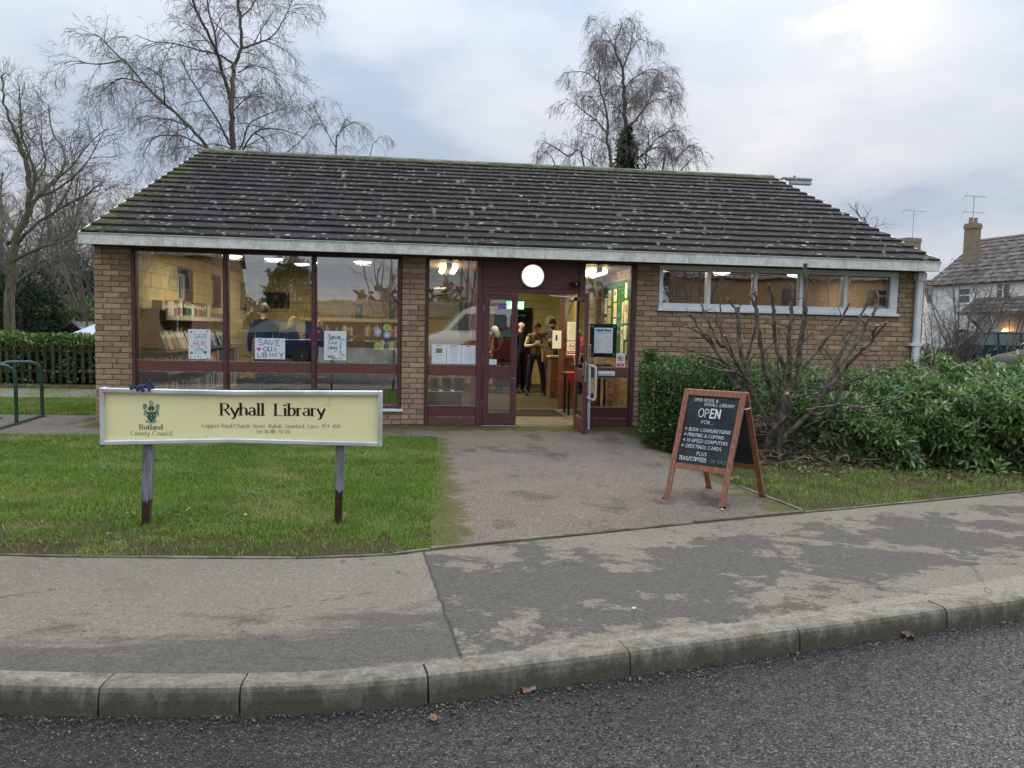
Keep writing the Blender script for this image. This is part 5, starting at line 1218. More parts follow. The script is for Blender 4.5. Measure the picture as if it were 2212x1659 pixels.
# shelf against the back, right half of the room
bs = thing('bookshelf', 'dark bookshelf across the room with a pale top edge, behind the people', 'bookshelf', (-1.1, 4.9, .015))
mb = MB(); mb.box(-2.35, .0, 5.05, 5.08, .1, 1.5); mb.build('back_panel', MT['black'], bs)
for z in (.15, .55, .95, 1.22): mb = MB(); mb.box(-2.35, .0, 4.78, 5.049, z-.02, z); mb.build('shelf', MT['black'], bs)
mb = MB(); mb.box(-2.40, .02, 4.76, 5.12, 1.52, 1.57); mb.build('top_board', mat('pale_board', (.50, .42, .22)), bs)
books('book on the upper row of the dark bookshelf across the room', 'books on the far upper shelf', (-1.9, 4.80, 1.221), (1, 0, 0), 1.85, .17, .24, .15, 0, 0, 11, .018, .04, .12)
books('book on the second row of the dark bookshelf across the room', 'books on the far lower shelf', (-2.3, 4.80, .951), (1, 0, 0), 2.25, .16, .22, .15, 0, .1, 12)
t = thing('box_file', 'dark upright box file standing on the pale shelf top', 'box file', (-1.28, 4.92, 1.571)); mb = MB(); mb.box(-1.32, -1.20, 4.8, 5.05, 1.571, 1.87, bev=.006); mb.build('case', mat('slate_card', (.07, .09, .11)), t); mb = MB(); mb.box(-1.30, -1.22, 4.796, 4.7995, 1.70, 1.80); mb.build('label', MT['bead'], t)
t = thing('paper_stack', 'stack of grey papers lying on the pale shelf top beside the box file', 'papers', (-1.55, 4.92, 1.571))
for i in range(4): mb = MB(); mb.box(-1.70+.02*i, -1.38-.01*i, 4.82, 5.05, 1.571+.025*i, 1.594+.025*i); mb.build('bundle', mat('grey_papers', (.2, .23, .26), (.35, .38, .4), 30), t)
t = thing('picture', 'grey framed woodland picture on the yellow wall above the shelf', 'picture', (-.55, 8.43, 1.6)); mb = MB(); mb.box(-.75, .05, 8.425, 8.45, 1.60, 2.22); mb.build('print', mat('woodland_print', (.05, .06, .05), (.30, .34, .33), 9, .6, world=True), t)
mb = MB(); 
for b in ((-.78, -.75, 1.57, 2.25), (.05, .08, 1.57, 2.25), (-.749, .049, 1.57, 1.599), (-.749, .049, 2.221, 2.25)): mb.box(b[0], b[1], 8.415, 8.45, b[2], b[3])
mb.build('frame', MT['darkwood'], t)
v = thing('wall_vent', 'dark square ventilation grille high on the yellow back wall', 'vent', (-3.55, 8.44, 1.85))
mb = MB(); mb.box(-3.87, -3.23, 8.44, 8.451, 1.85, 2.18); mb.build('backing', MT['black'], v)
for i in range(9): mb = MB(); mb.box(-3.86+i*.0775, -3.835+i*.0775, 8.41, 8.439, 1.86, 2.17); mb.build('louvre', MT['matting'], v)
mb = MB(); mb.box(-3.89, -3.21, 8.40, 8.44, 2.181, 2.21); mb.box(-3.89, -3.21, 8.40, 8.44, 1.82, 1.849); mb.build('frame', MT['darkwood'], v)
# low book troughs and toys behind the lower panes
MT['teal'] = mat('teal_card', (.05, .20, .24), (.08, .26, .30), 8); MT['redpl'] = mat('red_plastic', (.42, .035, .03), rough=.35); MT['yelc'] = mat('yellow_card', (.62, .58, .10))
tr = thing('book_trough', 'black book trough behind the lower middle pane', 'book trough', (-2.1, .45, .015))
mb = MB(); mb.box(-2.64, -1.62, .25, .75, .36, .385); mb.box(-2.64, -1.62, .25, .27, .386, .44); mb.build('tray', MT['black'], tr)
for x in (-2.6, -1.66): mb = MB(); mb.box(x-.02, x+.02, .3, .7, .016, .359); mb.build('leg', MT['black'], tr)
books('picture book standing in the black trough behind the lower middle pane', 'books in the window trough', (-2.55, .28, .386), (1, 0, 0), .85, .20, .29, .22, 0, .05, 21, .010, .035, .03)
for i, (x, z, w, h, k_) in enumerate(((-2.60, .40, .24, .20, 'teal'), (-2.22, .39, .24, .19, 'teal'), (-1.98, .40, .19, .19, 'yelc'))):
    o = place('book', BOOK, None, (x, .262 if 0 else .245, z+.04), (.2, R_(2*i-2), 0), (w, .015, h)); tag(o, ('teal picture book facing the lower middle pane, left end of the trough', 'teal picture book facing the lower middle pane beside the yellow one', 'bright yellow book facing out in the lower middle pane')[i], 'book')
    me = BOOK.copy(); me.materials.clear(); me.materials.append(MT[k_]); me.materials.append(MT['pages']); o.data = me
def toy_chair(x, y, lab, s=1):
    t = thing('child_chair', lab, 'chair', (x, y, .016), R_(random.uniform(-30, 30)), group='red plastic child chairs')
    mb = MB(); mb.prism([(-.13*s, .13, .27), (.13*s, .13, .27), (.14*s, .15, .46), (.10*s, .16, .53), (-.10*s, .16, .53), (-.14*s, .15, .46)], (0, .02, 0)); mb.build('backrest', MT['redpl'], t, local=True)
    mb = MB(); mb.box(-.14, .14, -.13, .14, .24, .265, bev=.006); mb.build('seat', MT['redpl'], t, local=True)
    for a in (-.11, .11):
        for b in (-.11, .11): mb = MB(); mb.tube([(a*1.1, b*1.1, 0), (a*.9, b*.9, .24)], .012, 6); mb.build('leg', MT['metal'], t, local=True)
toy_chair(-1.32, .55, 'red child chair with rounded back nearest the window bar'); toy_chair(-1.08, .75, 'red child chair with wider back in the lower right pane'); toy_chair(-.88, 1.0, 'narrow red child chair furthest to the right in the pane', .8)
t = thing('toy_crate', 'big red box with a black round hole at the window bar', 'crate', (-1.55, .5, .015)); mb = MB(); mb.box(-1.62, -1.40, .30, .6, .016, .66, bev=.01); mb.build('box', MT['redpl'], t); mb = MB(); mb.lathe([(.05, 0), (.045, -.008), (.001, -.009)], (-1.50, .299, .50), 16, 'y'); mb.build('hole', MT['black'], t)
rd = thing('radiator', 'white column radiator behind the lower right pane beside the brick pier', 'radiator', (-.45, .35, .1)); 
for i in range(9): mb = MB(); mb.box(-.56+.03*i, -.542+.03*i, .20, .30, .12, .69, bev=.004); mb.build('column', MT['bead'] if 0 else mat('radiator_white', (.55, .55, .48)), rd)
mb = MB(); mb.box(-.575, -.29, .225, .275, .62, .65); mb.box(-.575, -.29, .225, .275, .16, .19); mb.build('header', mat('radiator_white2', (.50, .50, .44)), rd)
t = thing('reflection_proxy', 'dark grey low cabinet standing in for a car reflection behind the middle and right posters', 'proxy', (-1.6, .95, .015))  # added dark block standing in for a car's reflection in the panes
mb = MB(); mb.box(-2.55, -.75, 1.25, 1.75, .10, 1.16, bev=.008); mb.build('body', mat('slate_proxy', (.045, .05, .05), (.06, .065, .06), 3, .5), t)
mb = MB(); mb.box(-2.58, -.72, 1.22, 1.78, 1.161, 1.185, bev=.004); mb.build('top_board', MT['greyshelf'], t)
# storage box and leaflets behind the narrow window
t = thing('storage_box', 'pale grey storage box behind the low pane of the narrow window', 'box', (.42, .35, .3)); mb = MB(); mb.box(.14, .62, .14, .5, .24, .47, bev=.008); mb.build('box', mat('pale_grey_plastic', (.34, .35, .34)), t); mb = MB(); mb.box(.13, .63, .13, .51, .471, .49, bev=.004); mb.build('lid', mat('pale_grey_lid', (.42, .43, .42)), t)
t = thing('side_table', 'low table carrying the storage box behind the narrow window', 'table', (.4, .35, .015)); mb = MB(); mb.box(.12, .75, .12, .6, .21, .239, bev=.003); mb.build('table_top', MT['darkwood'], t)
for a in (.15, .71):
    for b in (.16, .56): mb = MB(); mb.box(a, a+.03, b, b+.03, .016, .209); mb.build('leg', MT['darkwood'], t)
for i, (x, lab) in enumerate(((.16, 'grey leaflet with a dark picture standing on the storage box'), (.34, 'green and white leaflet in the middle on the storage box'), (.52, 'curling black and white leaflet at the right end of the storage box'))):
    t = thing('leaflet', lab, 'leaflet', (x+.06, .25, .491), R_(-8+8*i)); mb = MB(); mb.prism([(-.07, 0, 0), (.06, 0, 0), (.07, .02, .19), (-.075, .02, .20)], (0, .003, 0)); mb.build('paper', MT['bead'] if i != 1 else mat('leaflet_green', (.10, .2, .13), (.4, .45, .4), 30), t, local=True)
    mb = MB(); mb.prism([(-.03, -.0015, .05), (.035, -.0015, .05), (.035, .012, .15), (-.03, .012, .15)], (0, .001, 0)); mb.build('print', I_BLACK, t, local=True)
# lobby: little table with red tray, leaflet rack behind the opening times board
t = thing('lobby_table', 'small dark table with a red cloth corner just inside the open door', 'table', (2.65, 1.5, .02)); mb = MB(); mb.box(2.42, 3.1, 1.35, 1.8, .70, .725, bev=.004); mb.build('table_top', MT['darkwood'], t)
for a in (2.45, 3.05):
    for b in (1.38, 1.75): mb = MB(); mb.box(a, a+.03, b, b+.03, .02, .699); mb.build('leg', MT['black'], t)
t = thing('table_cloth', 'red pointed cloth hanging from the lobby table edge', 'cloth', (2.52, 1.34, .7)); mb = MB(); mb.prism([(2.43, 1.342, .724), (2.70, 1.342, .724), (2.66, 1.338, .55), (2.56, 1.335, .44), (2.45, 1.338, .58)], (0, .004, 0)); mb.box(2.43, 2.70, 1.345, 1.6, .7255, .729); mb.build('cloth', MT['redpl'], t)
t = thing('leaflet_rack', 'rack of black and white leaflets behind the right-hand window', 'rack', (2.75, 1.1, .85)); 
mb = MB(); mb.box(2.45, 3.1, 1.0, 1.3, .86, .88); mb.build('tray', MT['black'], t)
for i in range(6): mb = MB(); mb.prism([(2.47+.1*i, 1.02+.02*(i % 2), .881), (2.56+.1*i, 1.02+.02*(i % 2), .881), (2.57+.1*i, 1.08, 1.02+.02*(i % 3)), (2.46+.1*i, 1.08, 1.03)], (0, .004, 0)); mb.build('leaflet', MT['bead'] if i % 2 else I_GREY, t)
# counter, back door, clock, exit sign
t = thing('counter', 'brown wooden service counter seen through the open doorway', 'counter', (3.0, 4.9, .015)); mb = MB(); mb.box(2.68, 3.38, 4.55, 5.1, .016, .86, bev=.006); mb.build('front', mat('teak', (.20, .09, .05), (.13, .06, .035), 5, stretch=(1, 1, 6)), t); mb = MB(); mb.box(2.64, 3.39, 4.48, 5.12, .861, .90, bev=.004); mb.build('counter_top', mat('pale_top', (.45, .38, .25)), t)
t = thing('inner_door', 'dark open doorway with black frame in the yellow back wall', 'doorway', (2.35, 8.44, 0))
mb = MB(); mb.box(1.86, 1.96, 8.40, 8.451, .02, 1.98); mb.box(2.74, 2.84, 8.40, 8.451, .02, 1.98); mb.box(1.961, 2.739, 8.40, 8.451, 1.88, 1.98); mb.build('frame', mat('black_frame', (.02, .012, .012)), t)
mb = MB(); mb.box(1.961, 2.739, 8.43, 8.4505, .02, 1.879); mb.build('leaf', mat('doorway_dark_fill', (.006, .009, .018)), t); mb = MB(); mb.box(2.14, 2.66, 8.42, 8.429, 1.76, 1.80); mb.build('closer', MT['bead'], t)  # near-black panel: the dark of the open doorway is put into its colour
t = thing('clock', 'round white wall clock on the yellow back wall', 'clock', (3.39, 8.42, 1.66)); mb = MB(); mb.lathe([(.145, 0), (.145, -.03), (.13, -.035)], (3.315, 8.45, 1.67), 28, 'y'); mb.build('case', mat('clock_rim', (.5, .5, .46)), t)
mb = MB(); mb.lathe([(.128, -.036), (.127, -.037)], (3.315, 8.45, 1.67), 28, 'y'); mb.build('face', mat('clock_face', (.75, .70, .55)), t); mb = MB(); mb.bar((3.315, 8.411, 1.67), (3.375, 8.411, 1.66), .004, .014); mb.bar((3.315, 8.409, 1.67), (3.365, 8.409, 1.58), .004, .009)
for i in range(12): a = 6.283*i/12; mb.box(3.315+.11*math.sin(a)-.004, 3.315+.11*math.sin(a)+.004, 8.410, 8.412, 1.67+.11*math.cos(a)-.006, 1.67+.11*math.cos(a)+.006)
mb.build('hands', I_BLACK, t)
t = thing('exit_sign', 'lit green running man exit sign above the inner doorway', 'exit sign', (2.28, 7.5, 1.92)); mb = MB(); mb.box(2.07, 2.49, 7.5, 7.53, 1.92, 2.10); mb.build('panel', emit('exit_green', (.04, .75, .22), 1.2), t)
mb = MB(); ye = 7.495; disc(mb, 2.19, ye, 2.06, .016); mb.bar((2.18, ye, 2.04), (2.165, ye, 1.99), .004, .022); mb.bar((2.165, ye, 1.99), (2.20, ye, 1.945), .004, .014); mb.bar((2.165, ye, 1.99), (2.12, ye, 1.96), .004, .014); mb.bar((2.18, ye, 2.03), (2.225, ye, 2.01), .004, .012); mb.bar((2.29, ye, 2.01), (2.36, ye, 2.01), .004, .02); mb.bar((2.38, ye, 2.01), (2.34, ye, 2.045), .004, .014); mb.bar((2.38, ye, 2.01), (2.34, ye, 1.975), .004, .014); mb.box(2.41, 2.47, ye-.002, ye+.002, 1.94, 2.08)
mb.build('symbol', emit('exit_white', (.8, 1, .85), 1.3), t); mb = MB(); mb.tube([(2.28, 7.515, 2.10), (2.28, 7.515, ceil_z(7.5))], .008, 6); mb.build('hanger', MT['metal'], t)
t = thing('green_board', 'dark green board on the wall behind the narrow window', 'board', (.85, 2.48, 1.3)); mb = MB(); mb.box(.66, .89, 2.475, 2.49, 1.35, 1.88); mb.build('board', MT['greenboard'], t)

# ------------------------------------------------------------------ people
SK = dict(pelvis=(0,0,.96), belly=(0,-.01,1.10), chest=(0,0,1.29), neckb=(0,.01,1.45), neck=(0,0,1.52), jaw=(0,-.02,1.585), head=(0,-.015,1.65), crown=(0,0,1.72),
          shL=(.165,.0,1.41), elL=(.235,.03,1.14), wrL=(.25,-.04,.91), haL=(.25,-.06,.84), shR=(-.165,.0,1.41), elR=(-.235,.03,1.14), wrR=(-.25,-.04,.91), haR=(-.25,-.06,.84),
          hiL=(.095,0,.92), knL=(.105,-.02,.50), anL=(.105,.02,.09), toL=(.12,-.14,.035), hiR=(-.095,0,.92), knR=(-.105,-.02,.50), anR=(-.105,.02,.09), toR=(-.12,-.14,.035))
RAD = dict(pelvis=(.155,.11), belly=(.145,.10), chest=(.165,.115), neckb=(.075,.065), neck=(.052,.055), jaw=(.062,.075), head=(.078,.095), crown=(.045,.055),
           sh=(.068,.068), el=(.048,.048), wr=(.030,.027), ha=(.036,.020), hi=(.092,.095), kn=(.062,.064), an=(.044,.046), to=(.042,.030))
ED = [('pelvis','belly'),('belly','chest'),('chest','neckb'),('neckb','neck'),('neck','jaw'),('jaw','head'),('head','crown')]
for s_ in 'LR': ED += [('neckb','sh'+s_),('sh'+s_,'el'+s_),('el'+s_,'wr'+s_),('wr'+s_,'ha'+s_),('pelvis','hi'+s_),('hi'+s_,'kn'+s_),('kn'+s_,'an'+s_),('an'+s_,'to'+s_)]
SKIN = mat('skin', (.50, .28, .19), (.44, .23, .16), 9, .55)
def person(label, loc, rz, height=1.7, pose={}, top=(.02, .03, .06), sleeve=None, legs=(.02, .025, .04), shoe=(.03, .025, .02), hair=(.05, .035, .025), hairstyle='short', bulk=1.0, stripes=False, skin=SKIN, beard=None, seated=False):
    J = {k: Vector(v) for k, v in SK.items()}
    for k, v in pose.items(): J[k] = Vector(v)
    names = list(J); me = bpy.data.meshes.new('person'); me.from_pydata([J[n] for n in names], [(names.index(a), names.index(b)) for a, b in ED], [])
    tmp = bpy.data.objects.new('person', me); COL.objects.link(tmp)
    md = tmp.modifiers.new('s', 'SKIN'); md.use_smooth_shade = True; md.branch_smoothing = .6
    sv = me.skin_vertices[0].data
    for i, n in enumerate(names):
        r = RAD.get(n) or RAD[n[:2]]; b = bulk if n in ('pelvis', 'belly', 'chest') or n[:2] in ('sh', 'hi') else 1
        sv[i].radius = (r[0]*b, r[1]*b); sv[i].use_root = (n == 'pelvis')
    m2 = tmp.modifiers.new('u', 'SUBSURF'); m2.levels = m2.render_levels = 2
    dg = bpy.context.evaluated_depsgraph_get(); body = bpy.data.meshes.new_from_object(tmp.evaluated_get(dg)); bpy.data.objects.remove(tmp)
    mats = [mat('jersey', top, sc(top, .7), 25, .9), mat('sleeve', sleeve or top, sc(sleeve or top, .75), 25, .9), mat('trousers', legs, sc(legs, .7), 20, .9), mat('shoes', shoe, rough=.6), skin]
    if stripes:
        m = N('striped_vest'); w = m.n.new('ShaderNodeTexWave'); w.bands_direction = 'Z'; w.inputs['Scale'].default_value = 7; m.l.new(m.obj(), w.inputs[0]); m.set('Base Color', m.mix(w.outputs[1], top, sc(top, 2.6))); m.set('Roughness', .8); mats[0] = m.mat
    # hands: palm is on the body, fingers and thumb rooted in it
    hb = MB()
    for s in 'LR':
        w, h = J['wr'+s], J['ha'+s]; d = (h-w).normalized(); side = d.cross(Vector((1, 0, 0)) if abs(d.x) < .8 else Vector((0, 0, 1))).normalized(); pal = d.cross(side)
        for k in range(4):
            L = (.062, .072, .068, .052)[k]; o = h+side*(-.024+.016*k); hb.tube([o, o+d*L*.45+pal*.004, o+d*L*.8+pal*.018, o+d*L+pal*.034], [.009, .0085, .0075, .006], 6)
        o = w.lerp(h, .55)-side*.026; hb.tube([o, o+d*.02-side*.018+pal*.008, o+d*.045-side*.022+pal*.018], [.010, .009, .007], 6)
    # face
    hd, jw = J['head'], J['jaw']; up = (hd-jw).normalized(); rt = Vector((1, 0, 0)); fw = rt.cross(up)*-1
    if fw.y > 0: fw = -fw
    hb.tube([hd+fw*.085+up*.012, hd+fw*.108-up*.018, hd+fw*.09-up*.026], [.008, .013, .008], 6)
    for sx in (-1, 1): hb.ball(hd+rt*sx*.080-up*.01+fw*.0, (.010, .018, .028), 8, 6)
    nb_ = len(body.vertices)
    V = [v.co.copy() for v in body.vertices]+[Vector(v) for v in hb.v]; F = [tuple(p.vertices) for p in body.polygons]+[tuple(i+nb_ for i in f) for f in hb.f]
    idx = []
    segs = [(a, b) for a, b in ED]
    def cls(a, b, co, t):
        if a in ('neck', 'jaw', 'head') : return 4
        if a == 'neckb' and b == 'neck': return 4 if t > .5 else 0
        if b[:2] in ('el',): return 1
        if b[:2] == 'wr': return 1 if t < .9 else 4
        if b[:2] == 'ha': return 4
        if b[:2] in ('hi', 'kn', 'an'): return 2
        if b[:2] == 'to': return 3
        if a == 'pelvis': return 0 if t > .1 else 2
        return 0
    for f in F:
        if f[0] >= nb_: idx.append(4); continue
        c = sum((V[i] for i in f), Vector())/len(f); best = (9, 0)
        for a, b in segs:
            A, B = J[a], J[b]; ab = B-A; t = max(0, min(1, (c-A).dot(ab)/ab.length_squared)); dd = (c-(A+ab*t)).length/(RAD.get(b) or RAD[b[:2]])[0]**.5
            if dd < best[0]: best = (dd, cls(a, b, c, t))
        idx.append(best[1])
    fm = bpy.data.meshes.new('person'); fm.from_pydata(V, [], F); fm.update()
    for m_ in mats: fm.materials.append(m_)
    fm.polygons.foreach_set('material_index', idx); fm.polygons.foreach_set('use_smooth', [True]*len(F)); bpy.data.meshes.remove(body)
    zmin = min(v.z for v in V); k = height/1.745
    P = bpy.data.objects.new('person', fm); COL.objects.link(P); P.location = (loc[0], loc[1], loc[2]-zmin*k); P.rotation_euler = (0, 0, rz); P.scale = (k, k, k)
    tag(P, label, 'person')
    def child(nm, mb, mt):
        o = mb.build(nm, mt, None, smooth=True); o.parent = P; return o
    # eyes, brows, mouth
    mb = MB()
    for sx in (-1, 1): mb.ball(hd+rt*sx*.032+fw*.083+up*.012, (.012, .006, .007), 8, 5)
    child('eyes', mb, mat('eye_dark', (.03, .02, .015), rough=.3))
    mb = MB(); mb.tube([jw+fw*.084+up*.018-rt*.022, jw+fw*.090+up*.014, jw+fw*.084+up*.018+rt*.022], .004, 5); child('mouth', mb, mat('lips', (.30, .10, .08)))
    if hairstyle != 'bald':
        mb = MB(); V = []; n, m_ = 16, 8; hc = mat('hair', hair, sc(hair, .6), 60, .7, .4, 90)
        long_ = hairstyle == 'long'
        for i in range(m_+1):
            th = (math.pi*(.62 if not long_ else .72))*i/m_
            for j in range(n):
                a = 6.283*j/n; front = max(0, -math.sin(a)); r = .101*(1-.0*i)
                t2 = th*(1-.42*front)
                p = hd+rt*(r*.88*math.sin(t2)*math.cos(a))-fw*(r*1.05*math.sin(t2)*math.sin(a)-.006)+up*(r*1.08*math.cos(t2)+.012)
                if long_ and i > 5 and front < .4: p = p-up*.055*(i-5)+rt*(.012*math.cos(a))
                V.append(p)
        F = [(i*n+j, i*n+(j+1) % n, (i+1)*n+(j+1) % n, (i+1)*n+j) for i in range(m_) for j in range(n)]
        mb.add(V, F); child('hair', mb, hc)
    if beard:
        mb = MB(); mb.ball(jw+fw*.045-up*.012, (.062, .052, .042), 12, 8); child('beard', mb, mat('beard_hair', beard, sc(beard, .6), 60, .9, .5, 90))
    return P
bow = dict(neckb=(0,-.03,1.44), neck=(0,-.06,1.50), jaw=(0,-.11,1.55), head=(0,-.13,1.61), crown=(0,-.115,1.68))
HOLD = dict(elL=(.25,-.02,1.16), wrL=(.08,-.24,1.20), haL=(.02,-.28,1.23), elR=(-.25,-.02,1.16), wrR=(-.08,-.24,1.20), haR=(-.02,-.28,1.23))
rzc = R_(3)
p1 = person('man in brown gilet and cream sleeves holding a phone in the open doorway', (2.46, 5.15, .016), R_(-2), 1.60, {**bow, **HOLD, 'hiL': (.1,0,.92), 'knL': (.16,-.03,.5), 'anL': (.2,.02,.09), 'toL': (.25,-.12,.035), 'hiR': (-.1,0,.92), 'knR': (-.15,-.03,.5), 'anR': (-.17,.02,.09), 'toR': (-.22,-.12,.035)}, (.13, .085, .045), (.55, .46, .27), (.015, .02, .04), hair=(.02, .015, .012))
t = thing('phone', 'phone held in both hands by the man in the doorway', 'phone', (2.45, 4.86, 1.16)); mb = MB(); mb.box(2.40, 2.50, 4.855, 4.867, 1.13, 1.20, bev=.003); mb.build('case', MT['white'], t); mb = MB(); mb.box(2.405, 2.495, 4.868, 4.870, 1.135, 1.195); mb.build('screen', MT['black'], t)
t = thing('shoulder_bag', 'tan shoulder bag hanging at the side of the man with the phone', 'bag', (2.70, 5.02, .75)); mb = MB(); mb.box(2.56, 2.80, 4.92, 5.02, .74, 1.00, bev=.02); mb.build('body', mat('tan_canvas', (.30, .20, .10), (.2, .13, .07), 30), t); mb = MB(); mb.tube([(2.60, 4.97, .99), (2.52, 4.98, 1.2), (2.48, 5.08, 1.36)], .01, 6); mb.tube([(2.77, 4.97, .99), (2.66, 4.98, 1.2), (2.58, 5.08, 1.36)], .01, 6); mb.build('strap', mat('strap_brown', (.08, .05, .03)), t)
person('bald man in dark clothes half hidden behind the man with the phone', (2.20, 5.75, .016), R_(35), 1.60, {}, (.012, .015, .025), None, (.012, .015, .02), hairstyle='bald')
person('bearded man in a striped dark gilet looking down behind the counter', (3.05, 6.6, .016), R_(-8), 1.70, {**bow, **HOLD}, (.05, .045, .035), (.05, .035, .03), (.02, .02, .02), hair=(.02, .015, .01), stripes=True, beard=(.05, .035, .025))
person('white-haired woman in a black coat seen side-on through the closed door glass', (1.72, 5.6, .016), R_(-70), 1.50, {**bow, 'elL': (.22,-.1,1.12), 'wrL': (.14,-.3,1.05), 'haL': (.12,-.36,1.04)}, (.010, .012, .016), None, (.012, .014, .02), hair=(.55, .50, .36), hairstyle='long')
person('person in a red top beside the white-haired woman behind the door', (1.45, 5.75, .016), R_(100), 1.48, bow, (.35, .02, .03), None, (.02, .02, .03), hair=(.03, .02, .015), hairstyle='long')
person('broad man in navy seen from behind in the middle bay of the window', (-2.72, 2.75, .016), R_(176), 1.76, {}, (.006, .009, .02), None, (.02, .02, .03), hair=(.12, .09, .06), bulk=1.2)
person('woman with shoulder-length blonde hair standing near the man in navy', (-2.26, 2.55, .016), R_(150), 1.58, bow, (.02, .022, .03), None, (.02, .02, .03), hair=(.42, .28, .10), hairstyle='long')
person('older balding man facing out beside the window bar above the right poster', (-1.69, 2.4, .016), R_(-15), 1.56, bow, (.25, .03, .04), None, (.02, .02, .03), hairstyle='bald', beard=(.30, .27, .22))
SIT = dict(hiL=(.095,-.02,.92), knL=(.12,-.42,.90), anL=(.12,-.40,.50), toL=(.13,-.54,.44), hiR=(-.095,-.02,.92), knR=(-.12,-.42,.90), anR=(-.12,-.40,.50), toR=(-.13,-.54,.44))
person('person in a red jumper seated behind the round window stickers', (-.86, 1.35, .05), R_(-55), 1.66, {**SIT, **bow, **HOLD}, (.42, .06, .06), None, (.02, .02, .03), hair=(.25, .16, .08), hairstyle='long')
person('seated person in dark clothes at the right edge of the right pane', (-.42, 1.5, .05), R_(60), 1.60, {**SIT, **bow}, (.03, .03, .035), None, (.02, .02, .03), hair=(.18, .14, .10))
for x, y, l in ((-.86, 1.4, 'dark low stool under the person in the red jumper'), (-.42, 1.55, 'dark low stool under the seated person at the window edge')):
    t = thing('stool', l, 'stool', (x, y, .016)); mb = MB(); mb.lathe([(.17, .36), (.18, .38), (.17, .40), (.01, .40)], (x, y, .016), 18); mb.build('seat', MT['black'], t)
    for a in range(4): mb = MB(); mb.tube([(x+.15*math.cos(a*1.57+.78), y+.15*math.sin(a*1.57+.78), .016), (x+.1*math.cos(a*1.57+.78), y+.1*math.sin(a*1.57+.78), .37)], .012, 6); mb.build('leg', MT['metal'], t)

# ------------------------------------------------------------------ library sign on two posts
MT['alu'] = mat('dull_aluminium', (.70, .71, .72), (.52, .52, .52), 4, .38, .1, 40, .5, metal=.35, world=True)
def m_face():
    m = N('sign_face'); v = m.pos()
    c = m.mix(m.ramp(m.noise(v, 2.2, 4), [(.35, 0), (.7, .5)]), (.93, .86, .46), (.88, .82, .46))
    c = m.mix(m.ramp(m.noise(v, 9, 6, .7), [(.62, 0), (.8, .5)]), c, (.42, .38, .22))
    m.set('Base Color', c); m.set('Roughness', .35); return m.mat
MT['face'] = m_face()
SY = -5.61; sx0, sx1, sz0, sz1 = -2.172, -.264, .565, .962
sg = thing('library_sign', 'long cream sign board in a bent aluminium frame on two rusty posts', 'sign board', (-1.22, SY, 0))
def bend(x, top): 
    t = 1-abs((x-(-1.31))/.95); t = max(0, t); return (-.010 if top else .022)*t
mb = MB(); n = 24; V = []
for i in range(n+1):
    x = sx0+.028+(sx1-sx0-.056)*i/n; V += [(x, SY+.004, sz0+.024+bend(x, 0)), (x, SY+.004, sz1-.026+bend(x, 1)), (x, SY+.03, sz0+.024+bend(x, 0)), (x, SY+.03, sz1-.026+bend(x, 1))]
F = []
for i in range(n): a = i*4; F += [(a, a+4, a+5, a+1), (a+2, a+3, a+7, a+6)]
mb.add(V, F); mb.build('face_panel', MT['face'], sg)
def rail_(top):
    mb = MB(); V = []; h = .032
    prof = [(-.024, 0), (-.028, .006), (-.028, h-.006), (-.022, h), (.04, h), (.04, 0)] if not top else [(-.020, 0), (-.028, .008), (-.028, h-.004), (-.022, h), (.04, h), (.04, 0)]
    z0 = sz0 if not top else sz1-h
    for i in range(n+1):
        x = sx0+.03+(sx1-sx0-.06)*i/n
        for dy, dz in prof: V.append((x, SY+dy, z0+dz+bend(x, top)))
    k = len(prof); F = [(i*k+j, i*k+(j+1) % k, (i+1)*k+(j+1) % k, (i+1)*k+j) for i in range(n) for j in range(k)]+[tuple(range(k)), tuple(range(n*k, n*k+k))]
    mb.add(V, F); return mb.build('frame_rail', MT['alu'], sg)
rail_(0); rail_(1)
for x0, x1 in ((sx0, sx0+.0295), (sx1-.0295, sx1)):
    mb = MB(); mb.box(x0, x1, SY-.028, SY+.04, sz0-.002, sz1+.002, bev=.006); mb.build('frame_rail', MT['alu'], sg)
mb = MB(); mb.box(sx0+.0, sx0+.03, SY-.0285, SY-.022, sz0-.004, sz0+.006); mb.build('corner_clip', MT['black'], sg)
mb = MB(); mb.box(sx0+.03, sx1-.03, SY+.0301, SY+.036, sz0+.02, sz1-.03); mb.build('back_panel', MT['alu'], sg)
MT['post_plastic'] = mat('grey_post_sleeve', (.22, .23, .26), (.12, .12, .12), 5, .45, .2, 50, .4, stretch=(6, 6, 1), world=True)
MT['rust'] = mat('rust', (.070, .030, .020), (.035, .020, .016), 14, .95, .7, 60, world=True)
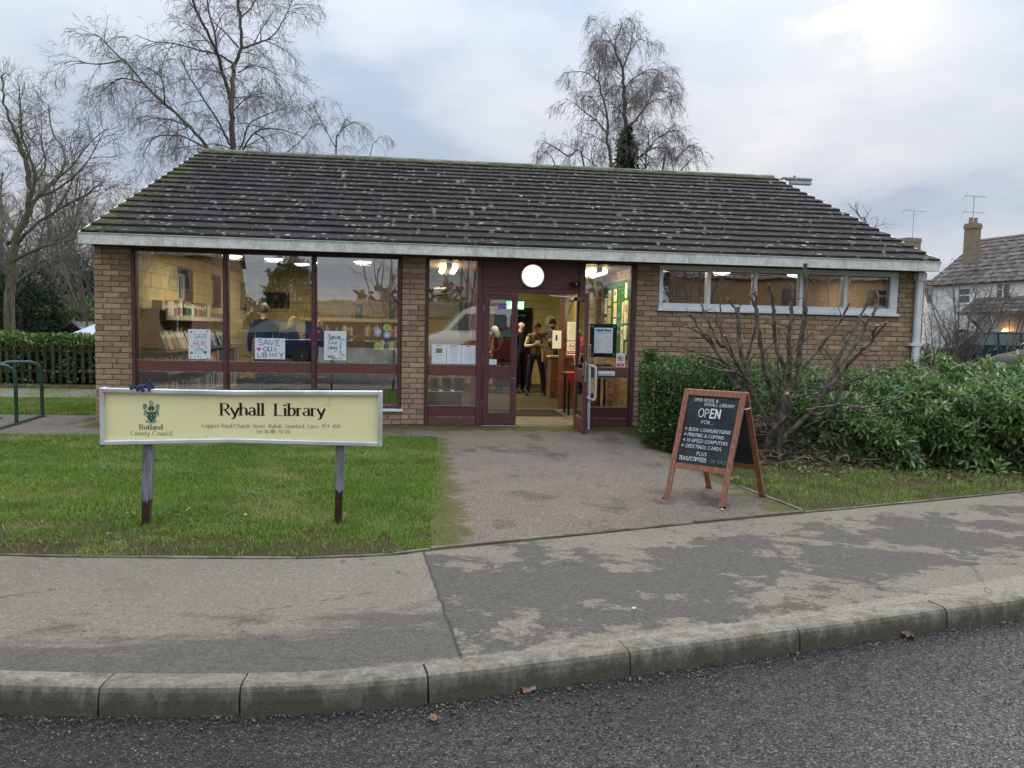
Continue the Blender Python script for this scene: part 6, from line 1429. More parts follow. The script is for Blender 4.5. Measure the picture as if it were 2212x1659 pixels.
for xt, xb, yb_, zr in ((-1.868, -1.89, -5.60, .165), (-.555, -.572, -5.60, .24)):
    b = Vector((xb, yb_, -.05)); tp = Vector((xt, SY+.075, .93)); d = (tp-b)
    po = thing('post', None, None, (0, 0, 0)); po.parent = sg; po.location = -Vector(sg.location)
    mb = MB(); mb.bar(b, b+d*.42, .050, .05, up=(0, 1, 0)); o = mb.build('rusty_core', MT['rust'], po)
    mb = MB(); w = .031; V = []; F = []; s0 = (zr+.05)/.98
    for i, (sx_, sy_) in enumerate(((-1, -1), (1, -1), (1, 1), (-1, 1))):
        for j in range(6):
            a, c = ((sx_, sy_)), ((-1, -1), (1, -1), (1, 1), (-1, 1))[(i+1) % 4]; t = j/6; px, py = a[0]+(c[0]-a[0])*t, a[1]+(c[1]-a[1])*t
            q0 = b+d*(s0+random.uniform(-.02, .03)); V += [(q0.x+px*w, q0.y+py*w, q0.z), (tp.x+px*w, tp.y+py*w, tp.z)]
    m_ = 24; F = [(2*i, 2*((i+1) % m_), 2*((i+1) % m_)+1, 2*i+1) for i in range(m_)]; mb.add(V, F); mb.build('plastic_sleeve', MT['post_plastic'], po)
yl = SY+.0025
mb = MB()
write(mb, 'Ryhall', (-1.383, yl, .779), X_, Z_, .083, 0, .205, .045, .05, True, width=.300, lift=.00015); write(mb, 'Library', (-1.015, yl, .779), X_, Z_, .083, 0, .205, .045, .05, True, width=.350, lift=.00015)
write(mb, 'Rutland', (-1.922, yl, .676), X_, Z_, .034, 0, .17, .05, .06, True, width=.155, lift=.00015)
mb.build('lettering', I_BLACK, sg, fix=False)
mb = MB(); write(mb, 'County Council', (-1.98, yl, .634), X_, Z_, .031, 0, .10, .035, .10, True, width=.275, lift=.00015)
write(mb, 'Coppice Road/Church Street, Ryhall, Stamford, Lincs. PE9 4HY', (-1.507, yl, .692), X_, Z_, .026, 0, .11, .04, .10, True, width=.952, lift=.00015)
write(mb, 'Tel: 01780 751726', (-1.14, yl, .652), X_, Z_, .026, 0, .11, .04, .08, True, width=.232, lift=.00015); mb.build('small_lettering', mat('ink_olive', (.05, .045, .03)), sg, fix=False)
# county crest: supporters, helm, shield with acorn dots, horseshoe, motto scroll
C_G = mat('crest_green', (.030, .10, .078)); C_L = mat('crest_pale', (.62, .64, .48)); C_M = mat('crest_mid', (.16, .22, .17)); C_O = mat('crest_olive', (.30, .32, .20))
mb = MB(); cx, cz = -1.842, .797
def cp(u, v): return (cx+(u-690)*.000228, 0, cz-(v-640)*.000228)
def cpoly(pts, mi, l): mb.poly([(cp(u, v)[0], yl-.00025*l, cp(u, v)[2]) for u, v in pts], mi)
def cdisc(u, v, r, mi, l): cpoly([(u+r*math.cos(6.283*i/12), v+r*math.sin(6.283*i/12)) for i in range(12)], mi, l)
cpoly([(560, 640), (830, 620), (830, 780), (800, 880), (760, 930), (695, 955), (630, 930), (590, 880), (555, 780)], 0, 1)
for u, v in ((590, 640), (790, 640), (585, 735), (790, 735), (585, 825), (790, 830), (635, 880), (740, 880), (687, 830), (687, 735)): cdisc(u, v, 15, 1, 2)
mb.tube([(cp(690+68*math.cos(a), 740+80*math.sin(a))[0], yl-.0006, cp(0, 740+80*math.sin(a))[2]) for a in [R_(135+270*i/14) for i in range(15)]], .0014, 4, 3)
mb.tube([(cp(688+58*math.cos(a), 360+58*math.sin(a))[0], yl-.0005, cp(0, 360+58*math.sin(a))[2]) for a in [6.283*i/16 for i in range(16)]], .0022, 4, 2, closed=True, cap=False); cdisc(688, 365, 24, 2, 1)
cpoly([(640, 410), (740, 410), (755, 480), (620, 480)], 3, 1); cpoly([(610, 480), (770, 475), (800, 540), (760, 600), (640, 610), (590, 560)], 0, 2); cpoly([(660, 560), (700, 565), (715, 590), (690, 600)], 1, 3); cpoly([(750, 540), (780, 550), (785, 590), (760, 590)], 1, 3)
for sx in (-1, 1):
    m_ = lambda u: 690+sx*(u-690)
    cpoly([(m_(830), 400), (m_(900), 380), (m_(935), 450), (m_(920), 560), (m_(860), 560), (m_(810), 480)], 3 if sx > 0 else 2, 1)
    cpoly([(m_(800), 560), (m_(880), 545), (m_(905), 640), (m_(910), 740), (m_(870), 780), (m_(845), 700), (m_(820), 640)], 2 if sx > 0 else 3, 2)
    for uu, vv in ((865, 430), (885, 500), (860, 600), (885, 680), (870, 740), (835, 590)): cdisc(m_(uu), vv, 13, 1, 3)
    cdisc(m_(870), 470, 16, 0, 4); cdisc(m_(845), 640, 18, 0, 4)
cpoly([(520, 900), (560, 900), (620, 940), (760, 940), (820, 900), (860, 895), (850, 945), (780, 975), (690, 985), (600, 975), (525, 950)], 3, 3); cpoly([(590, 905), (665, 940), (620, 940)], 1, 4); cpoly([(785, 905), (715, 940), (760, 940)], 1, 4)
mb.build('crest', [C_G, C_L, C_M, C_O], sg, fix=False)
# lost glove lying on the top of the frame
gl = thing('glove', 'navy blue knitted glove lying on the top rail of the sign board', 'glove', (-1.90, SY, sz1)); MT['glove'] = mat('navy_knit', (.035, .05, .11), (.02, .03, .07), 60, .95, .8, 160)
mb = MB(); mb.ball((-1.895, SY, sz1+.014), (.040, .030, .014), 14, 8)
mb.tube([(-1.865, SY-.01, sz1+.012), (-1.845, SY-.03, sz1+.006), (-1.838, SY-.036, sz1-.018)], [.012, .011, .009], 8); mb.tube([(-1.89, SY-.02, sz1+.012), (-1.885, SY-.038, sz1+.002), (-1.88, SY-.04, sz1-.022)], [.012, .011, .010], 8)
mb.tube([(-1.87, SY-.005, sz1+.02), (-1.85, SY, sz1+.045), (-1.862, SY+.004, sz1+.062)], [.012, .010, .008], 8); mb.tube([(-1.915, SY-.01, sz1+.01), (-1.955, SY-.02, sz1+.008), (-1.965, SY-.034, sz1-.004)], [.012, .011, .008], 8); mb.tube([(-1.90, SY-.02, sz1+.012), (-1.915, SY-.036, sz1+.004), (-1.92, SY-.04, sz1-.018)], [.012, .011, .009], 8)
mb.build('knit', MT['glove'], gl, smooth=True, fix=False)
mb = MB(); mb.tube([(-1.865, SY+.012, sz1+.012), (-1.825, SY+.016, sz1+.012)], [.024, .026], 12); mb.build('cuff', MT['glove'], gl, smooth=True)

# ------------------------------------------------------------------ chalk A-board
MT['pine'] = mat('stained_pine', (.33, .15, .085), (.22, .09, .05), 7, .6, .3, 40, .3, stretch=(9, 9, 1)); MT['slate'] = mat('chalkboard', (.018, .024, .030), (.035, .042, .048), 4, .7)
MT['chalk'] = mat('chalk', (.68, .78, .76), (.5, .58, .56), 60, 1); MT['chalkd'] = mat('faint_chalk', (.20, .23, .24), rough=1)
FL, FR, BL_, BR_ = Vector((2.09, -4.855, 0)), Vector((2.48, -5.215, 0)), Vector((2.64, -4.42, 0)), Vector((3.02, -4.80, 0))
H_ = .935
ab = thing('chalk_board', 'wooden A-board with white chalk writing standing on the path', 'A-board', (2.55, -4.82, 0))
ux = (FR-FL).normalized(); W = (FR-FL).length
def panel(foot0, foot1, top0, top1, front):
    """one leaf of the A-board; foot0->foot1 is its width"""
    w = .046; th_ = .02; U = (foot1-foot0).normalized()
    up0 = (top0-foot0).normalized(); nrm = U.cross(up0).normalized()
    L = (top0-foot0).length
    def P_(u, v): return foot0.lerp(foot1, u/W)+((top0-foot0)*(1-u/W)+(top1-foot1)*(u/W))*(v/L)
    for u, a in ((w/2, 0), (W-w/2, 0)): mb = MB(); mb.bar(P_(u, .0), P_(u, L), w, th_, up=nrm); mb.build('leg', MT['pine'], ab)
    mb = MB(); mb.bar(P_(w+.001, L-.026), P_(W-w-.001, L-.026), th_, .048, up=up0); mb.build('top_rail', MT['pine'], ab)
    mb = MB(); mb.bar(P_(w+.001, .30), P_(W-w-.001, .30), th_, .048, up=up0); mb.build('bottom_rail', MT['pine'], ab)
    bo = nrm*(-.003 if front else .003); z0, z1 = .324, L-.05
    mb = MB(); mb.prism([P_(w, z0)+bo, P_(W-w, z0)+bo, P_(W-w, z1)+bo, P_(w, z1)+bo], nrm*(-.006 if front else .006)); mb.build('chalkboard', MT['slate'], ab)
    return P_, U, up0, nrm, z0, z1
mid = FL*.60+BL_*.40; midr = FR*.55+BR_*.45
T0 = Vector((mid.x, mid.y, H_)); T1 = Vector((midr.x, midr.y, H_))
Pf, U, UP, NR, z0, z1 = panel(FL, FR, T0-Vector((.012, .012, 0)), T1-Vector((.012, .012, 0)), True)
if NR.dot(Vector(CAM)-FL) < 0: NR = -NR
panel(BL_, BR_, T0+Vector((.012, .012, 0)), T1+Vector((.012, .012, 0)), False)
bw, bh = W-.092, z1-z0
def chalk(text, u0, u1, v, h, mi=0, thick=.12, jit=.035, seed=0):
    o = Pf(.046+bw*u0, z0+bh*(1-v))+NR*.0045
    write(mbc, text, o, U, UP, h, mi, thick, None, .10, jit=jit, width=(u1-u0)*bw, rgs=seed, lift=.0003)
mbc = MB()
chalk('OPEN HOUSE @', .13, .62, .085, .026); chalk('RYHALL LIBRARY', .35, .94, .145, .026, seed=3)
chalk('OP', .26, .47, .31, .072, thick=.10, jit=.01); chalk('EN', .49, .70, .31, .072, thick=.19, jit=.0)
chalk('FOR...', .35, .60, .405, .028)
chalk('* BOOK LOANS/RETURNS', .06, .97, .52, .027, thick=.13, seed=5); chalk('* PRINTING & COPYING', .06, .86, .60, .027, thick=.13, seed=6)
chalk('* HI-SPEED COMPUTERS', .06, .95, .68, .027, thick=.13, seed=7); chalk('* GREETINGS CARDS', .05, .85, .765, .028, thick=.12, seed=8)
chalk('PLUS', .38, .58, .86, .028, thick=.14); chalk('TEAS/COFFEES', .04, .60, .945, .030, thick=.16, seed=9); chalk('ON SALE', .66, .99, .945, .028, 1, .11)
mbc.build('writing', [MT['chalk'], MT['chalkd']], ab, fix=False)
mb = MB(); a = Pf(W-.02, (T0-FL).length*.86); b_ = BR_.lerp(T1, .86); mb.tube([a, a.lerp(b_, .5)-Vector((0, 0, .012)), b_], .004, 6); mb.build('cord', MT['white'], ab)
for P0 in (FL, FR, BL_, BR_): mb = MB(); mb.box(P0.x-.012, P0.x+.012, P0.y-.012, P0.y+.012, .0025, .014); mb.build('foot_pad', MT['rubber'], ab)

# ------------------------------------------------------------------ bike stand, picket fence, shed, canopy
MT['greenpaint'] = mat('green_paint', (.012, .075, .055), (.010, .055, .04), 5, .28, .05, 20, .5, coat=.3, world=True)
bk = thing('bicycle_stand', 'dark green tubular bicycle stand with two hoops at the left edge', 'bike stand', (-5.5, .2, 0))
for (a, b) in ((Vector((-5.48, .77, 0)), Vector((-5.95, .50, 0))), (Vector((-5.39, -.14, 0)), Vector((-5.86, -.41, 0)))):
    d = (b-a).normalized(); L = (b-a).length; H = .80; r = .16; pts = [a+Vector((0, 0, .01)), a+Vector((0, 0, H-r))]
    for i in range(1, 7): t = R_(15*i); pts.append(a+d*(r-r*math.cos(t))+Vector((0, 0, H-r+r*math.sin(t))))
    for i in range(0, 6): t = R_(90-15*i); pts.append(b-d*(r-r*math.cos(t))+Vector((0, 0, H-r+r*math.sin(t))))
    pts += [b+Vector((0, 0, H-r)), b+Vector((0, 0, .01))]
    mb = MB(); mb.tube(pts, .025, 12); mb.build('hoop', MT['greenpaint'], bk, smooth=True)
    for p_ in (a, b): mb = MB(); mb.lathe([(.05, .004), (.05, .016), (.03, .02)], p_, 14); mb.build('foot_flange', MT['greenpaint'], bk)
for a, b in ((Vector((-5.48, .77, .02)), Vector((-5.30, -1.0, .02))), (Vector((-5.95, .50, .02)), Vector((-5.77, -1.25, .02)))): mb = MB(); mb.bar(a, b, .045, .02); mb.build('base_rail', MT['greenpaint'], bk)
MT['oldwood'] = mat('mossy_picket', (.075, .072, .045), (.045, .055, .028), 4, .95, .4, 40, rnd=.3, world=True)
fc = thing('picket_fence', 'weathered green-stained picket fence grown through by the hedge', 'fence', (-10, 6.95, 0))
x = -16
while x < -5.4:
    y = 6.95+(x+7)*.0; h = .93+random.uniform(-.02, .02); mb = MB(); lean = random.uniform(-.012, .012)
    mb.prism([(x, y, .03), (x+.075, y, .03), (x+.075+lean, y, h-.04), (x+.0375+lean, y, h), (x+lean, y, h-.04)], (0, .018, 0)); mb.build('picket', MT['oldwood'], fc); x += .158+random.uniform(-.01, .01)
for z in (.28, .74): mb = MB(); mb.box(-16.1, -5.3, 6.97, 7.01, z-.035, z+.035); mb.build('rail', MT['oldwood'], fc)
for x in (-14.6, -12.3, -10, -7.7, -5.5): mb = MB(); mb.box(x, x+.08, 7.011, 7.09, -.1, .95); mb.build('fence_post', MT['oldwood'], fc)
sd = thing('garden_shed', 'small dark shed with pale felt roof behind the hedge', 'shed', (-9.3, 16, 0)); MT['felt'] = mat('roof_felt', (.26, .26, .25), (.2, .2, .19), 5, .9, world=True)
c0 = atz(171, 738, 28); a = Vector((c0.x, c0.y, 0))
def sp_(px, py, Z): return atz(px, py, Z)
e1, e2, r1, r2 = sp_(159, 716, 26), sp_(192, 728, 24.5), sp_(138, 707, 26.5), sp_(170, 707, 28)
ww = Vector((math.cos(-.5), math.sin(-.5), 0)); dd_ = Vector((math.sin(.5), math.cos(.5), 0)); o_ = sp_(160, 728, 25.5); o_.z = 0; hz = 1.35
mb = MB(); A, B, Cc, D = o_-ww*.9, o_+ww*.9, o_+ww*.9+dd_*2.2, o_-ww*.9+dd_*2.2
mb.add([A, B, Cc, D, A+Vector((0,0,hz-.55)), B+Vector((0,0,hz-.55)), Cc+Vector((0,0,hz-.55)), D+Vector((0,0,hz-.55)), (A+B)/2+Vector((0,0,hz-.05)), (Cc+D)/2+Vector((0,0,hz-.05))], [(0,1,5,8,4), (1,2,6,5), (2,3,7,9,6), (3,0,4,7)]); mb.build('wall', mat('shed_boards', (.06, .03, .03), (.04, .02, .02), 6, world=True), sd)
for s_, P0, P1 in ((1, B, Cc), (-1, A, D)):
    t0, t1 = (A+B)/2+Vector((0,0,hz)), (Cc+D)/2+Vector((0,0,hz)); q0, q1 = P0+ww*.12*s_+Vector((0,0,hz-.56)), P1+ww*.12*s_+Vector((0,0,hz-.56)); mb = MB(); mb.prism([t0-dd_*.1, t1+dd_*.1, q1+dd_*.1, q0-dd_*.1], (0, 0, .04)); mb.build('roof', MT['felt'], sd)
mb = MB(); mb.lathe([(.05, 0), (.02, .1), (.001, .14)], (A+B)/2+Vector((0,0,hz+.03)), 8); mb.build('finial', MT['felt'], sd)
tn = thing('garden_canopy', 'pale blue-white peaked canopy just left of the brick gable', 'canopy', (-7.2, 12, 0)); o_ = atz(224, 722, 23); 
mb = MB(); ap = Vector((o_.x, o_.y, 1.42)); V = [ap]+[Vector((o_.x+1.5*math.cos(R_(45+90*i)), o_.y+1.5*math.sin(R_(45+90*i)), .78)) for i in range(4)]+[Vector((o_.x+1.5*math.cos(R_(45+90*i)), o_.y+1.5*math.sin(R_(45+90*i)), .66)) for i in range(4)]
mb.add(V, [(0, 1, 2), (0, 2, 3), (0, 3, 4), (0, 4, 1), (1, 5, 6, 2), (2, 6, 7, 3), (3, 7, 8, 4), (4, 8, 5, 1)]); mb.build('cover', mat('canopy_cloth', (.62, .70, .74), rough=.8), tn)
for i in range(4): mb = MB(); x, y = o_.x+1.45*math.cos(R_(45+90*i)), o_.y+1.45*math.sin(R_(45+90*i)); mb.tube([(x, y, 0), (x, y, .7)], .02, 6); mb.build('leg', MT['metal'], tn)

# ------------------------------------------------------------------ foliage helpers
def m_leaf(name, stops, rough=.30, spec=.6, trans=.22):
    m = N(name); r = m.n.new('ShaderNodeNewGeometry').outputs['Random Per Island']; v = m.pos()
    c = m.ramp(r, stops); c = m.mix(m.ramp(m.noise(v, 1.6, 3), [(.4, 0), (.7, .4)]), c, sc(stops[0][1], .9)); c = m.mix(m.ramp(m.noise(v, 2.7, 4, .6), [(.5, 0), (.68, .45)]), c, stops[-2][1])
    m.set('Base Color', c); m.set('Roughness', rough); m.set('Specular IOR Level', spec)
    tl = m.n.new('ShaderNodeBsdfTranslucent'); m.l.new(c, tl.inputs[0]); mx = m.n.new('ShaderNodeMixShader'); mx.inputs[0].default_value = trans
    m.l.new(m.b.outputs[0], mx.inputs[1]); m.l.new(tl.outputs[0], mx.inputs[2]); m.l.new(mx.outputs[0], m.out.inputs[0]); return m.mat
MT['leaf'] = m_leaf('glossy_leaf', [(0, (.065, .14, .05)), (.45, (.125, .235, .075)), (.8, (.22, .34, .11)), (.93, (.29, .38, .10)), (1, (.48, .47, .16))])
MT['leaf_small'] = m_leaf('privet_leaf', [(0, (.050, .105, .036)), (.5, (.088, .17, .052)), (.85, (.14, .235, .065)), (1, (.24, .32, .09))])
MT['laurel'] = m_leaf('laurel_leaf', [(0, (.055, .11, .03)), (.5, (.11, .20, .05)), (.85, (.20, .31, .075)), (1, (.36, .44, .13))])
MT['dark_leaf'] = m_leaf('evergreen_leaf', [(0, (.012, .028, .014)), (.6, (.026, .055, .022)), (1, (.05, .09, .04))], .6, .3)
MT['ivy'] = m_leaf('ivy_leaf', [(0, (.012, .028, .010)), (.7, (.028, .055, .018)), (1, (.05, .08, .03))], .5, .4, .1)
MT['bark'] = mat('grey_bark', (.15, .125, .095), (.075, .065, .05), 9, .95, .7, 50, stretch=(3, 3, 1), world=True)
MT['twig'] = mat('twig', (.21, .18, .155), (.12, .105, .09), 5, .95, world=True)
MT['barkg'] = mat('mossy_bark', (.16, .15, .10), (.085, .095, .045), 5, .95, .7, 50, stretch=(3, 3, 1), world=True)
MT['stem'] = mat('pruned_stem', (.19, .16, .12), (.050, .043, .033), 8, .85, .5, 60, stretch=(2, 2, 1), world=True, lo=.35, hi=.6)
MT['cut'] = mat('cut_wood', (.42, .27, .16), rough=.9)
MT['deadtwig'] = mat('dead_twig', (.27, .21, .14), (.12, .09, .06), 20, .95, rnd=.3, world=True)
def leaves(P, D, L, W, rg, curl=.25, up=None):
    """P centres (n,3), D directions (n,3); four-triangle leaves folded along the midrib"""
    n = len(P); D = D/np.linalg.norm(D, axis=1, keepdims=True)
    r = rg.normal(size=(n, 3)); r[:, 2] += .0
    nrm = rg.normal(size=(n, 3))*.45; nrm[:, 2] += 1.0
    S = np.cross(D, nrm); S /= np.linalg.norm(S, axis=1, keepdims=True)+1e-9; Nn = np.cross(S, D)
    L = L[:, None]; W = W[:, None]; c = curl*L*rg.uniform(.2, 1, (n, 1))
    b = P; t = P+D*L-Nn*c; m1 = P+D*L*.35+Nn*W*.0; 
    V = np.stack([b, P+D*L*.30+S*W*.42+Nn*W*.18, P+D*L*.68+S*W*.38+Nn*(W*.16)-Nn*c*.45, t, P+D*L*.68-S*W*.38+Nn*(W*.16)-Nn*c*.45, P+D*L*.30-S*W*.42+Nn*W*.18], 1)
    base = np.arange(n)[:, None]*6
    F = np.concatenate([base+[0, 1, 2, 3], base+[0, 3, 4, 5]], 0)
    return V.reshape(-1, 3), F
def whorls(C, A, k, L, W, rg, spread=.55):
    """clusters of k leaves round shoot tips C pointing along A"""
    n = len(C); A = A/np.linalg.norm(A, axis=1, keepdims=True); ref = np.where(np.abs(A[:, 2:3]) < .9, [[0, 0, 1]], [[1, 0, 0]])
    U = np.cross(A, ref); U /= np.linalg.norm(U, axis=1, keepdims=True); Vv = np.cross(A, U)
    Ps, Ds, Ls = [], [], []; ph = rg.uniform(0, 6.28, n)
    for i in range(k):
        a = ph+6.283*i/k+rg.uniform(-.25, .25, n); s = spread+rg.uniform(-.25, .45, n)
        D = A*s[:, None]+U*np.cos(a)[:, None]+Vv*np.sin(a)[:, None]; Ps.append(C+D*.008+rg.normal(size=(n, 3))*.004); Ds.append(D); Ls.append(L*rg.uniform(.65, 1.15, n))
    P = np.concatenate(Ps); D = np.concatenate(Ds); LL = np.concatenate(Ls)
    return leaves(P, D, LL, LL*W, rg)
def twig_tubes(segs, sides=3):
    """segs: list of (points, radii); returns V,F as quads"""
    V = []; F = []; base = 0
    for pts, rad in segs:
        m = len(pts); p = np.asarray(pts, float); t = np.gradient(p, axis=0) if m > 1 else p; t /= np.linalg.norm(t, axis=1, keepdims=True)+1e-9
        ref = np.array([0, 0, 1.]) if abs(t[0, 2]) < .9 else np.array([1., 0, 0]); u = np.cross(t, ref); u /= np.linalg.norm(u, axis=1, keepdims=True)+1e-9; v = np.cross(t, u)
        a = np.arange(sides)*2*np.pi/sides; r = np.asarray(rad, float)[:, None, None]
        ring = p[:, None, :]+(u[:, None, :]*np.cos(a)[None, :, None]+v[:, None, :]*np.sin(a)[None, :, None])*r
        V.append(ring.reshape(-1, 3))
        i = np.arange(m-1)[:, None]*sides; j = np.arange(sides)[None]; jn = (j+1) % sides
        F.append((np.stack([i+j, i+jn, i+sides+jn, i+sides+j], -1).reshape(-1, 4))+base); base += m*sides
    return np.concatenate(V), np.concatenate(F)
def rodrigues(d, ang, az, rg):
    ref = np.array([0, 0, 1.]) if abs(d[2]) < .9 else np.array([1., 0, 0]); u = np.cross(d, ref); u /= np.linalg.norm(u); v = np.cross(d, u)
    return d*math.cos(ang)+(u*math.cos(az)+v*math.sin(az))*math.sin(ang)
def sprout(path, r0, r1, lv, rg, out, dens, lens, droop, rmin=.004, wig=.12, asc=.0):
    """limb path -> side shoots, recursively; out collects (points, radii) per level"""
    p = np.asarray(path, float); sl = np.linalg.norm(np.diff(p, axis=0), axis=1); cum = np.concatenate([[0], np.cumsum(sl)]); L = cum[-1]
    if lv >= len(dens): return
    n = rg.poisson(max(0, L*dens[lv])); 
    for _ in range(n):
        s = (rg.uniform(.12 if lv else .05, 1)**.75)*L; k = min(np.searchsorted(cum, s)-1, len(sl)-1); k = max(k, 0); f = (s-cum[k])/max(sl[k], 1e-6)
        q = p[k]+(p[k+1]-p[k])*f; d = (p[k+1]-p[k])/max(sl[k], 1e-6); fr = s/L; r = r0+(r1-r0)*fr
        dd = rodrigues(d, R_(rg.uniform(28, 62)), rg.uniform(0, 6.283), rg); dd[2] += asc; dd /= np.linalg.norm(dd)
        ln = lens[lv]*rg.uniform(.5, 1.25)*(1-.45*fr); m = 5 if lv < 2 else 4; pts = [q]; c = dd.copy(); st = ln/(m-1)
        for i in range(m-1):
            c = c+rg.normal(size=3)*wig; c[2] -= droop[lv]*(i+1)/(m-1); c[2] += asc*.25; c /= np.linalg.norm(c); pts.append(pts[-1]+c*st)
        rs = max(min(r*.5, ln*.0125), rmin); rad = np.linspace(rs, max(rmin*.6, rs*.35), m)
        out[min(lv, len(out)-1)].append((np.array(pts), rad)); sprout(pts, rs, rs*.35, lv+1, rg, out, dens, lens, droop, rmin, wig, asc)
def bare_tree(name, label, limbs, base, dens, lens, droop, rmin, mt='bark', seed=1, group=None, asc=0, wig=.13, cat='tree', twmt='twig'):
    """limbs: list of (points Vector, r0, r1); first is the trunk"""
    rg = np.random.RandomState(seed); t = thing(name, label, cat, base, group=group)
    mb = MB(); out = [[], [], []]
    for i, (P, r0, r1) in enumerate(limbs):
        c = catmull(P, 4); n = len(c); c = [q+Vector(rg.normal(size=3)*r0*.15) if 0 < k_ < n-1 else q for k_, q in enumerate(c)]
        mb.tube(c, [.82*(r0+(r1-r0)*(k_/(n-1))**.8) for k_ in range(n)], 8 if r0 > .05 else 6)
        sprout([tuple(q) for q in c], r0, r1, 0, rg, out, dens, lens, droop, rmin, wig, asc)
    mb.build('trunk', MT[mt], t, smooth=True, fix=False)
    if out[0]: V, F = twig_tubes(out[0], 4); npmesh('branches', V, F, MT[mt], t); 
    tw = out[1]+out[2]
    if tw: V, F = twig_tubes(tw, 3); tag(npmesh('twigs', V, F, MT[twmt], t), None, None, None, 'stuff')
    return t
def limb(pix, Z, dz, conv, rg, jitter=1.0):
    """outline of a limb seen in the picture plane of a tree that stands Z metres off, with real depth wander"""
    w = rg.uniform(-1, 1)*jitter; out = []
    for i, (u, v) in enumerate(pix):
        px, py = conv(u, v); out.append(atz(px, py, Z+w*dz*i/max(1, len(pix)-1)))
    return out

# ---- big bare tree behind the left end of the roof
rg = np.random.RandomState(11)
cA = lambda u, v: (u*.375, v*.375)
Z = 30; BIG = [
 ([(1345, 1500), (1342, 1100), (1340, 800), (1335, 640), (1345, 500), (1345, 380), (1385, 280), (1385, 100), (1370, 0), (1360, -200), (1345, -420)], .17, .03),
 ([(1325, 570), (1280, 420), (1250, 300), (1190, 180), (1130, 60), (1100, -50), (1040, -250)], .10, .03),
 ([(1250, 300), (1235, 180), (1200, 60), (1190, -80), (1220, -220)], .06, .02), ([(1300, 1000), (1195, 850), (1100, 740), (1000, 640), (900, 560), (820, 470), (700, 340), (600, 240), (560, 200)], .10, .02),
 ([(700, 350), (560, 370), (430, 350), (370, 370)], .04, .012), ([(1200, 860), (1060, 790), (960, 780), (880, 800), (820, 900)], .05, .015),
 ([(1320, 830), (1270, 720), (1180, 580), (1080, 420), (1040, 330)], .055, .015), ([(1345, 370), (1270, 320), (1150, 290), (1000, 250), (880, 240), (780, 200)], .06, .012),
 ([(1370, 270), (1300, 190), (1230, 120), (1170, 20)], .05, .015), ([(1385, 280), (1480, 250), (1580, 200), (1650, 80), (1690, -20)], .06, .015), ([(1350, 930), (1400, 820), (1440, 710), (1560, 650), (1650, 620)], .06, .015),
 ([(1355, 960), (1450, 780), (1560, 740), (1700, 770), (1760, 800)], .05, .012), ([(830, 480), (700, 450), (620, 500), (560, 560)], .045, .012), ([(1385, 100), (1450, 40), (1500, -60), (1560, -160)], .05, .015),
 ([(950, 600), (930, 450), (820, 370)], .04, .012), ([(1370, 420), (1450, 380), (1540, 400), (1610, 440)], .035, .012), ([(1345, 640), (1430, 560), (1520, 560)], .035, .012), ([(1080, 720), (980, 690), (880, 680), (780, 720)], .04, .012), ([(1340, 860), (1240, 830), (1120, 840), (1000, 860)], .03, .01)]
limbs = [(limb(p, Z, 3.5 if i else 0, cA, rg), a, b) for i, (p, a, b) in enumerate(BIG)]; limbs[0][0][0].z = 0
bare_tree('bare_tree', 'tall bare tree with a long leaning limb behind the left end of the roof', limbs, tuple(limbs[0][0][0]), [4.6, 7.0, 6.0], [1.9, .9, .48], [.34, .34, .25], .0046, seed=3, wig=.15)
# ---- tree at the left edge
LT = [([(60, 2050), (60, 1700), (80, 1450), (100, 1340), (160, 1220), (170, 1100), (150, 950), (100, 800), (60, 700), (20, 560), (30, 420)], .19, .02), ([(100, 1340), (40, 1250), (0, 1150), (-60, 1050), (-120, 850)], .09, .02),
 ([(160, 1220), (230, 1120), (330, 1030), (380, 900), (300, 760), (280, 600)], .08, .015), ([(170, 1150), (200, 1000), (130, 800), (120, 640), (110, 480)], .06, .012), ([(100, 1400), (200, 1300), (350, 1200), (480, 1130), (600, 1040)], .07, .012),
 ([(80, 1500), (250, 1420), (400, 1380), (530, 1340)], .06, .012), ([(230, 1130), (350, 1080), (480, 960), (600, 760)], .05, .01), ([(50, 1400), (-50, 1300), (-150, 1200)], .08, .02), ([(70, 1640), (200, 1560), (350, 1500), (520, 1480)], .055, .012),
 ([(330, 1030), (420, 950), (520, 820), (620, 740)], .035, .01), ([(60, 1560), (-60, 1480), (-160, 1440)], .06, .02), ([(300, 1240), (380, 1120), (420, 1000), (350, 880)], .04, .01), ([(180, 1080), (260, 960), (240, 800), (240, 620)], .04, .01)]
limbs = [(limb(p, 21, 2.5 if i else 0, cA, rg), a, b) for i, (p, a, b) in enumerate(LT)]; limbs[0][0][0].z = 0
bare_tree('bare_tree', 'bare tree with a stout mossy trunk at the left edge behind the hedge', limbs, tuple(limbs[0][0][0]), [5.2, 7.5, 5.0], [1.25, .62, .34], [.0, .02, .0], .0045, 'barkg', 5, asc=.10, wig=.17)
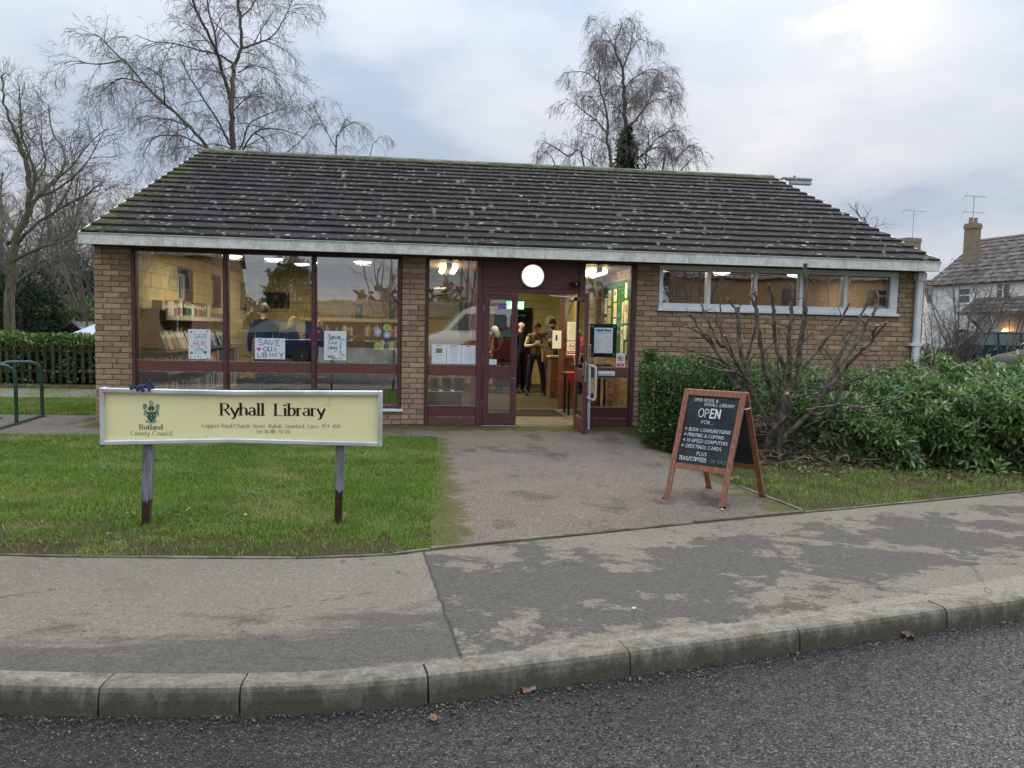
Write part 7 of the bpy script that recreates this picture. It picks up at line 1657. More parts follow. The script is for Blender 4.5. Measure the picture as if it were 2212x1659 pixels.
# ---- birch with ivy behind the middle of the roof, and its smaller neighbours
cB = lambda u, v: (1071+u*.2578, v*.2578)
BI = [([(1095, 2600), (1092, 1450), (1090, 1080), (1080, 850), (1070, 700), (1060, 580), (1010, 440), (1000, 350), (1050, 220), (1035, 150)], .17, .012), ([(1060, 580), (1120, 420), (1150, 240)], .06, .01), ([(1100, 1080), (1180, 1000), (1270, 880), (1380, 830), (1500, 840)], .07, .01),
 ([(1120, 1070), (1250, 900), (1340, 760), (1480, 730)], .05, .01), ([(1075, 760), (1150, 660), (1300, 580), (1400, 620)], .05, .01), ([(1080, 1000), (1020, 900), (960, 860)], .04, .01), ([(1130, 1350), (1250, 1290), (1330, 1180), (1430, 1110)], .05, .01),
 ([(1005, 440), (940, 300), (880, 210)], .04, .01), ([(1010, 400), (930, 340), (860, 410)], .03, .01), ([(1070, 650), (960, 560), (900, 560)], .03, .01), ([(1085, 880), (1180, 800), (1240, 700)], .035, .01), ([(1100, 460), (1200, 330), (1280, 380)], .03, .01)]
limbs = [(limb(p, 36, 3 if i else 0, cB, rg), a, b) for i, (p, a, b) in enumerate(BI)]; limbs[0][0][0].z = 0
birch = bare_tree('birch_tree', 'tall weeping birch with an ivy-clad trunk behind the middle of the roof', limbs, tuple(limbs[0][0][0]), [6.2, 9.5, 6.0], [1.5, .85, .5], [.45, .7, .7], .0046, seed=7, wig=.12)
rg2 = np.random.RandomState(9); n = 5200; v_ = rg2.uniform(1080, 1700, n); wdt = np.clip((v_-1060)/340, .15, 1)*95; u_ = 1088+rg2.normal(size=n)*wdt*.42
base3 = np.array([tuple(atz(*cB(a, b), 36)) for a, b in zip(u_, v_)]); base3 += rg2.normal(size=base3.shape)*np.array([.0, .45, .0]); V, F = leaves(base3, rg2.normal(size=(n, 3))-[0, 0, .4], rg2.uniform(.10, .17, n), rg2.uniform(.10, .15, n), rg2)
tag(npmesh('ivy', V, F, MT['ivy'], birch), None, None, None, 'stuff')
S2 = [([(975, 2600), (965, 1430), (935, 1200), (935, 1000), (900, 820), (865, 680), (860, 540), (800, 470)], .11, .012), ([(935, 1120), (850, 1020), (750, 940), (680, 880), (580, 820)], .05, .01), ([(865, 690), (780, 620), (700, 600), (600, 610)], .04, .01), ([(930, 990), (850, 880), (780, 800)], .04, .01), ([(900, 830), (960, 740), (1000, 700)], .03, .01), ([(920, 1200), (800, 1130), (700, 1100)], .03, .01)]
limbs = [(limb(p, 34, 2 if i else 0, cB, rg), a, b) for i, (p, a, b) in enumerate(S2)]; limbs[0][0][0].z = 0
bare_tree('birch_tree', 'slimmer bare birch stem just left of the ivy-clad one', limbs, tuple(limbs[0][0][0]), [5.6, 8, 5], [1.3, .75, .45], [.5, .75, .7], .0055, seed=8)
for k_, (P_, lab, sd_) in enumerate((([[(1280, 2600), (1250, 1420), (1300, 1250), (1330, 1180), (1430, 1120), (1540, 1090)], [(1290, 1260), (1280, 1120), (1330, 1000)], [(1260, 1400), (1180, 1280), (1150, 1180)], [(1400, 1140), (1480, 1060)]], 'small bare birch low behind the ridge, first to the right of the ivy trunk', 12),
    ([[(1400, 2600), (1400, 1420), (1500, 1330), (1620, 1230), (1700, 1200)], [(1550, 1430), (1620, 1350), (1710, 1290)], [(1500, 1500), (1470, 1330), (1450, 1240)], [(1560, 1290), (1600, 1180)]], 'low bare birch furthest right above the ridge', 13),
    ([[(740, 2600), (740, 1400), (600, 1310), (500, 1240), (400, 1200), (340, 1320)], [(850, 1400), (740, 1310), (650, 1250), (560, 1200)], [(500, 1400), (460, 1300), (380, 1270)], [(820, 1400), (800, 1280), (840, 1200)]], 'low spreading bare birch furthest left above the ridge', 14))):
    limbs = [(limb(p, 38, 1.5 if i else 0, cB, rg), .07 if i == 0 else .04, .01) for i, p in enumerate(P_)]; limbs[0][0][0].z = 0
    bare_tree('birch_tree', lab, limbs, tuple(limbs[0][0][0]), [6.5, 7, 5], [1.1, .7, .4], [.4, .6, .6], .0058, seed=sd_)
# pale weeping birch right of the big tree, twigs over the right verge
W_ = [[(1920, 2400), (1935, 900), (1950, 780), (1985, 700), (1960, 620)], [(1940, 860), (1860, 720), (1800, 600), (1740, 540)], [(1960, 760), (2040, 700), (2100, 760)], [(1650, 880), (1740, 800), (1800, 690), (1700, 600), (1660, 540)], [(2130, 900), (2150, 830), (2180, 810)]]
limbs = [(limb(p, 42, 2 if i else 0, cA, rg), .07 if i == 0 else .035, .01) for i, p in enumerate(W_)]; limbs[0][0][0].z = 0
bare_tree('birch_tree', 'faint weeping birch over the ridge between the two tall trees', limbs, tuple(limbs[0][0][0]), [4.0, 5.5, 4], [1.5, .9, .5], [.6, .8, .7], .0055, seed=16)
cE = lambda u, v: ((2060+u*.3135)*.864, (440+v*.3135)*.864)
W_ = [[(330, 1400), (340, 460), (290, 330), (230, 260), (185, 210)], [(310, 360), (380, 260)], [(340, 460), (420, 400), (515, 380)], [(300, 350), (260, 270), (250, 225)], [(400, 420), (440, 340)]]
limbs = [(limb(p, 30, 1 if i else 0, cE, rg), .05 if i == 0 else .025, .008) for i, p in enumerate(W_)]; limbs[0][0][0].z = 0
bare_tree('bare_tree', 'thin bare twigs showing above the right slope of the roof', limbs, tuple(limbs[0][0][0]), [2.6, 3, 0], [.7, .35, .2], [.0, .0, 0], .005, seed=17, asc=.1)
# ---- scrub and evergreens behind the hedge on the left
def scrub(x, y, h, seed, label, n=7, spread=.5, mt='twig', dens=(4, 6, 4), asc=.12, group=None):
    rgs = np.random.RandomState(seed); limbs = []
    for i in range(n):
        a = rgs.uniform(0, 6.28); s = rgs.uniform(.1, spread); p = Vector((x+rgs.uniform(-.1, .1), y+rgs.uniform(-.1, .1), 0)); P = [p]
        for k_ in range(3): P.append(p+Vector((math.cos(a)*s*h*(k_+1)/3+rgs.uniform(-.1, .1)*h*.3, math.sin(a)*s*h*(k_+1)/3, h*(k_+1)/3*rgs.uniform(.85, 1.0))))
        limbs.append((P, .012*h, .004*h))
    return bare_tree('bare_shrub' if h < 3 else 'bare_tree', label, limbs, (x, y, 0), list(dens), [.28*h, .15*h, .08*h], [0, 0, 0], .0045, mt, seed, asc=asc, cat='shrub' if h < 3 else 'tree', group=group)
for i, (px, Zz, h, lab) in enumerate(((70, 27, 4.2, 'tangled brown bare thicket tree right of the stout trunk'), (120, 30, 6.0, 'grey bare tree of the thicket left of the brick gable'), (165, 32, 7.0, 'taller bare tree of the thicket, second left of the gable'), (195, 26, 5.2, 'bare tree with ivy-green stems touching the brick gable'), (-30, 28, 6, 'bare thicket tree at the far left edge'), (245, 34, 6.5, 'bare tree mostly hidden behind the left gable'), (40, 34, 8, 'far bare tree behind the stout trunk'))):
    g = atz(px, 700, Zz); scrub(g.x, g.y, h, 40+i, lab, 8, .42, 'twig', (3.2, 4.5, 3.5), group='bare thicket trees behind the hedge')
def shrub_mass(name, label, c, r, n, L, mt, seed, cone=False, group=None, cat='shrub'):
    rgs = np.random.RandomState(seed); d = rgs.normal(size=(n, 3)); d /= np.linalg.norm(d, axis=1, keepdims=True); rr = rgs.uniform(.55, 1, n)**.5
    lump = 1+.22*np.sin(d[:, 0]*7+seed)*np.cos(d[:, 1]*6+d[:, 2]*5)+.12*np.sin(d[:, 2]*13+d[:, 0]*9)
    P = d*(rr*lump)[:, None]*np.array(r)
    if cone: k = np.clip(1.15-(P[:, 2]/r[2]+1)/2, .05, 1); P[:, 0] *= k*1.5; P[:, 1] *= k*1.5
    P += np.array(c); P[:, 2] = np.maximum(P[:, 2], .05)
    A = d+rgs.normal(size=(n, 3))*.5+[0, 0, .3]; V, F = leaves(P, A, rgs.uniform(.6, 1.3, n)*L, rgs.uniform(.3, .5, n)*L, rgs)
    t = thing(name, label, cat, (c[0], c[1], 0), group=group); tag(npmesh('foliage', V, F, MT[mt], t), None, None, None, 'stuff')
    mb = MB(); mb.tube([(c[0], c[1], -.1), (c[0], c[1], c[2]+r[2]*.5)], [.08, .03], 7); mb.build('trunk', MT['bark'], t); return t
for i, (px, Zz, z, r, lab, mt, L) in enumerate(((45, 25, 1.2, (1.2, 1.0, 1.5), 'dark ivy-green bush beside the stout trunk', 'dark_leaf', .14), (90, 31, 1.4, (3.2, 1.5, 1.8), 'dark evergreen mass behind the brown thicket', 'dark_leaf', .20), (180, 27, .9, (1.5, 1.2, 1.25), 'brighter green conifer-like bush behind the shed', 'laurel', .16), (205, 30, 1.6, (1.6, 1.2, 1.9), 'dark evergreen bush against the left gable', 'dark_leaf', .18), (-20, 27, 1.2, (2.2, 1.4, 1.5), 'dark evergreen bush at the far left edge', 'dark_leaf', .18), (130, 34, 1.8, (2.6, 1.2, 2.2), 'deep dark evergreen behind the shed roof', 'dark_leaf', .22))):
    g = atz(px, 690, Zz); shrub_mass('evergreen_bush', lab, (g.x, g.y, z), r, 5200, L, mt, 60+i)
# ---- laurel hedge growing through the picket fence
rg3 = np.random.RandomState(31)
def box_leaves(n, x0, x1, y0, y1, z0, z1, rgx, top_bias=.5):
    X = rgx.uniform(x0, x1, n); f = rgx.rand(n); Y = np.where(f < .5, y0+rgx.rand(n)**2*(y1-y0)*.4, rgx.uniform(y0, y1, n)); Zz = np.where(f < .5, rgx.uniform(z0, z1, n), z1-rgx.rand(n)**2*.18)
    nz_ = np.array([noise.noise(Vector((x*1.1, 0, 5))) for x in X])*.05; Zz = Zz+nz_*(Zz/z1)
    A = np.stack([rgx.normal(size=n)*.7, -np.abs(rgx.normal(size=n))*.7, rgx.normal(size=n)*.5+.5], 1); return np.stack([X, Y, Zz], 1), A
t = thing('laurel_hedge', 'glossy laurel hedge growing through and over the picket fence', 'hedge', (-10, 7.5, 0))
P, A = box_leaves(15000, -16, -5.2, 7.03, 8.1, .05, 1.05, rg3); V, F = leaves(P, A, rg3.uniform(.08, .15, len(P)), rg3.uniform(.04, .065, len(P)), rg3); tag(npmesh('foliage', V, F, MT['laurel'], t), None, None, None, 'stuff')
P, A = box_leaves(1500, -16, -5.2, 6.86, 7.0, .05, .95, rg3); V, F = leaves(P, A, rg3.uniform(.07, .12, len(P)), rg3.uniform(.035, .055, len(P)), rg3); tag(npmesh('poking_leaves', V, F, MT['laurel'], t), None, None, None, 'stuff')
mb = MB(); mb.box(-16, -5.3, 7.35, 7.9, 0, .85); mb.build('shade_core', mat('hedge_heart', (.015, .018, .009), (.03, .025, .015), 20, 1, world=True), t)  # near-black box stands for the shaded inside of the hedge

# ------------------------------------------------------------------ hedge and bushes in front of the right wall
def hedge_fn(x0, x1, front, H, n, rgx, thick, fb=.55):
    X = rgx.uniform(x0, x1, n); fy = np.interp(X, [p[0] for p in front], [p[1] for p in front]); D = rgx.rand(n)**1.2*thick
    h = H(X, D); k = rgx.rand(n); isf = rgx.rand(n) < fb
    Zz = np.where(isf, h*rgx.uniform(.03, 1, n), h*(1-.22*k**2)); D = np.where(isf, rgx.rand(n)**1.5*.28+.04*np.sin(X*9+Zz*7), D); h2 = H(X, D); Zz = np.minimum(Zz, h2*rgx.uniform(.9, 1.04, n)); Zz = np.maximum(Zz, .02)
    bul = .20*np.sin(X*3.3+1)*np.sin(Zz*5)+.12*np.sin(X*8.1+Zz*6); Y = fy+D+bul*isf
    A = np.stack([rgx.normal(size=n)*.6, -np.where(isf, 1.0, .25)+rgx.normal(size=n)*.5, np.where(isf, .45, 1.1)+rgx.normal(size=n)*.35], 1)
    return np.stack([X, Y, Zz], 1), A
rg4 = np.random.RandomState(77)
FRONT1 = [(2.76, -1.95), (2.95, -2.3), (3.1, -2.5), (3.5, -2.7), (4.3, -2.85)]
t = thing('clipped_hedge', 'clipped dark green hedge end beside the door path', 'hedge', (3.2, -2, 0))
P, A = hedge_fn(2.72, 4.5, FRONT1, lambda X, D: np.where(X < 3.0, .98+.10*(X-2.72), 1.04-.05*np.sin(X*5))*np.clip(.55+D*3.2, 0, 1)*(1+.04*np.sin(X*11+D*7)), 21000, rg4, 1.7)
side = rg4.rand(len(P)) < .22; P[side, 1] = rg4.uniform(-1.95, -.3, side.sum()); P[side, 0] = 2.76+rg4.rand(side.sum())**2*.14+(P[side, 1]+1.95)*.26; P[side, 2] = rg4.uniform(.03, 1.0, side.sum()); A[side] = np.stack([-np.ones(side.sum()), rg4.normal(size=side.sum())*.5, np.full(side.sum(), .5)], 1)
tip = rg4.rand(len(P)) < .03; P[tip, 0] = 2.95+rg4.normal(size=tip.sum())*.05; P[tip, 1] = -1.5+rg4.normal(size=tip.sum())*.1; P[tip, 2] = rg4.uniform(.95, 1.20, tip.sum())
kp = (P[:, 0] > 2.74+(P[:, 1]+1.95)*.26) & ((P[:, 0] < 3.75) | (rg4.rand(len(P)) < .4)); P, A = P[kp], A[kp]; V, F = leaves(P, A, rg4.uniform(.035, .065, len(P)), rg4.uniform(.016, .028, len(P)), rg4); tag(npmesh('foliage', V, F, MT['leaf_small'], t), None, None, None, 'stuff')
mb = MB(); heart = mat('bush_heart', (.012, .016, .008), (.03, .028, .015), 20, 1, world=True); mb.prism([(2.98, -1.75, 0), (3.2, -2.3, 0), (3.7, -2.4, 0), (3.7, -.8, 0), (3.25, -.8, 0)], (0, 0, .80)); mb.build('shade_core', heart, t)  # solid dark core paints the shade behind the clipped leaves
FRONT2 = [(4.2, -2.6), (4.6, -3.0), (5.2, -3.35), (6.0, -3.75), (7, -4.0), (9.5, -3.2)]
t = thing('rhododendron_bush', 'large loose rhododendron bushes with glossy leaves right of the pruned shrub', 'bush', (6, -3, 0))
def H2(X, D): return (np.interp(X, [4.2, 4.8, 5.6, 6.3, 7.2, 9.5], [.72, .76, .82, .90, .96, 1.0])*np.clip(.50+D*1.5, 0, 1)+np.clip(D-1.0, 0, 1.2)*.12)*(1+.10*np.sin(X*3.1+D*3)+.07*np.sin(X*8.7-D*6))
P, A = hedge_fn(4.25, 9.4, FRONT2, H2, 5200, rg4, 2.2, .6); kp = (P[:, 0] > 5.3) | (rg4.rand(len(P)) < .42); P, A = P[kp], A[kp]; V, F = whorls(P, A, 6, .105, .36, rg4); tag(npmesh('foliage', V, F, MT['leaf'], t), None, None, None, 'stuff')
mb = MB(); mb.prism([(5.3, -2.6, 0), (5.6, -3.0, 0), (6.3, -3.35, 0), (8.9, -2.9, 0), (8.9, -1.2, 0), (5.3, -1.3, 0)], (0, 0, .52)); mb.build('shade_core', heart, t)  # dark block in place of the shade within the bushes
segs = []
for _ in range(330):
    i = rg4.randint(len(P)); q = P[i]+rg4.normal(size=3)*.06; d = np.array([rg4.normal()*.6, rg4.normal()*.5-.2, 1.0]); d /= np.linalg.norm(d); l = rg4.uniform(.15, .4); q = q-d*l*.7; segs.append(([q, q+d*l*.5+rg4.normal(size=3)*.02, q+d*l], [.005, .004, .0025]))
V, F = twig_tubes(segs, 4); tag(npmesh('shoots', V, F, MT['deadtwig'], t), None, None, None, 'stuff')
t = thing('tall_laurel_hedge', 'tall leafy hedge along the car park at the right edge', 'hedge', (9, -1, 0))
FRONT3 = [(6.6, -1.7), (7.4, -2.1), (8.4, -2.2), (12.5, -.8)]
P, A = hedge_fn(6.7, 12.4, FRONT3, lambda X, D: (np.interp(X, [6.7, 7.4, 8.0, 12.4], [.86, .97, .98, .98])*np.clip(.8+D, 0, 1))*(1+.035*np.sin(X*5.1+D*4)), 4200, rg4, 1.5, .5); V, F = whorls(P, A, 6, .11, .42, rg4); tag(npmesh('foliage', V, F, MT['laurel'], t), None, None, None, 'stuff')
mb = MB(); mb.prism([(7.0, -1.3, 0), (8.4, -1.7, 0), (12.4, -.4, 0), (12.4, .5, 0), (7.2, -.5, 0)], (0, 0, .85)); mb.build('shade_core', heart, t)  # dark solid fill for the shade inside the tall hedge
# dry stems along the wall behind the shrub
t = thing('dry_undergrowth', 'pale dry stalks and cut twigs tangled between the pruned shrub and the wall', 'undergrowth', (5, -1.5, 0), kind=None)
segs = []
for _ in range(1500):
    x = rg4.uniform(3.7, 7.6); y = rg4.uniform(-1.9, -.5); z = rg4.uniform(.3, .85); d = np.array([rg4.normal()*.5, rg4.normal()*.4, .8]); d /= np.linalg.norm(d); l = rg4.uniform(.15, .45); q = np.array([x, y, z]); segs.append(([q, q+d*l*.5+rg4.normal(size=3)*.02, q+d*l], [.004, .003, .002]))
for _ in range(300):
    x = rg4.uniform(3.3, 5.0); y = np.interp(x, [3.3, 5.0], [-2.75, -3.2])+rg4.uniform(-.35, .5); z = abs(rg4.normal())*.07+.01; a = rg4.uniform(0, 3.14); d = np.array([math.cos(a), math.sin(a)*.6, rg4.normal()*.25]); l = rg4.uniform(.05, .28); q = np.array([x, y, z]); segs.append(([q, q+d*l*.5+rg4.normal(size=3)*.02, q+d*l], [.006, .005, .003]))
V, F = twig_tubes(segs, 4); tag(npmesh('stalks', V, F, MT['deadtwig'], t), None, None, None, 'stuff')
P = np.stack([rg4.uniform(3.4, 7.4, 800), rg4.uniform(-2.2, -.6, 800), rg4.uniform(.35, .98, 800)], 1); V, F = whorls(P, np.stack([rg4.normal(size=800)*.4, -.5+rg4.normal(size=800)*.3, np.ones(800)], 1), 6, .085, .38, rg4); tag(npmesh('foliage', V, F, MT['leaf'], t), None, None, None, 'stuff')
# ---- the hard-pruned shrub
cS = lambda u, v: ((1560+u*.34955)*.864, (760+v*.34955)*.864)
PR = [([(1100, 1110), (1105, 1000), (1120, 900), (1140, 700), (1230, 560), (1245, 420), (1270, 250), (1290, 100), (1298, -60), (1297, -285)], 30, 15, 0), ([(1180, 620), (1185, 400), (1180, 230), (1200, 100), (1190, -10), (1204, -140)], 18, 12, .2),
 ([(1160, 470), (1100, 350), (1075, 200), (1070, 50), (1060, -60), (1032, -140)], 16, 10, -.2), ([(1085, 720), (1040, 550), (1000, 450), (985, 350), (960, 180), (950, 50), (900, -60), (942, -88)], 22, 8, .1), ([(800, 480), (870, 400), (910, 280), (940, 150), (945, 0), (940, -85)], 12, 7, -.3),
 ([(1060, 900), (960, 720), (895, 600), (850, 500), (790, 380), (725, 225)], 16, 7, -.4), ([(790, 480), (700, 440), (620, 400), (540, 380), (520, 390)], 9, 6, -.3), ([(860, 520), (690, 400), (560, 360), (400, 305)], 9, 5, -.1), ([(820, 600), (750, 450), (690, 380), (640, 290), (600, 220), (560, 205), (490, 95), (440, 75)], 15, 7, -.2),
 ([(660, 330), (580, 240), (500, 180), (435, 165)], 9, 6, -.25), ([(600, 240), (500, 240), (420, 235)], 8, 5, -.1), ([(900, 640), (820, 450), (760, 330), (680, 290), (640, 200), (600, 130), (560, 20), (550, -42)], 15, 7, .3), ([(800, 420), (720, 280), (690, 180), (650, 100)], 9, 6, .2), ([(880, 520), (835, 330), (820, 200), (820, 100), (812, 15)], 16, 14, .1),
 ([(820, 95), (790, 30), (748, -32)], 9, 7, 0), ([(700, 190), (690, 60), (692, -30)], 7, 5, .1), ([(1230, 560), (1280, 450), (1380, 340), (1470, 220), (1560, 100), (1612, -10)], 17, 8, .3), ([(1380, 700), (1460, 560), (1500, 500), (1540, 380), (1640, 180), (1680, 120), (1740, -18)], 17, 9, .5), ([(1450, 640), (1540, 450), (1680, 250), (1740, 130), (1790, 60), (1798, -30)], 17, 9, .2),
 ([(1120, 1000), (1180, 920), (1350, 760), (1450, 620), (1540, 520), (1600, 430), (1700, 330), (1780, 250), (1780, 190), (1815, 155)], 22, 10, -.4), ([(1780, 260), (1830, 190), (1875, 130)], 9, 7, -.4), ([(1300, 760), (1450, 730), (1580, 720), (1700, 740), (1850, 720), (2025, 650)], 8, 6, -.6), ([(1620, 730), (1750, 780), (1900, 785), (2080, 750)], 6, 5, -.55),
 ([(1250, 890), (1400, 830), (1520, 740), (1640, 640)], 9, 5, -.5), ([(1450, 830), (1650, 830), (1800, 800)], 5, 4, -.5), ([(1030, 1060), (1035, 960), (1080, 890), (1150, 830), (1185, 730), (1170, 640)], 24, 12, -.35), ([(1190, 640), (1260, 615), (1340, 625), (1400, 600), (1510, 600)], 7, 5, -.3), ([(1210, 680), (1280, 650), (1400, 640), (1480, 600)], 6, 5, -.3),
 ([(1130, 560), (1160, 440), (1230, 330), (1350, 195)], 8, 5, -.2), ([(1060, 900), (1040, 870), (960, 800)], 8, 6, -.4), ([(1470, 620), (1590, 560), (1700, 530), (1800, 480), (1910, 430)], 9, 6, -.3), ([(1600, 420), (1720, 350), (1860, 330), (1980, 290)], 5, 3, .0), ([(1160, 500), (1260, 455)], 6, 4, -.1), ([(1000, 350), (1060, 280), (1170, 190)], 6, 4, .2), ([(860, 450), (950, 350)], 6, 4, -.3),
 ([(1520, 440), (1440, 330), (1410, 300)], 7, 5, .3), ([(1140, 560), (1050, 470), (960, 380)], 5, 4, -.2), ([(1650, 190), (1600, 210), (1540, 290)], 5, 4, .2), ([(1300, 760), (1400, 790), (1500, 720), (1560, 560)], 16, 8, -.2), ([(960, 620), (830, 500), (640, 465), (500, 405)], 8, 5, -.4), ([(900, 560), (790, 490), (720, 470)], 6, 4, -.3), ([(1120, 620), (1100, 430), (1110, 300), (1100, 160)], 7, 4, .3), ([(1130, 960), (1300, 1000), (1420, 1080)], 7, 4, -.3)]
t = thing('pruned_shrub', 'hard-pruned bare shrub with many cut grey branches in front of the right wall', 'shrub', (4.02, -3.0, 0)); Z0 = 8.62
wood = MB(); cuts = MB(); segs = []; rg5 = np.random.RandomState(4)
for i, (p, a, b, dz) in enumerate(PR):
    k_ = .34955*.864*Z0/FPX; off0 = 0 if p[0][1] > 850 else dz*.45
    pts = [atz(*cS(u, v), Z0+off0+(dz-off0)*(j/(len(p)-1))) for j, (u, v) in enumerate(p)]
    c = catmull(pts, 5); n = len(c); c = [q+Vector(rg5.normal(size=3)*.004) for q in c]
    rad = [max(.0045, (a+(b-a)*j/(n-1))*k_*.98*(1+.10*math.sin(j*2.1+i))) for j in range(n)]
    m1 = MB(); m1.tube(c, rad, 9); m1.build('branch', MT['stem'], t, smooth=True)
    d = (c-0 if False else (c[-1]-c[-2])).normalized(); cuts.tube([c[-1]-d*.001, c[-1]+d*.003], [rad[-1]*1.02, rad[-1]*.9], 9)
    for s_ in range(int(1+n/6)):
        if rg5.rand() < .8:
            j = rg5.randint(2, n-1); q = np.array(c[j]); dd = np.array([rg5.normal(), rg5.normal()*.4, rg5.normal()*.4+.9]); dd /= np.linalg.norm(dd); l = rg5.uniform(.04, .16); segs.append(([q, q+dd*l*.5, q+dd*l+rg5.normal(size=3)*.01], [rad[j]*.35, rad[j]*.3, rad[j]*.22]))
cuts.build('cut_ends', MT['cut'], t, fix=False)['kind'] = 'stuff'
for _ in range(120):
    j = rg5.randint(len(PR)); p = PR[j][0]; u, v = p[rg5.randint(len(p))]; q = np.array(atz(*cS(u+rg5.normal()*60, v+rg5.normal()*60), Z0+rg5.uniform(-.1, .6))); dd = np.array([rg5.normal()*.7, rg5.normal()*.5, 1]); dd /= np.linalg.norm(dd); l = rg5.uniform(.15, .5)
    if q[2] < .9: segs.append(([q, q+dd*l*.5+rg5.normal(size=3)*.03, q+dd*l+rg5.normal(size=3)*.05], [.004, .003, .002]))
V, F = twig_tubes(segs, 5); tag(npmesh('side_twigs', V, F, MT['stem'], t), None, None, None, 'stuff')
# ---- fallen leaves, weeds
def leaf_shape(w, l, crump, rgx):
    mb = MB(); o = [(0, 0), (.22, .18), (.5, .16), (.42, .42), (.62, .62), (.30, .66), (0, 1), (-.28, .68), (-.6, .58), (-.40, .40), (-.52, .15), (-.22, .18)]
    P = [(x*w, (y-.5)*l, rgx.uniform(0, crump)) for x, y in o]; c = (0, 0, crump*.2); mb.add(P+[c], [(i, (i+1) % 12, 12) for i in range(12)]); return mb
MT['deadleaf'] = mat('dead_leaf', (.27, .16, .10), (.13, .075, .05), 30, .9, rnd=.25, world=True); MT['paleleaf'] = mat('pale_leaf', (.62, .60, .25), (.5, .48, .2), 20, .8)
rgl = np.random.RandomState(8)
for i, (px, py, s, z, mt, lab) in enumerate(((1143, 1490, .085, -.105, 'deadleaf', 'large crumpled pinkish brown leaf in the gutter, below the middle of the kerb'), (1118, 1480, .06, -.105, 'deadleaf', 'smaller brown leaf lying left of the large one in the gutter'), (1280, 1467, .045, -.106, 'deadleaf', 'small pale brown leaf by the kerb joint'), (1436, 1440, .05, -.106, 'deadleaf', 'brown leaf curled against the kerb left of the yellow one'), (1529, 1430, .055, -.105, 'paleleaf', 'pale yellow-green leaf lying on the road near the kerb'), (1963, 1375, .08, -.105, 'deadleaf', 'brown leaf against the kerb towards the right'),
        (1990, 1362, .04, -.105, 'deadleaf', 'little brown leaf just right of the brown one at the kerb'), (2190, 1330, .07, -.105, 'deadleaf', 'brown leaf in the gutter at the right edge'), (402, 1535, .035, -.106, 'paleleaf', 'tiny yellow leaf at the kerb foot on the left'), (935, 1555, .05, -.106, 'deadleaf', 'dark leaf scrap on the road below the kerb joint'), (742, 1213, .03, .004, 'deadleaf', 'orange-brown leaf on the edge of the worn grass'), (530, 1113, .03, .02, 'paleleaf', 'small yellow leaf on the lawn between the sign posts'), (1700, 965, .05, .03, 'deadleaf', 'brown leaf under the pruned shrub'), (1370, 1315, .03, .003, 'paleleaf', 'straw-coloured scrap on the pavement'), (1560, 1022+80, .03, .004, 'paleleaf', 'pale leaf scrap near the front foot of the A-board'))):
    g = onz(px, py, z); o = leaf_shape(s*.9, s, s*.35, rgl).build('fallen_leaf', MT[mt], None, local=True, fix=False); o.location = (g.x, g.y, z+.002); o.rotation_euler = (rgl.uniform(-.2, .2), rgl.uniform(-.2, .2), rgl.uniform(0, 6.28)); tag(o, lab, 'leaf', 'fallen leaves')
n = 420; X = rgl.uniform(-3, 5.5, n); Y = np.interp(X, KBx, KBy)-.15-np.abs(rgl.normal(size=n))*.05; V, F = leaves(np.stack([X, Y, np.full(n, -.103)+rgl.rand(n)*.004], 1), np.stack([rgl.normal(size=n), rgl.normal(size=n)*.4, rgl.normal(size=n)*.1], 1), rgl.uniform(.006, .028, n), rgl.uniform(.003, .014, n), rgl)
tag(npmesh('gutter_litter', V, F, MT['deadleaf']), 'scraps of leaf and stalk along the foot of the kerb', 'litter', None, 'stuff')
n = 260; X = rgl.uniform(-4.5, .1, n); Y = rgl.uniform(-6.2, -1.4, n); V, F = leaves(np.stack([X, Y, np.full(n, .018)+rgl.rand(n)*.012], 1), np.stack([rgl.normal(size=n), rgl.normal(size=n), rgl.normal(size=n)*.3], 1), rgl.uniform(.012, .04, n), rgl.uniform(.008, .022, n), rgl)
tag(npmesh('lawn_litter', V, F, MT['deadleaf']), 'small dead leaves scattered over the lawn', 'leaves', None, 'stuff')
n = 900; X = rgl.uniform(-4.5, .2, n); Y = rgl.uniform(-6.1, -1.4, n); k_ = np.sin(X*2.3+1)*np.cos(Y*1.9)+.4*np.sin(X*5.1-Y*3) > .45; X, Y = X[k_], Y[k_]; n = len(X); V, F = whorls(np.stack([X, Y, np.full(n, .012)], 1), np.stack([rgl.normal(size=n)*.2, rgl.normal(size=n)*.2, np.ones(n)], 1), 5, .026, .55, rgl, .25)
tag(npmesh('clover', V, F, MT['leaf_small']), 'patches of clover and weeds low in the lawn', 'weeds', None, 'stuff')
n = 200; X = rgl.uniform(3.2, 6.4, n); Y = np.maximum(np.interp(X, [3.2, 6.4], [-3.2, -3.95])+rgl.normal(size=n)*.3, np.interp(X, PBx, PBy)+.05); V, F = leaves(np.stack([X, Y, np.full(n, .012)+rgl.rand(n)*.02], 1), np.stack([rgl.normal(size=n), rgl.normal(size=n), rgl.normal(size=n)*.15], 1), rgl.uniform(.03, .08, n), rgl.uniform(.02, .05, n), rgl)
tag(npmesh('leaf_litter', V, F, MT['deadleaf']), 'brown leaf litter along the foot of the bushes', 'leaves', None, 'stuff')
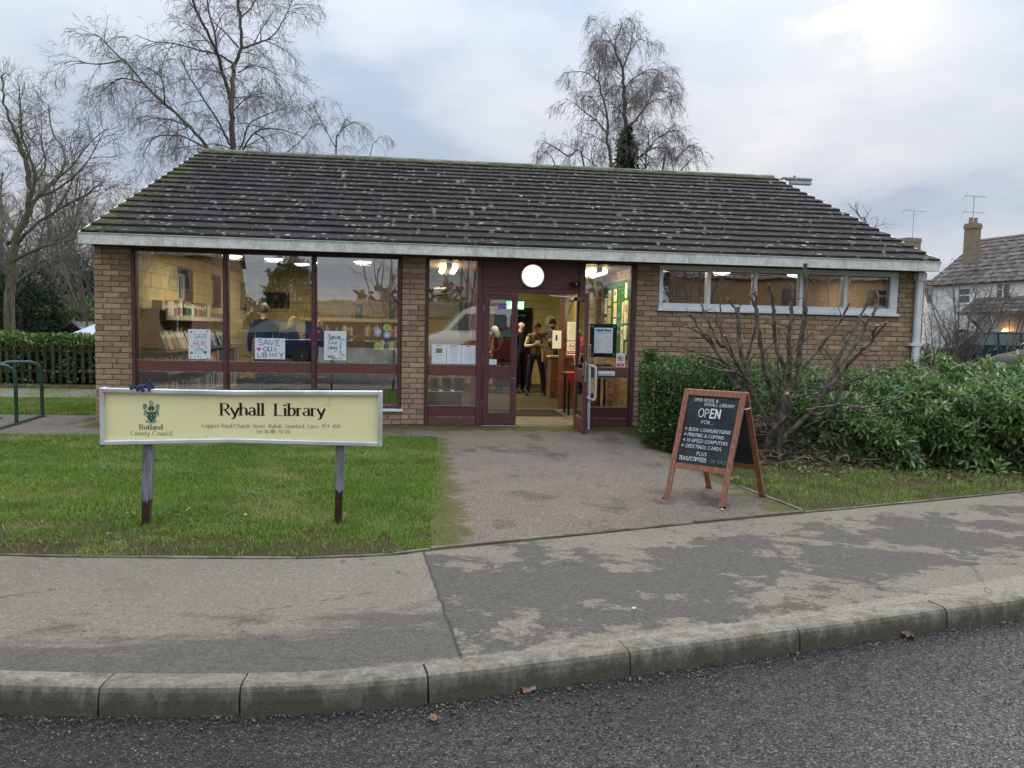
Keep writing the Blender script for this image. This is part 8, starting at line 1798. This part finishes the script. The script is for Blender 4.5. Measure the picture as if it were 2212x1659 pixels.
for (px, py, k_, r, lab) in ((372, 1115, 26, .09, 'low green weed growing beside the left sign post'), (742, 1120, 14, .05, 'tuft of weeds at the foot of the right sign post'), (265, 1120, 14, .06, 'small weed left of the left sign post'), (1620, 1040, 30, .10, 'spreading weed at the path edge behind the A-board'), (1705, 1010, 26, .09, 'leafy weed under the pruned shrub'), (1990, 1028, 22, .08, 'low leafy weed below the rhododendrons')):
    g = onz(px, py, .0); A = np.stack([rgl.normal(size=k_), rgl.normal(size=k_), rgl.uniform(.1, .9, k_)], 1); P = np.array(g)+rgl.normal(size=(k_, 3))*[r, r*.6, 0]+[0, 0, .015]; V, F = leaves(P, A, rgl.uniform(.03, .06, k_), rgl.uniform(.015, .03, k_), rgl); tag(npmesh('weed', V, F, MT['laurel']), lab, 'weed', None)

# ---- distant tree line all round the village
rgd = np.random.RandomState(15); n = 26000; a = rgd.uniform(0, 6.2832, n); r = rgd.uniform(105, 150, n); hgt = 5.5+2.2*np.sin(a*23)+1.6*np.sin(a*57+1)+1.0*np.sin(a*131)
P = np.stack([np.cos(a)*r, np.sin(a)*r, np.clip(rgd.rand(n)**.8*hgt, .3, 12)], 1); V, F = leaves(P, rgd.normal(size=(n, 3)), rgd.uniform(.9, 2.2, n), rgd.uniform(.7, 1.5, n), rgd)
tag(npmesh('distant_trees', V, F, mat('distant_tree', (.075, .075, .055), (.05, .06, .04), .2, 1, world=True)), 'low dark line of distant trees round the village', 'trees', None, 'stuff')

# ------------------------------------------------------------------ neighbouring houses
MT['render'] = mat('white_render', (.80, .79, .76), (.74, .73, .70), 2, .9, .35, 40, world=True)
MT['farroof'] = N('far_roof_tiles')
def _fr():
    m = MT['farroof']; v = m.pos(); r = m.rnd(); c = m.mix(r, (.06, .047, .043), (.10, .08, .07)); c = m.mix(m.ramp(m.noise(v, 2.6, 6, .7), [(.48, 0), (.62, .8)]), c, (.25, .225, .19)); m.set('Base Color', c); m.set('Roughness', .95); m.bump(m.noise(v, 20, 4), .4, .02); return m.mat
MT['farroof'] = _fr()
MT['chimney'] = mat('chimney_brick', (.30, .24, .15), (.22, .19, .13), 4, .9, .4, 12, world=True)
MT['dimglass'] = m_glass('house_glass', 1.4, (.35, .38, .40))
def house_roof(root, A, B, back, z0, z1, over=.35, course=.45, mt='farroof'):
    """gable roof: A->B eaves line on the near side, 'back' horizontal vector to the far eaves; courses are real laps"""
    A, B, back = Vector(A), Vector(B), Vector(back); u = (B-A).normalized(); bk = back.normalized(); half = back.length/2
    e0 = A-u*over-bk*over*.8; e1 = B+u*over-bk*over*.8; run = half+over*.8; dz = z1-z0; n = max(3, int(math.hypot(run, dz)/course)); rf = MB()
    sl = Vector((bk.x*run, bk.y*run, dz)); nn = u.cross(sl).normalized(); nn = nn if nn.z > 0 else -nn
    e0 = Vector((e0.x, e0.y, z0)); e1 = Vector((e1.x, e1.y, z0))
    rr = MB(); rr.add([e0, e1, e1+sl, e0+sl, e0+2*Vector((bk.x*run, bk.y*run, 0)), e1+2*Vector((bk.x*run, bk.y*run, 0))], [(0, 1, 2, 3), (3, 2, 5, 4)]); o = rr.build('roof', MT[mt], root)
    L = (e1-e0).length; w = .38
    for i in range(n):
        a, b = i/n, (i+1)/n+.02; x = -(w/2 if i % 2 else 0)
        while x < L:
            x0, x1 = max(0, x), min(L, x+w-.012); q = random.uniform(.0, .022)
            if x1 > x0+.05:
                P = [e0+u*x0+sl*a+nn*(.06+q), e0+u*x1+sl*a+nn*(.06+q), e0+u*x1+sl*b+nn*.03, e0+u*x0+sl*b+nn*.03]; rf.add(P+[P[0]-nn*.05, P[1]-nn*.05], [(0, 1, 2, 3), (4, 5, 1, 0)])
            x += w
    tag(rf.build('roof_tiles', MT[mt], o, fix=False), 'lapped roof tiles', kind='stuff')
    mb = MB(); mb.tube([e0+sl+Vector((0, 0, .04)), e1+sl+Vector((0, 0, .04))], .11, 8); mb.build('ridge', MT['chimney'], o); return o
def house(label, A, B, depth, zw, zr, openings=(), name='house', mt='render', flip=1, group=None):
    """A,B ends of the near wall; openings: (s0,s1,z0,z1,kind) along A->B"""
    A, B = Vector(A), Vector(B); u = (B-A).normalized(); bk = Vector((-u.y, u.x, 0))*flip; L = (B-A).length
    t = thing(name, label, 'house', tuple(A), group=group); Mx = Matrix((u, bk, Vector((0, 0, 1)))).transposed().to_4x4(); Mx.translation = A
    mb = MB(); ops = [(o[0], o[1], o[2], o[3]) for o in openings]; tmp = MB(); wall_open(tmp, 'x', 0, L, -.1, zw, 0, .25, ops); tmp.box(0, .25, .2501, depth, -.1, zw); tmp.box(L-.25, L, .2501, depth, -.1, zw); tmp.box(.2501, L-.2501, depth-.25, depth, -.1, zw)
    for x in (0, L-.25): tmp.prism([(x, 0, zw), (x, depth, zw), (x, depth/2, zr-.1)], (.25, 0, 0))
    mb.add([Mx @ Vector(v) for v in tmp.v], tmp.f); mb.build('wall', MT[mt], t)
    mb = MB(); tmp = MB(); tmp.box(.26, L-.26, 1.2, 1.25, 0, zw-.1); mb.add([Mx @ Vector(v) for v in tmp.v], tmp.f); mb.build('room_partition', mat('dim_room', (.10, .09, .08), (.06, .06, .06), 1, world=True), t)
    for (s0, s1, z0, z1, kd) in openings:
        tmp = MB()
        if kd == 'door': tmp.box(s0, s1, .12, .17, z0, z1)
        else:
            f = .07
            for b in ((s0, s1, z0, z0+f), (s0, s1, z1-f, z1), (s0, s0+f, z0+f, z1-f), (s1-f, s1, z0+f, z1-f)): tmp.box(b[0], b[1], -.01, .08, b[2], b[3])
            if kd == 'two':
                m_ = (s0+s1)/2; tmp.box(m_-.05, m_+.05, -.012, .078, z0+f, z1-f); tmp.box(s0+f, m_-.05, -.011, .075, z1-.42, z1-.36)
            else: tmp.box(s0+f, s1-f, -.011, .075, z1-.50, z1-.43)
            tmp.box(s0-.08, s1+.08, -.07, .0, z0-.08, z0)
        mb = MB(); mb.add([Mx @ Vector(v) for v in tmp.v], tmp.f); w = mb.build('door' if kd == 'door' else 'window', MT['black'] if kd == 'door' else MT['white'] if mt == 'render' else MT['post_plastic'], t)
        if kd != 'door': tmp = MB(); tmp.box(s0+.06, s1-.06, .03, .035, z0+.06, z1-.06); mb = MB(); mb.add([Mx @ Vector(v) for v in tmp.v], tmp.f); mb.build('pane', MT['dimglass'], w)
    house_roof(t, A, B, bk*depth, zw, zr)
    return t, Mx
def chimney(t, c, w, d, z0, z1, pots=2, rz=0):
    mb = MB(); M_ = Matrix.Translation(Vector((c[0], c[1], 0))) @ Matrix.Rotation(rz, 4, 'Z')
    mb.box(-w/2, w/2, -d/2, d/2, z0, z1-.32, M=M_); mb.box(-w/2-.05, w/2+.05, -d/2-.05, d/2+.05, z1-.319, z1-.12, M=M_); mb.box(-w/2-.02, w/2+.02, -d/2-.02, d/2+.02, z1-.119, z1, M=M_); o = mb.build('chimney', MT['chimney'], t)
    for i in range(pots): mb = MB(); mb.lathe([(.13, 0), (.11, .32), (.13, .36)], M_ @ Vector(((i-(pots-1)/2)*.45, 0, z1)), 12); mb.build('chimney_pot', mat('clay_pot', (.32, .22, .14), rough=.9), o)
    return o
def aerial(name, label, base, h, elems, rz, boom=1.3):
    t = thing(name, label, 'aerial', tuple(base)); b = Vector(base); mb = MB(); mb.tube([b, b+Vector((0, 0, h))], .022, 6); mb.build('mast', MT['metal'], t)
    for zo, n_ in elems:
        d = Vector((math.cos(rz), math.sin(rz), 0)); s = Vector((-d.y, d.x, 0)); c = b+Vector((0, 0, h+zo)); mb = MB(); mb.tube([c-d*boom*.45, c+d*boom*.55], .016, 6)
        for i in range(n_): q = c-d*boom*.4+d*boom*.93*i/(n_-1); mb.tube([q-s*.22, q+s*.22], .008, 4)
        q = c-d*boom*.42; mb.tube([q-s*.2+Vector((0, 0, .25)), q, q-s*.2-Vector((0, 0, .25))], .010, 4); mb.tube([q+s*.2+Vector((0, 0, .25)), q, q+s*.2-Vector((0, 0, .25))], .010, 4); mb.build('antenna', MT['metal'], t)
    return t
MT['metal_far'] = MT['metal']
gx = lambda X, Z: ground_xy(X, Z)
HA = gx(27.9, 51.7); HB = gx(27.9+.286*17, 51.7-.958*17)
def hs(px): # distance along HA->HB where a sight line crosses the wall
    v = sight(px, 700); u = (HB-HA).normalized(); n = Vector((-u.y, u.x, 0)); p = Vector(CAM); vv = Vector(v); t_ = (HA-p).dot(n)/vv.dot(n); return (p+vv*t_-HA).dot(u)
def hz(px, py):
    v = sight(px, py); u = (HB-HA).normalized(); n = Vector((-u.y, u.x, 0)); p = Vector(CAM); vv = Vector(v); t_ = (HA-p).dot(n)/vv.dot(n); return (p+vv*t_).z
u_ = (HB-HA).normalized()
hn = Vector((-u_.y, u_.x, 0)); fl = 1 if hn.dot(HA-Vector(CAM)) > 0 else -1
ops = [(hs(2066), hs(2093), hz(2080, 656), hz(2080, 622), 'one'), (hs(2147), hs(2178), hz(2162, 648), hz(2162, 611), 'two'), (hs(2060), hs(2092), .9, 2.1, 'one'), (hs(2161), hs(2173), .0, 2.1, 'door'), (hs(2250), hs(2285), 2.9, 4.0, 'two')]
hA, Mx = house('white rendered semi-detached house with a tiled roof at the right edge', HA, HB, 8.0, 4.9, 8.1, ops, flip=fl)
cc = atz(2101, 500, 49.5); chimney(hA, (cc.x, cc.y), .66, .66, 6.2, 8.75, 2, .3)
# porch with lean-to roof, post and lit lamp
pr = thing('porch', 'tiled lean-to porch with a lit yellow lamp at the white house', 'porch', tuple(HA+u_*8)); S0, S1 = hs(2108), 17
o_ = HA-hn*fl*0; out = -hn*fl
z_b, z_t = hz(2125, 679)-.1, hz(2150, 660)+.35
mb = MB(); a, b = HA+u_*S0, HA+u_*S1; mb.prism([a+Vector((0,0,z_t)), b+Vector((0,0,z_t)), b+out*1.5+Vector((0,0,z_b)), a+out*1.5+Vector((0,0,z_b))], (0, 0, .12)); o = mb.build('roof', MT['farroof'], pr)
tl = MB()
for i in range(4):
    for j in range(int((S1-S0)/.38)):
        f0, f1 = i/4, (i+1)/4+.02; q0 = a.lerp(b, j*.38/(S1-S0)); q1 = a.lerp(b, (j*.38+.37)/(S1-S0)); zt = lambda f: z_b+(z_t-z_b)*f+.15+random.uniform(0, .015)
        tl.add([q0+out*1.5*(1-f0)+Vector((0,0,zt(f0)+.04)), q1+out*1.5*(1-f0)+Vector((0,0,zt(f0)+.04)), q1+out*1.5*(1-f1)+Vector((0,0,zt(f1))), q0+out*1.5*(1-f1)+Vector((0,0,zt(f1)))], [(0,1,2,3)])
tag(tl.build('roof_tiles', MT['farroof'], o, fix=False), 'porch roof tiles', kind='stuff')
q = HA+u_*hs(2184)+out*1.3; mb = MB(); mb.box(q.x-.12, q.x+.12, q.y-.12, q.y+.12, 0, z_b); mb.build('post', MT['render'], pr)
q = HA+u_*(S0+.5); mb = MB(); mb.bar(q+out*.05+Vector((0,0,z_b-.9)), q+out*1.2+Vector((0,0,z_b-.05)), .1, .1); mb.build('brace', MT['black'], pr)
q = HA+u_*hs(2179)+out*.25; mb = MB(); mb.ball((q.x, q.y, hz(2178, 716)), .17, 12, 8); mb.build('lamp', emit('porch_lamp', (1, .45, .08), 2.2), pr)
# small gable of another house behind, rear chimneys and aerials
g1 = gx(33.5, 62); g2 = gx(39, 60); house('pale gabled house glimpsed behind the right corner of the library', g1, g2, 7, 4.2, 6.2, (), flip=1)
g1 = gx(27.5, 60); g2 = gx(33.2, 64); hb, _ = house('house hidden behind the library roof with only its chimney showing', g1, g2, 7, 4.6, 7.0, (), flip=1)
cc = atz(1966, 520, 62); chimney(hb, (cc.x, cc.y), 1.3, .9, 6.0, atz(1966, 515, 62).z, 0, .2)
p_ = atz(1971, 516, 62); aerial('aerial', 'small television aerial on the chimney behind the roof corner', (p_.x, p_.y, p_.z), atz(1971, 455, 62).z-p_.z, [(0, 7)], .2, 2.2)
p_ = atz(2103, 502, 49.5); aerial('aerial', 'tall television aerial with two arrays on the right-hand house', (p_.x-.1, p_.y, p_.z-1.2), atz(2105, 424, 49.5).z-p_.z+1.2, [(0, 8), (-1.0, 5)], .15, 1.7)
# street lamp head over the roof
p_ = atz(1728, 391, 40); sl2 = thing('street_lamp', 'old street lamp head showing over the right end of the ridge', 'street lamp', (p_.x-1.2, p_.y, 0)); mb = MB(); mb.tube([(p_.x-1.3, p_.y, 0), (p_.x-1.3, p_.y, p_.z-.1), (p_.x-.9, p_.y, p_.z+.1), (p_.x-.5, p_.y, p_.z+.1)], .06, 8); mb.build('pole', MT['concrete_house'], sl2)
mb = MB(); mb.box(p_.x-.75, p_.x+.62, p_.y-.16, p_.y+.16, p_.z-.0, p_.z+.16, bev=.05); mb.build('hood', mat('lamp_hood', (.42, .41, .39), (.3, .29, .27), 6, world=True), sl2); mb = MB(); mb.box(p_.x-.55, p_.x+.60, p_.y-.13, p_.y+.13, p_.z-.20, p_.z-.001, bev=.04); mb.build('lens', mat('lamp_lens', (.5, .5, .5), rough=.3), sl2)
mb = MB(); mb.lathe([(.06, 0), (.06, .08), (.03, .1)], (p_.x-.3, p_.y, p_.z+.16), 10); mb.build('sensor', MT['concrete_house'], sl2)
# bare shrub against the white house
g = gx(16.0, 27.5); scrub(g.x, g.y, 3.6, 91, 'grey bare tree in front of the white house beside the downpipe', 12, .48, 'twig', (5, 7, 4)); g = gx(17.6, 27.5); scrub(g.x, g.y, 3.2, 92, 'thinner bare tree with upright twigs in front of the white house', 8, .5, 'twig', (3, 4, 3)); g = gx(14.6, 26.5); scrub(g.x, g.y, 2.4, 93, 'low bare shrub close to the library corner', 9, .5, 'twig', (5, 7, 4)); 
shrub_mass('evergreen_bush', 'dark low bush between the library corner and the parked car', (g.x+.4, g.y+2, .5), (1.0, .8, .7), 1800, .10, 'dark_leaf', 95)

# ------------------------------------------------------------------ vehicles
def car(label, name, loc, rz, st, color, L, W, wheel_r, axles, belt, z=0, windows=(), cat='car', group=None, rails=False):
    """st: stations (x, z_bottom, z_belt, halfw_belt, z_roof, halfw_roof); front at x=0"""
    t = thing(name, label, cat, (loc[0], loc[1], z), rz, group); V = []; ns = len(st); prof = []
    for (x, zb, zbelt, wb, zr, wr) in st:
        ring = [(wb*.86, zb), (wb*.97, zb+.10), (wb*1.0, zb+(zbelt-zb)*.55), (wb*.985, zbelt-.06), (wb*.95, zbelt), ((wb*.95+wr)/2*1.01, (zbelt+zr)/2), (wr, zr-.05 if zr > zbelt+.1 else zr), (wr*.80, zr)]
        pts = [(x, y, zz) for y, zz in ring]+[(x, 0, zr+.012)]+[(x, -y, zz) for y, zz in reversed(ring)]; V += pts
    k = 17; F = [(i*k+j, i*k+j+1, (i+1)*k+j+1, (i+1)*k+j) for i in range(ns-1) for j in range(k-1)]+[tuple(range(k)), tuple(range((ns-1)*k, ns*k))]
    F += [(i*k+k-1, i*k, (i+1)*k, (i+1)*k+k-1) for i in range(ns-1)]
    paint = mat(name+'_paint', color, rough=.5, spec=.01); mb = MB(); mb.add(V, F); mb.build('body', paint, t, smooth=True, local=True)
    for (P, nm) in windows:
        for sgn in (1, -1):
            if nm in ('windscreen', 'rear_window') and sgn < 0: continue
            Q = [Vector((p[0], p[1]*sgn, p[2])) for p in P]; n0 = (Q[1]-Q[0]).cross(Q[2]-Q[0]).normalized(); c0 = sum(Q, Vector())/len(Q); out_ = n0 if n0.dot(c0-Vector((L/2, 0, .8))) > 0 else -n0
            mb = MB(); mb.prism([q+out_*.012 for q in Q], out_*.006); mb.build(nm, MT['carpane'], t, local=True)
    for ax in axles:
        for sy in (-1, 1):
            y = sy*(W/2-.11); mb = MB(); mb.lathe([(wheel_r*.62, -.11), (wheel_r*.97, -.11), (wheel_r, -.07), (wheel_r, .07), (wheel_r*.97, .11), (wheel_r*.62, .11)], (ax, y, wheel_r), 22, 'y'); w = mb.build('wheel', MT['rubber'], t, local=True)
            mb = MB(); yy = y+sy*.08; mb.lathe([(wheel_r*.6, -.02), (wheel_r*.58, .02), (wheel_r*.12, .03), (.01, .035)] if sy > 0 else [(wheel_r*.6, .02), (wheel_r*.58, -.02), (wheel_r*.12, -.03), (.01, -.035)], (ax, yy, wheel_r), 16, 'y'); mb.build('rim', MT['metal'], w, local=True)
    return t
MT['carpane'] = mat('car_window', (.10, .13, .125), rough=.06, spec=.12)
def wnd(a): return a
# dark green-blue estate behind the bare tree
est = [(0, .40, .80, .78, .80, .70), (.25, .35, .98, .84, .98, .74), (1.15, .35, 1.10, .88, 1.12, .78), (1.75, .35, 1.14, .90, 1.68, .66), (1.95, .35, 1.15, .90, 1.76, .68), (3.9, .35, 1.16, .90, 1.78, .68), (4.25, .35, 1.16, .89, 1.74, .66), (4.62, .38, 1.14, .86, 1.18, .74), (4.68, .45, .95, .82, .97, .72)]
gq = gx(19.2, 33.5); 
win = [([(1.62, .84, 1.20), (2.62, .84, 1.20), (2.62, .70, 1.66), (1.98, .70, 1.66)], 'side_window'), ([(2.72, .84, 1.20), (3.52, .84, 1.20), (3.52, .70, 1.67), (2.72, .70, 1.66)], 'side_window'), ([(3.62, .84, 1.20), (4.50, .82, 1.20), (4.22, .69, 1.66), (3.62, .70, 1.67)], 'side_window'), ([(1.22, .70, 1.16), (1.22, -.70, 1.16), (1.76, -.60, 1.66), (1.76, .60, 1.66)], 'windscreen'), ([(4.64, .68, 1.22), (4.64, -.68, 1.22), (4.32, -.58, 1.68), (4.32, .58, 1.68)], 'rear_window')]
dirc = math.atan2(-math.sin(PSI), math.cos(PSI))
cr = car('dark green-blue estate car parked beyond the hedge', 'parked_car', (gq.x-1.5, gq.y, 0), dirc-.12, est, (.02, .035, .042), 4.68, 1.84, .36, (.85, 3.75), 1.15, windows=win)
for x in (2.45, 3.3): mb = MB(); mb.box(x, x+.16, -.93, -.90, 1.02, 1.05, bev=.004); mb.build('door_handle', MT['metal'], cr, local=True)
for sy in (-1, 1): mb = MB(); mb.box(1.62, 1.76, sy*1.0-.09, sy*1.0+.09, 1.12, 1.26, bev=.03); mb.build('mirror', MT['black'], cr, local=True); mb = MB(); mb.box(-.01, .06, sy*.6-.14, sy*.6+.14, .62, .78, bev=.01); mb.build('headlight', MT['bead'], cr, local=True); mb = MB(); mb.box(4.64, 4.70, sy*.72-.08, sy*.72+.08, .7, 1.05, bev=.01); mb.build('tail_light', I_RED, cr, local=True)
# black hatchback at the right edge
hat = [(0, .30, .62, .70, .62, .62), (.12, .25, .74, .82, .76, .72), (.6, .25, .92, .88, .95, .74), (1.15, .25, 1.02, .90, 1.06, .76), (1.75, .25, 1.07, .91, 1.45, .66), (2.15, .25, 1.09, .91, 1.56, .64), (2.9, .25, 1.11, .91, 1.60, .63), (3.6, .25, 1.14, .90, 1.52, .62), (4.1, .28, 1.14, .86, 1.26, .62), (4.25, .4, .95, .80, .98, .66)]
win2 = [([(1.28, .86, 1.12), (2.55, .87, 1.14), (2.55, .67, 1.52), (1.95, .67, 1.46)], 'side_window'), ([(2.64, .87, 1.14), (3.55, .86, 1.17), (3.45, .66, 1.46), (2.64, .67, 1.52)], 'side_window'), ([(1.20, .72, 1.09), (1.20, -.72, 1.09), (1.95, -.60, 1.49), (1.95, .60, 1.49)], 'windscreen'), ([(4.12, .62, 1.2), (4.12, -.62, 1.2), (3.7, -.56, 1.48), (3.7, .56, 1.48)], 'rear_window')]
gm = atz(2120, 755, 14.2); MT['carpane2'] = MT['carpane']; MT['carpane'] = mat('teal_painted_reflection', (.13, .30, .25), rough=.08, spec=.3)  # teal base colour carries the reflection on this car's windows
c2 = car('black hatchback with a pale green reflection coloured into its windows at the right edge', 'parked_car', (gm.x+.55, gm.y+.3, .06), dirc+.10, hat, (.012, .014, .018), 4.25, 1.82, .33, (.78, 3.35), 1.1, .18, windows=win2); MT['carpane'] = MT['carpane2']
for sy in (-1, 1): mb = MB(); mb.ball((1.45, sy*1.02, 1.13), (.10, .12, .085), 12, 8); mb.box(1.42, 1.5, min(sy*.88, sy*.98), max(sy*.88, sy*.98), 1.07, 1.11); mb.build('mirror', MT['black'], c2, smooth=True, local=True); mb = MB(); mb.box(.05, .22, sy*.62-.14, sy*.62+.14, .62, .76, bev=.02); mb.build('headlight', MT['bead'], c2, local=True); mb = MB(); mb.tube([(1.2, sy*.80, 1.09), (1.9, sy*.665, 1.49), (2.4, sy*.66, 1.575), (2.9, sy*.645, 1.60), (3.6, sy*.635, 1.53)], .014, 6); mb.build('window_trim', MT['white'], c2, local=True)
# ------------------------------------------------------------------ across the road (seen in the window reflections)
structure(slab('far_verge', [(-70, -70), (-70, -17.2), (70, -17.2), (70, -70)], -.02, .2, MT['lawn']))
van_st = [(0, .35, .85, .86, .86, .74), (.15, .3, 1.05, .92, 1.08, .8), (.75, .3, 1.25, .97, 1.30, .86), (1.45, .3, 1.30, .98, 2.12, .84), (1.8, .3, 1.32, .98, 2.25, .86), (5.1, .3, 1.32, .98, 2.28, .87), (5.25, .35, 1.30, .97, 2.15, .86)]
vw = [([(.95, .93, 1.34), (1.95, .95, 1.36), (1.95, .88, 1.98), (1.55, .88, 1.98)], 'side_window'), ([(2.1, .95, 1.36), (3.1, .95, 1.36), (3.1, .88, 1.98), (2.1, .88, 1.98)], 'side_window'), ([(3.25, .95, 1.36), (4.6, .95, 1.36), (4.6, .88, 1.98), (3.25, .88, 1.98)], 'side_window'), ([(.82, .8, 1.34), (.82, -.8, 1.34), (1.5, -.76, 2.05), (1.5, .76, 2.05)], 'windscreen')]
car('white minibus parked across the road, seen reflected in the narrow window', 'white_van', (.2, -19.2, 0), .04, van_st, (.72, .73, .74), 5.25, 1.98, .34, (.95, 4.2), 1.3, windows=vw, cat='van')
car('dark blue car parked across the road, seen reflected in the big window', 'parked_car', (-7.6, -17.6, 0), -.03, hat, (.02, .035, .07), 4.25, 1.82, .33, (.78, 3.35), 1.1, windows=win2)
car('dark red car parked across the road, seen reflected by the door', 'parked_car', (1.2, -16.9, -.05), .03, hat, (.14, .02, .02), 4.25, 1.82, .33, (.78, 3.35), 1.1, windows=win2)
hh, _ = house('terraced house with a chimney across the road, seen reflected in the left pane', (-11.5, -33, 0), (-23, -33, 0), 8, 5.0, 7.6, [(1, 2.3, 3.2, 4.4, 'two'), (4, 5.3, 3.2, 4.4, 'two'), (1, 2.6, .9, 2.2, 'two')], mt='brickfar'); chimney(hh, (-14, -37), 1.0, .8, 6.5, 8.8, 2)
hh, _ = house('low bungalow across the road, seen reflected in the middle pane', (12, -60, 0), (-14, -64, 0), 8, 2.4, 3.8, [(2, 4, .9, 2.1, 'two'), (7, 9, .9, 2.1, 'two'), (12, 14, .9, 2.1, 'two')], mt='brickfar')
hh, _ = house('brick house across the road, seen reflected in the high window', (30, -32, 0), (16, -35, 0), 8, 4.8, 7.4, [(2, 3.4, 3.2, 4.3, 'two'), (7, 8.4, 3.2, 4.3, 'two')], mt='brickfar')
shrub_mass('conifer_tree', 'rounded dark conifer across the road, seen reflected in the middle pane', (-6.6, -29, 2.4), (1.15, 1.1, 2.3), 6000, .22, 'dark_leaf', 101, cat='tree')
for i, (x, y, h, lab) in enumerate(((2.5, -30, 8.5, 'bare tree across the road, seen reflected in the right pane'), (-1.8, -32, 7.5, 'second bare tree across the road, reflected in the right pane'), (14, -27, 9.5, 'bare tree across the road, seen reflected in the high window'), (-12.5, -24, 9, 'bare tree across the road, reflected at the top of the left pane'), (8, -33, 9, 'far bare tree across the road opposite the door'), (22, -29, 8, 'bare tree across the road reflected at the right end of the high window'))):
    scrub(x, y, h, 120+i, lab, 9, .42, 'twig', (1.6, 2.4, 2.0), group='bare trees across the road')
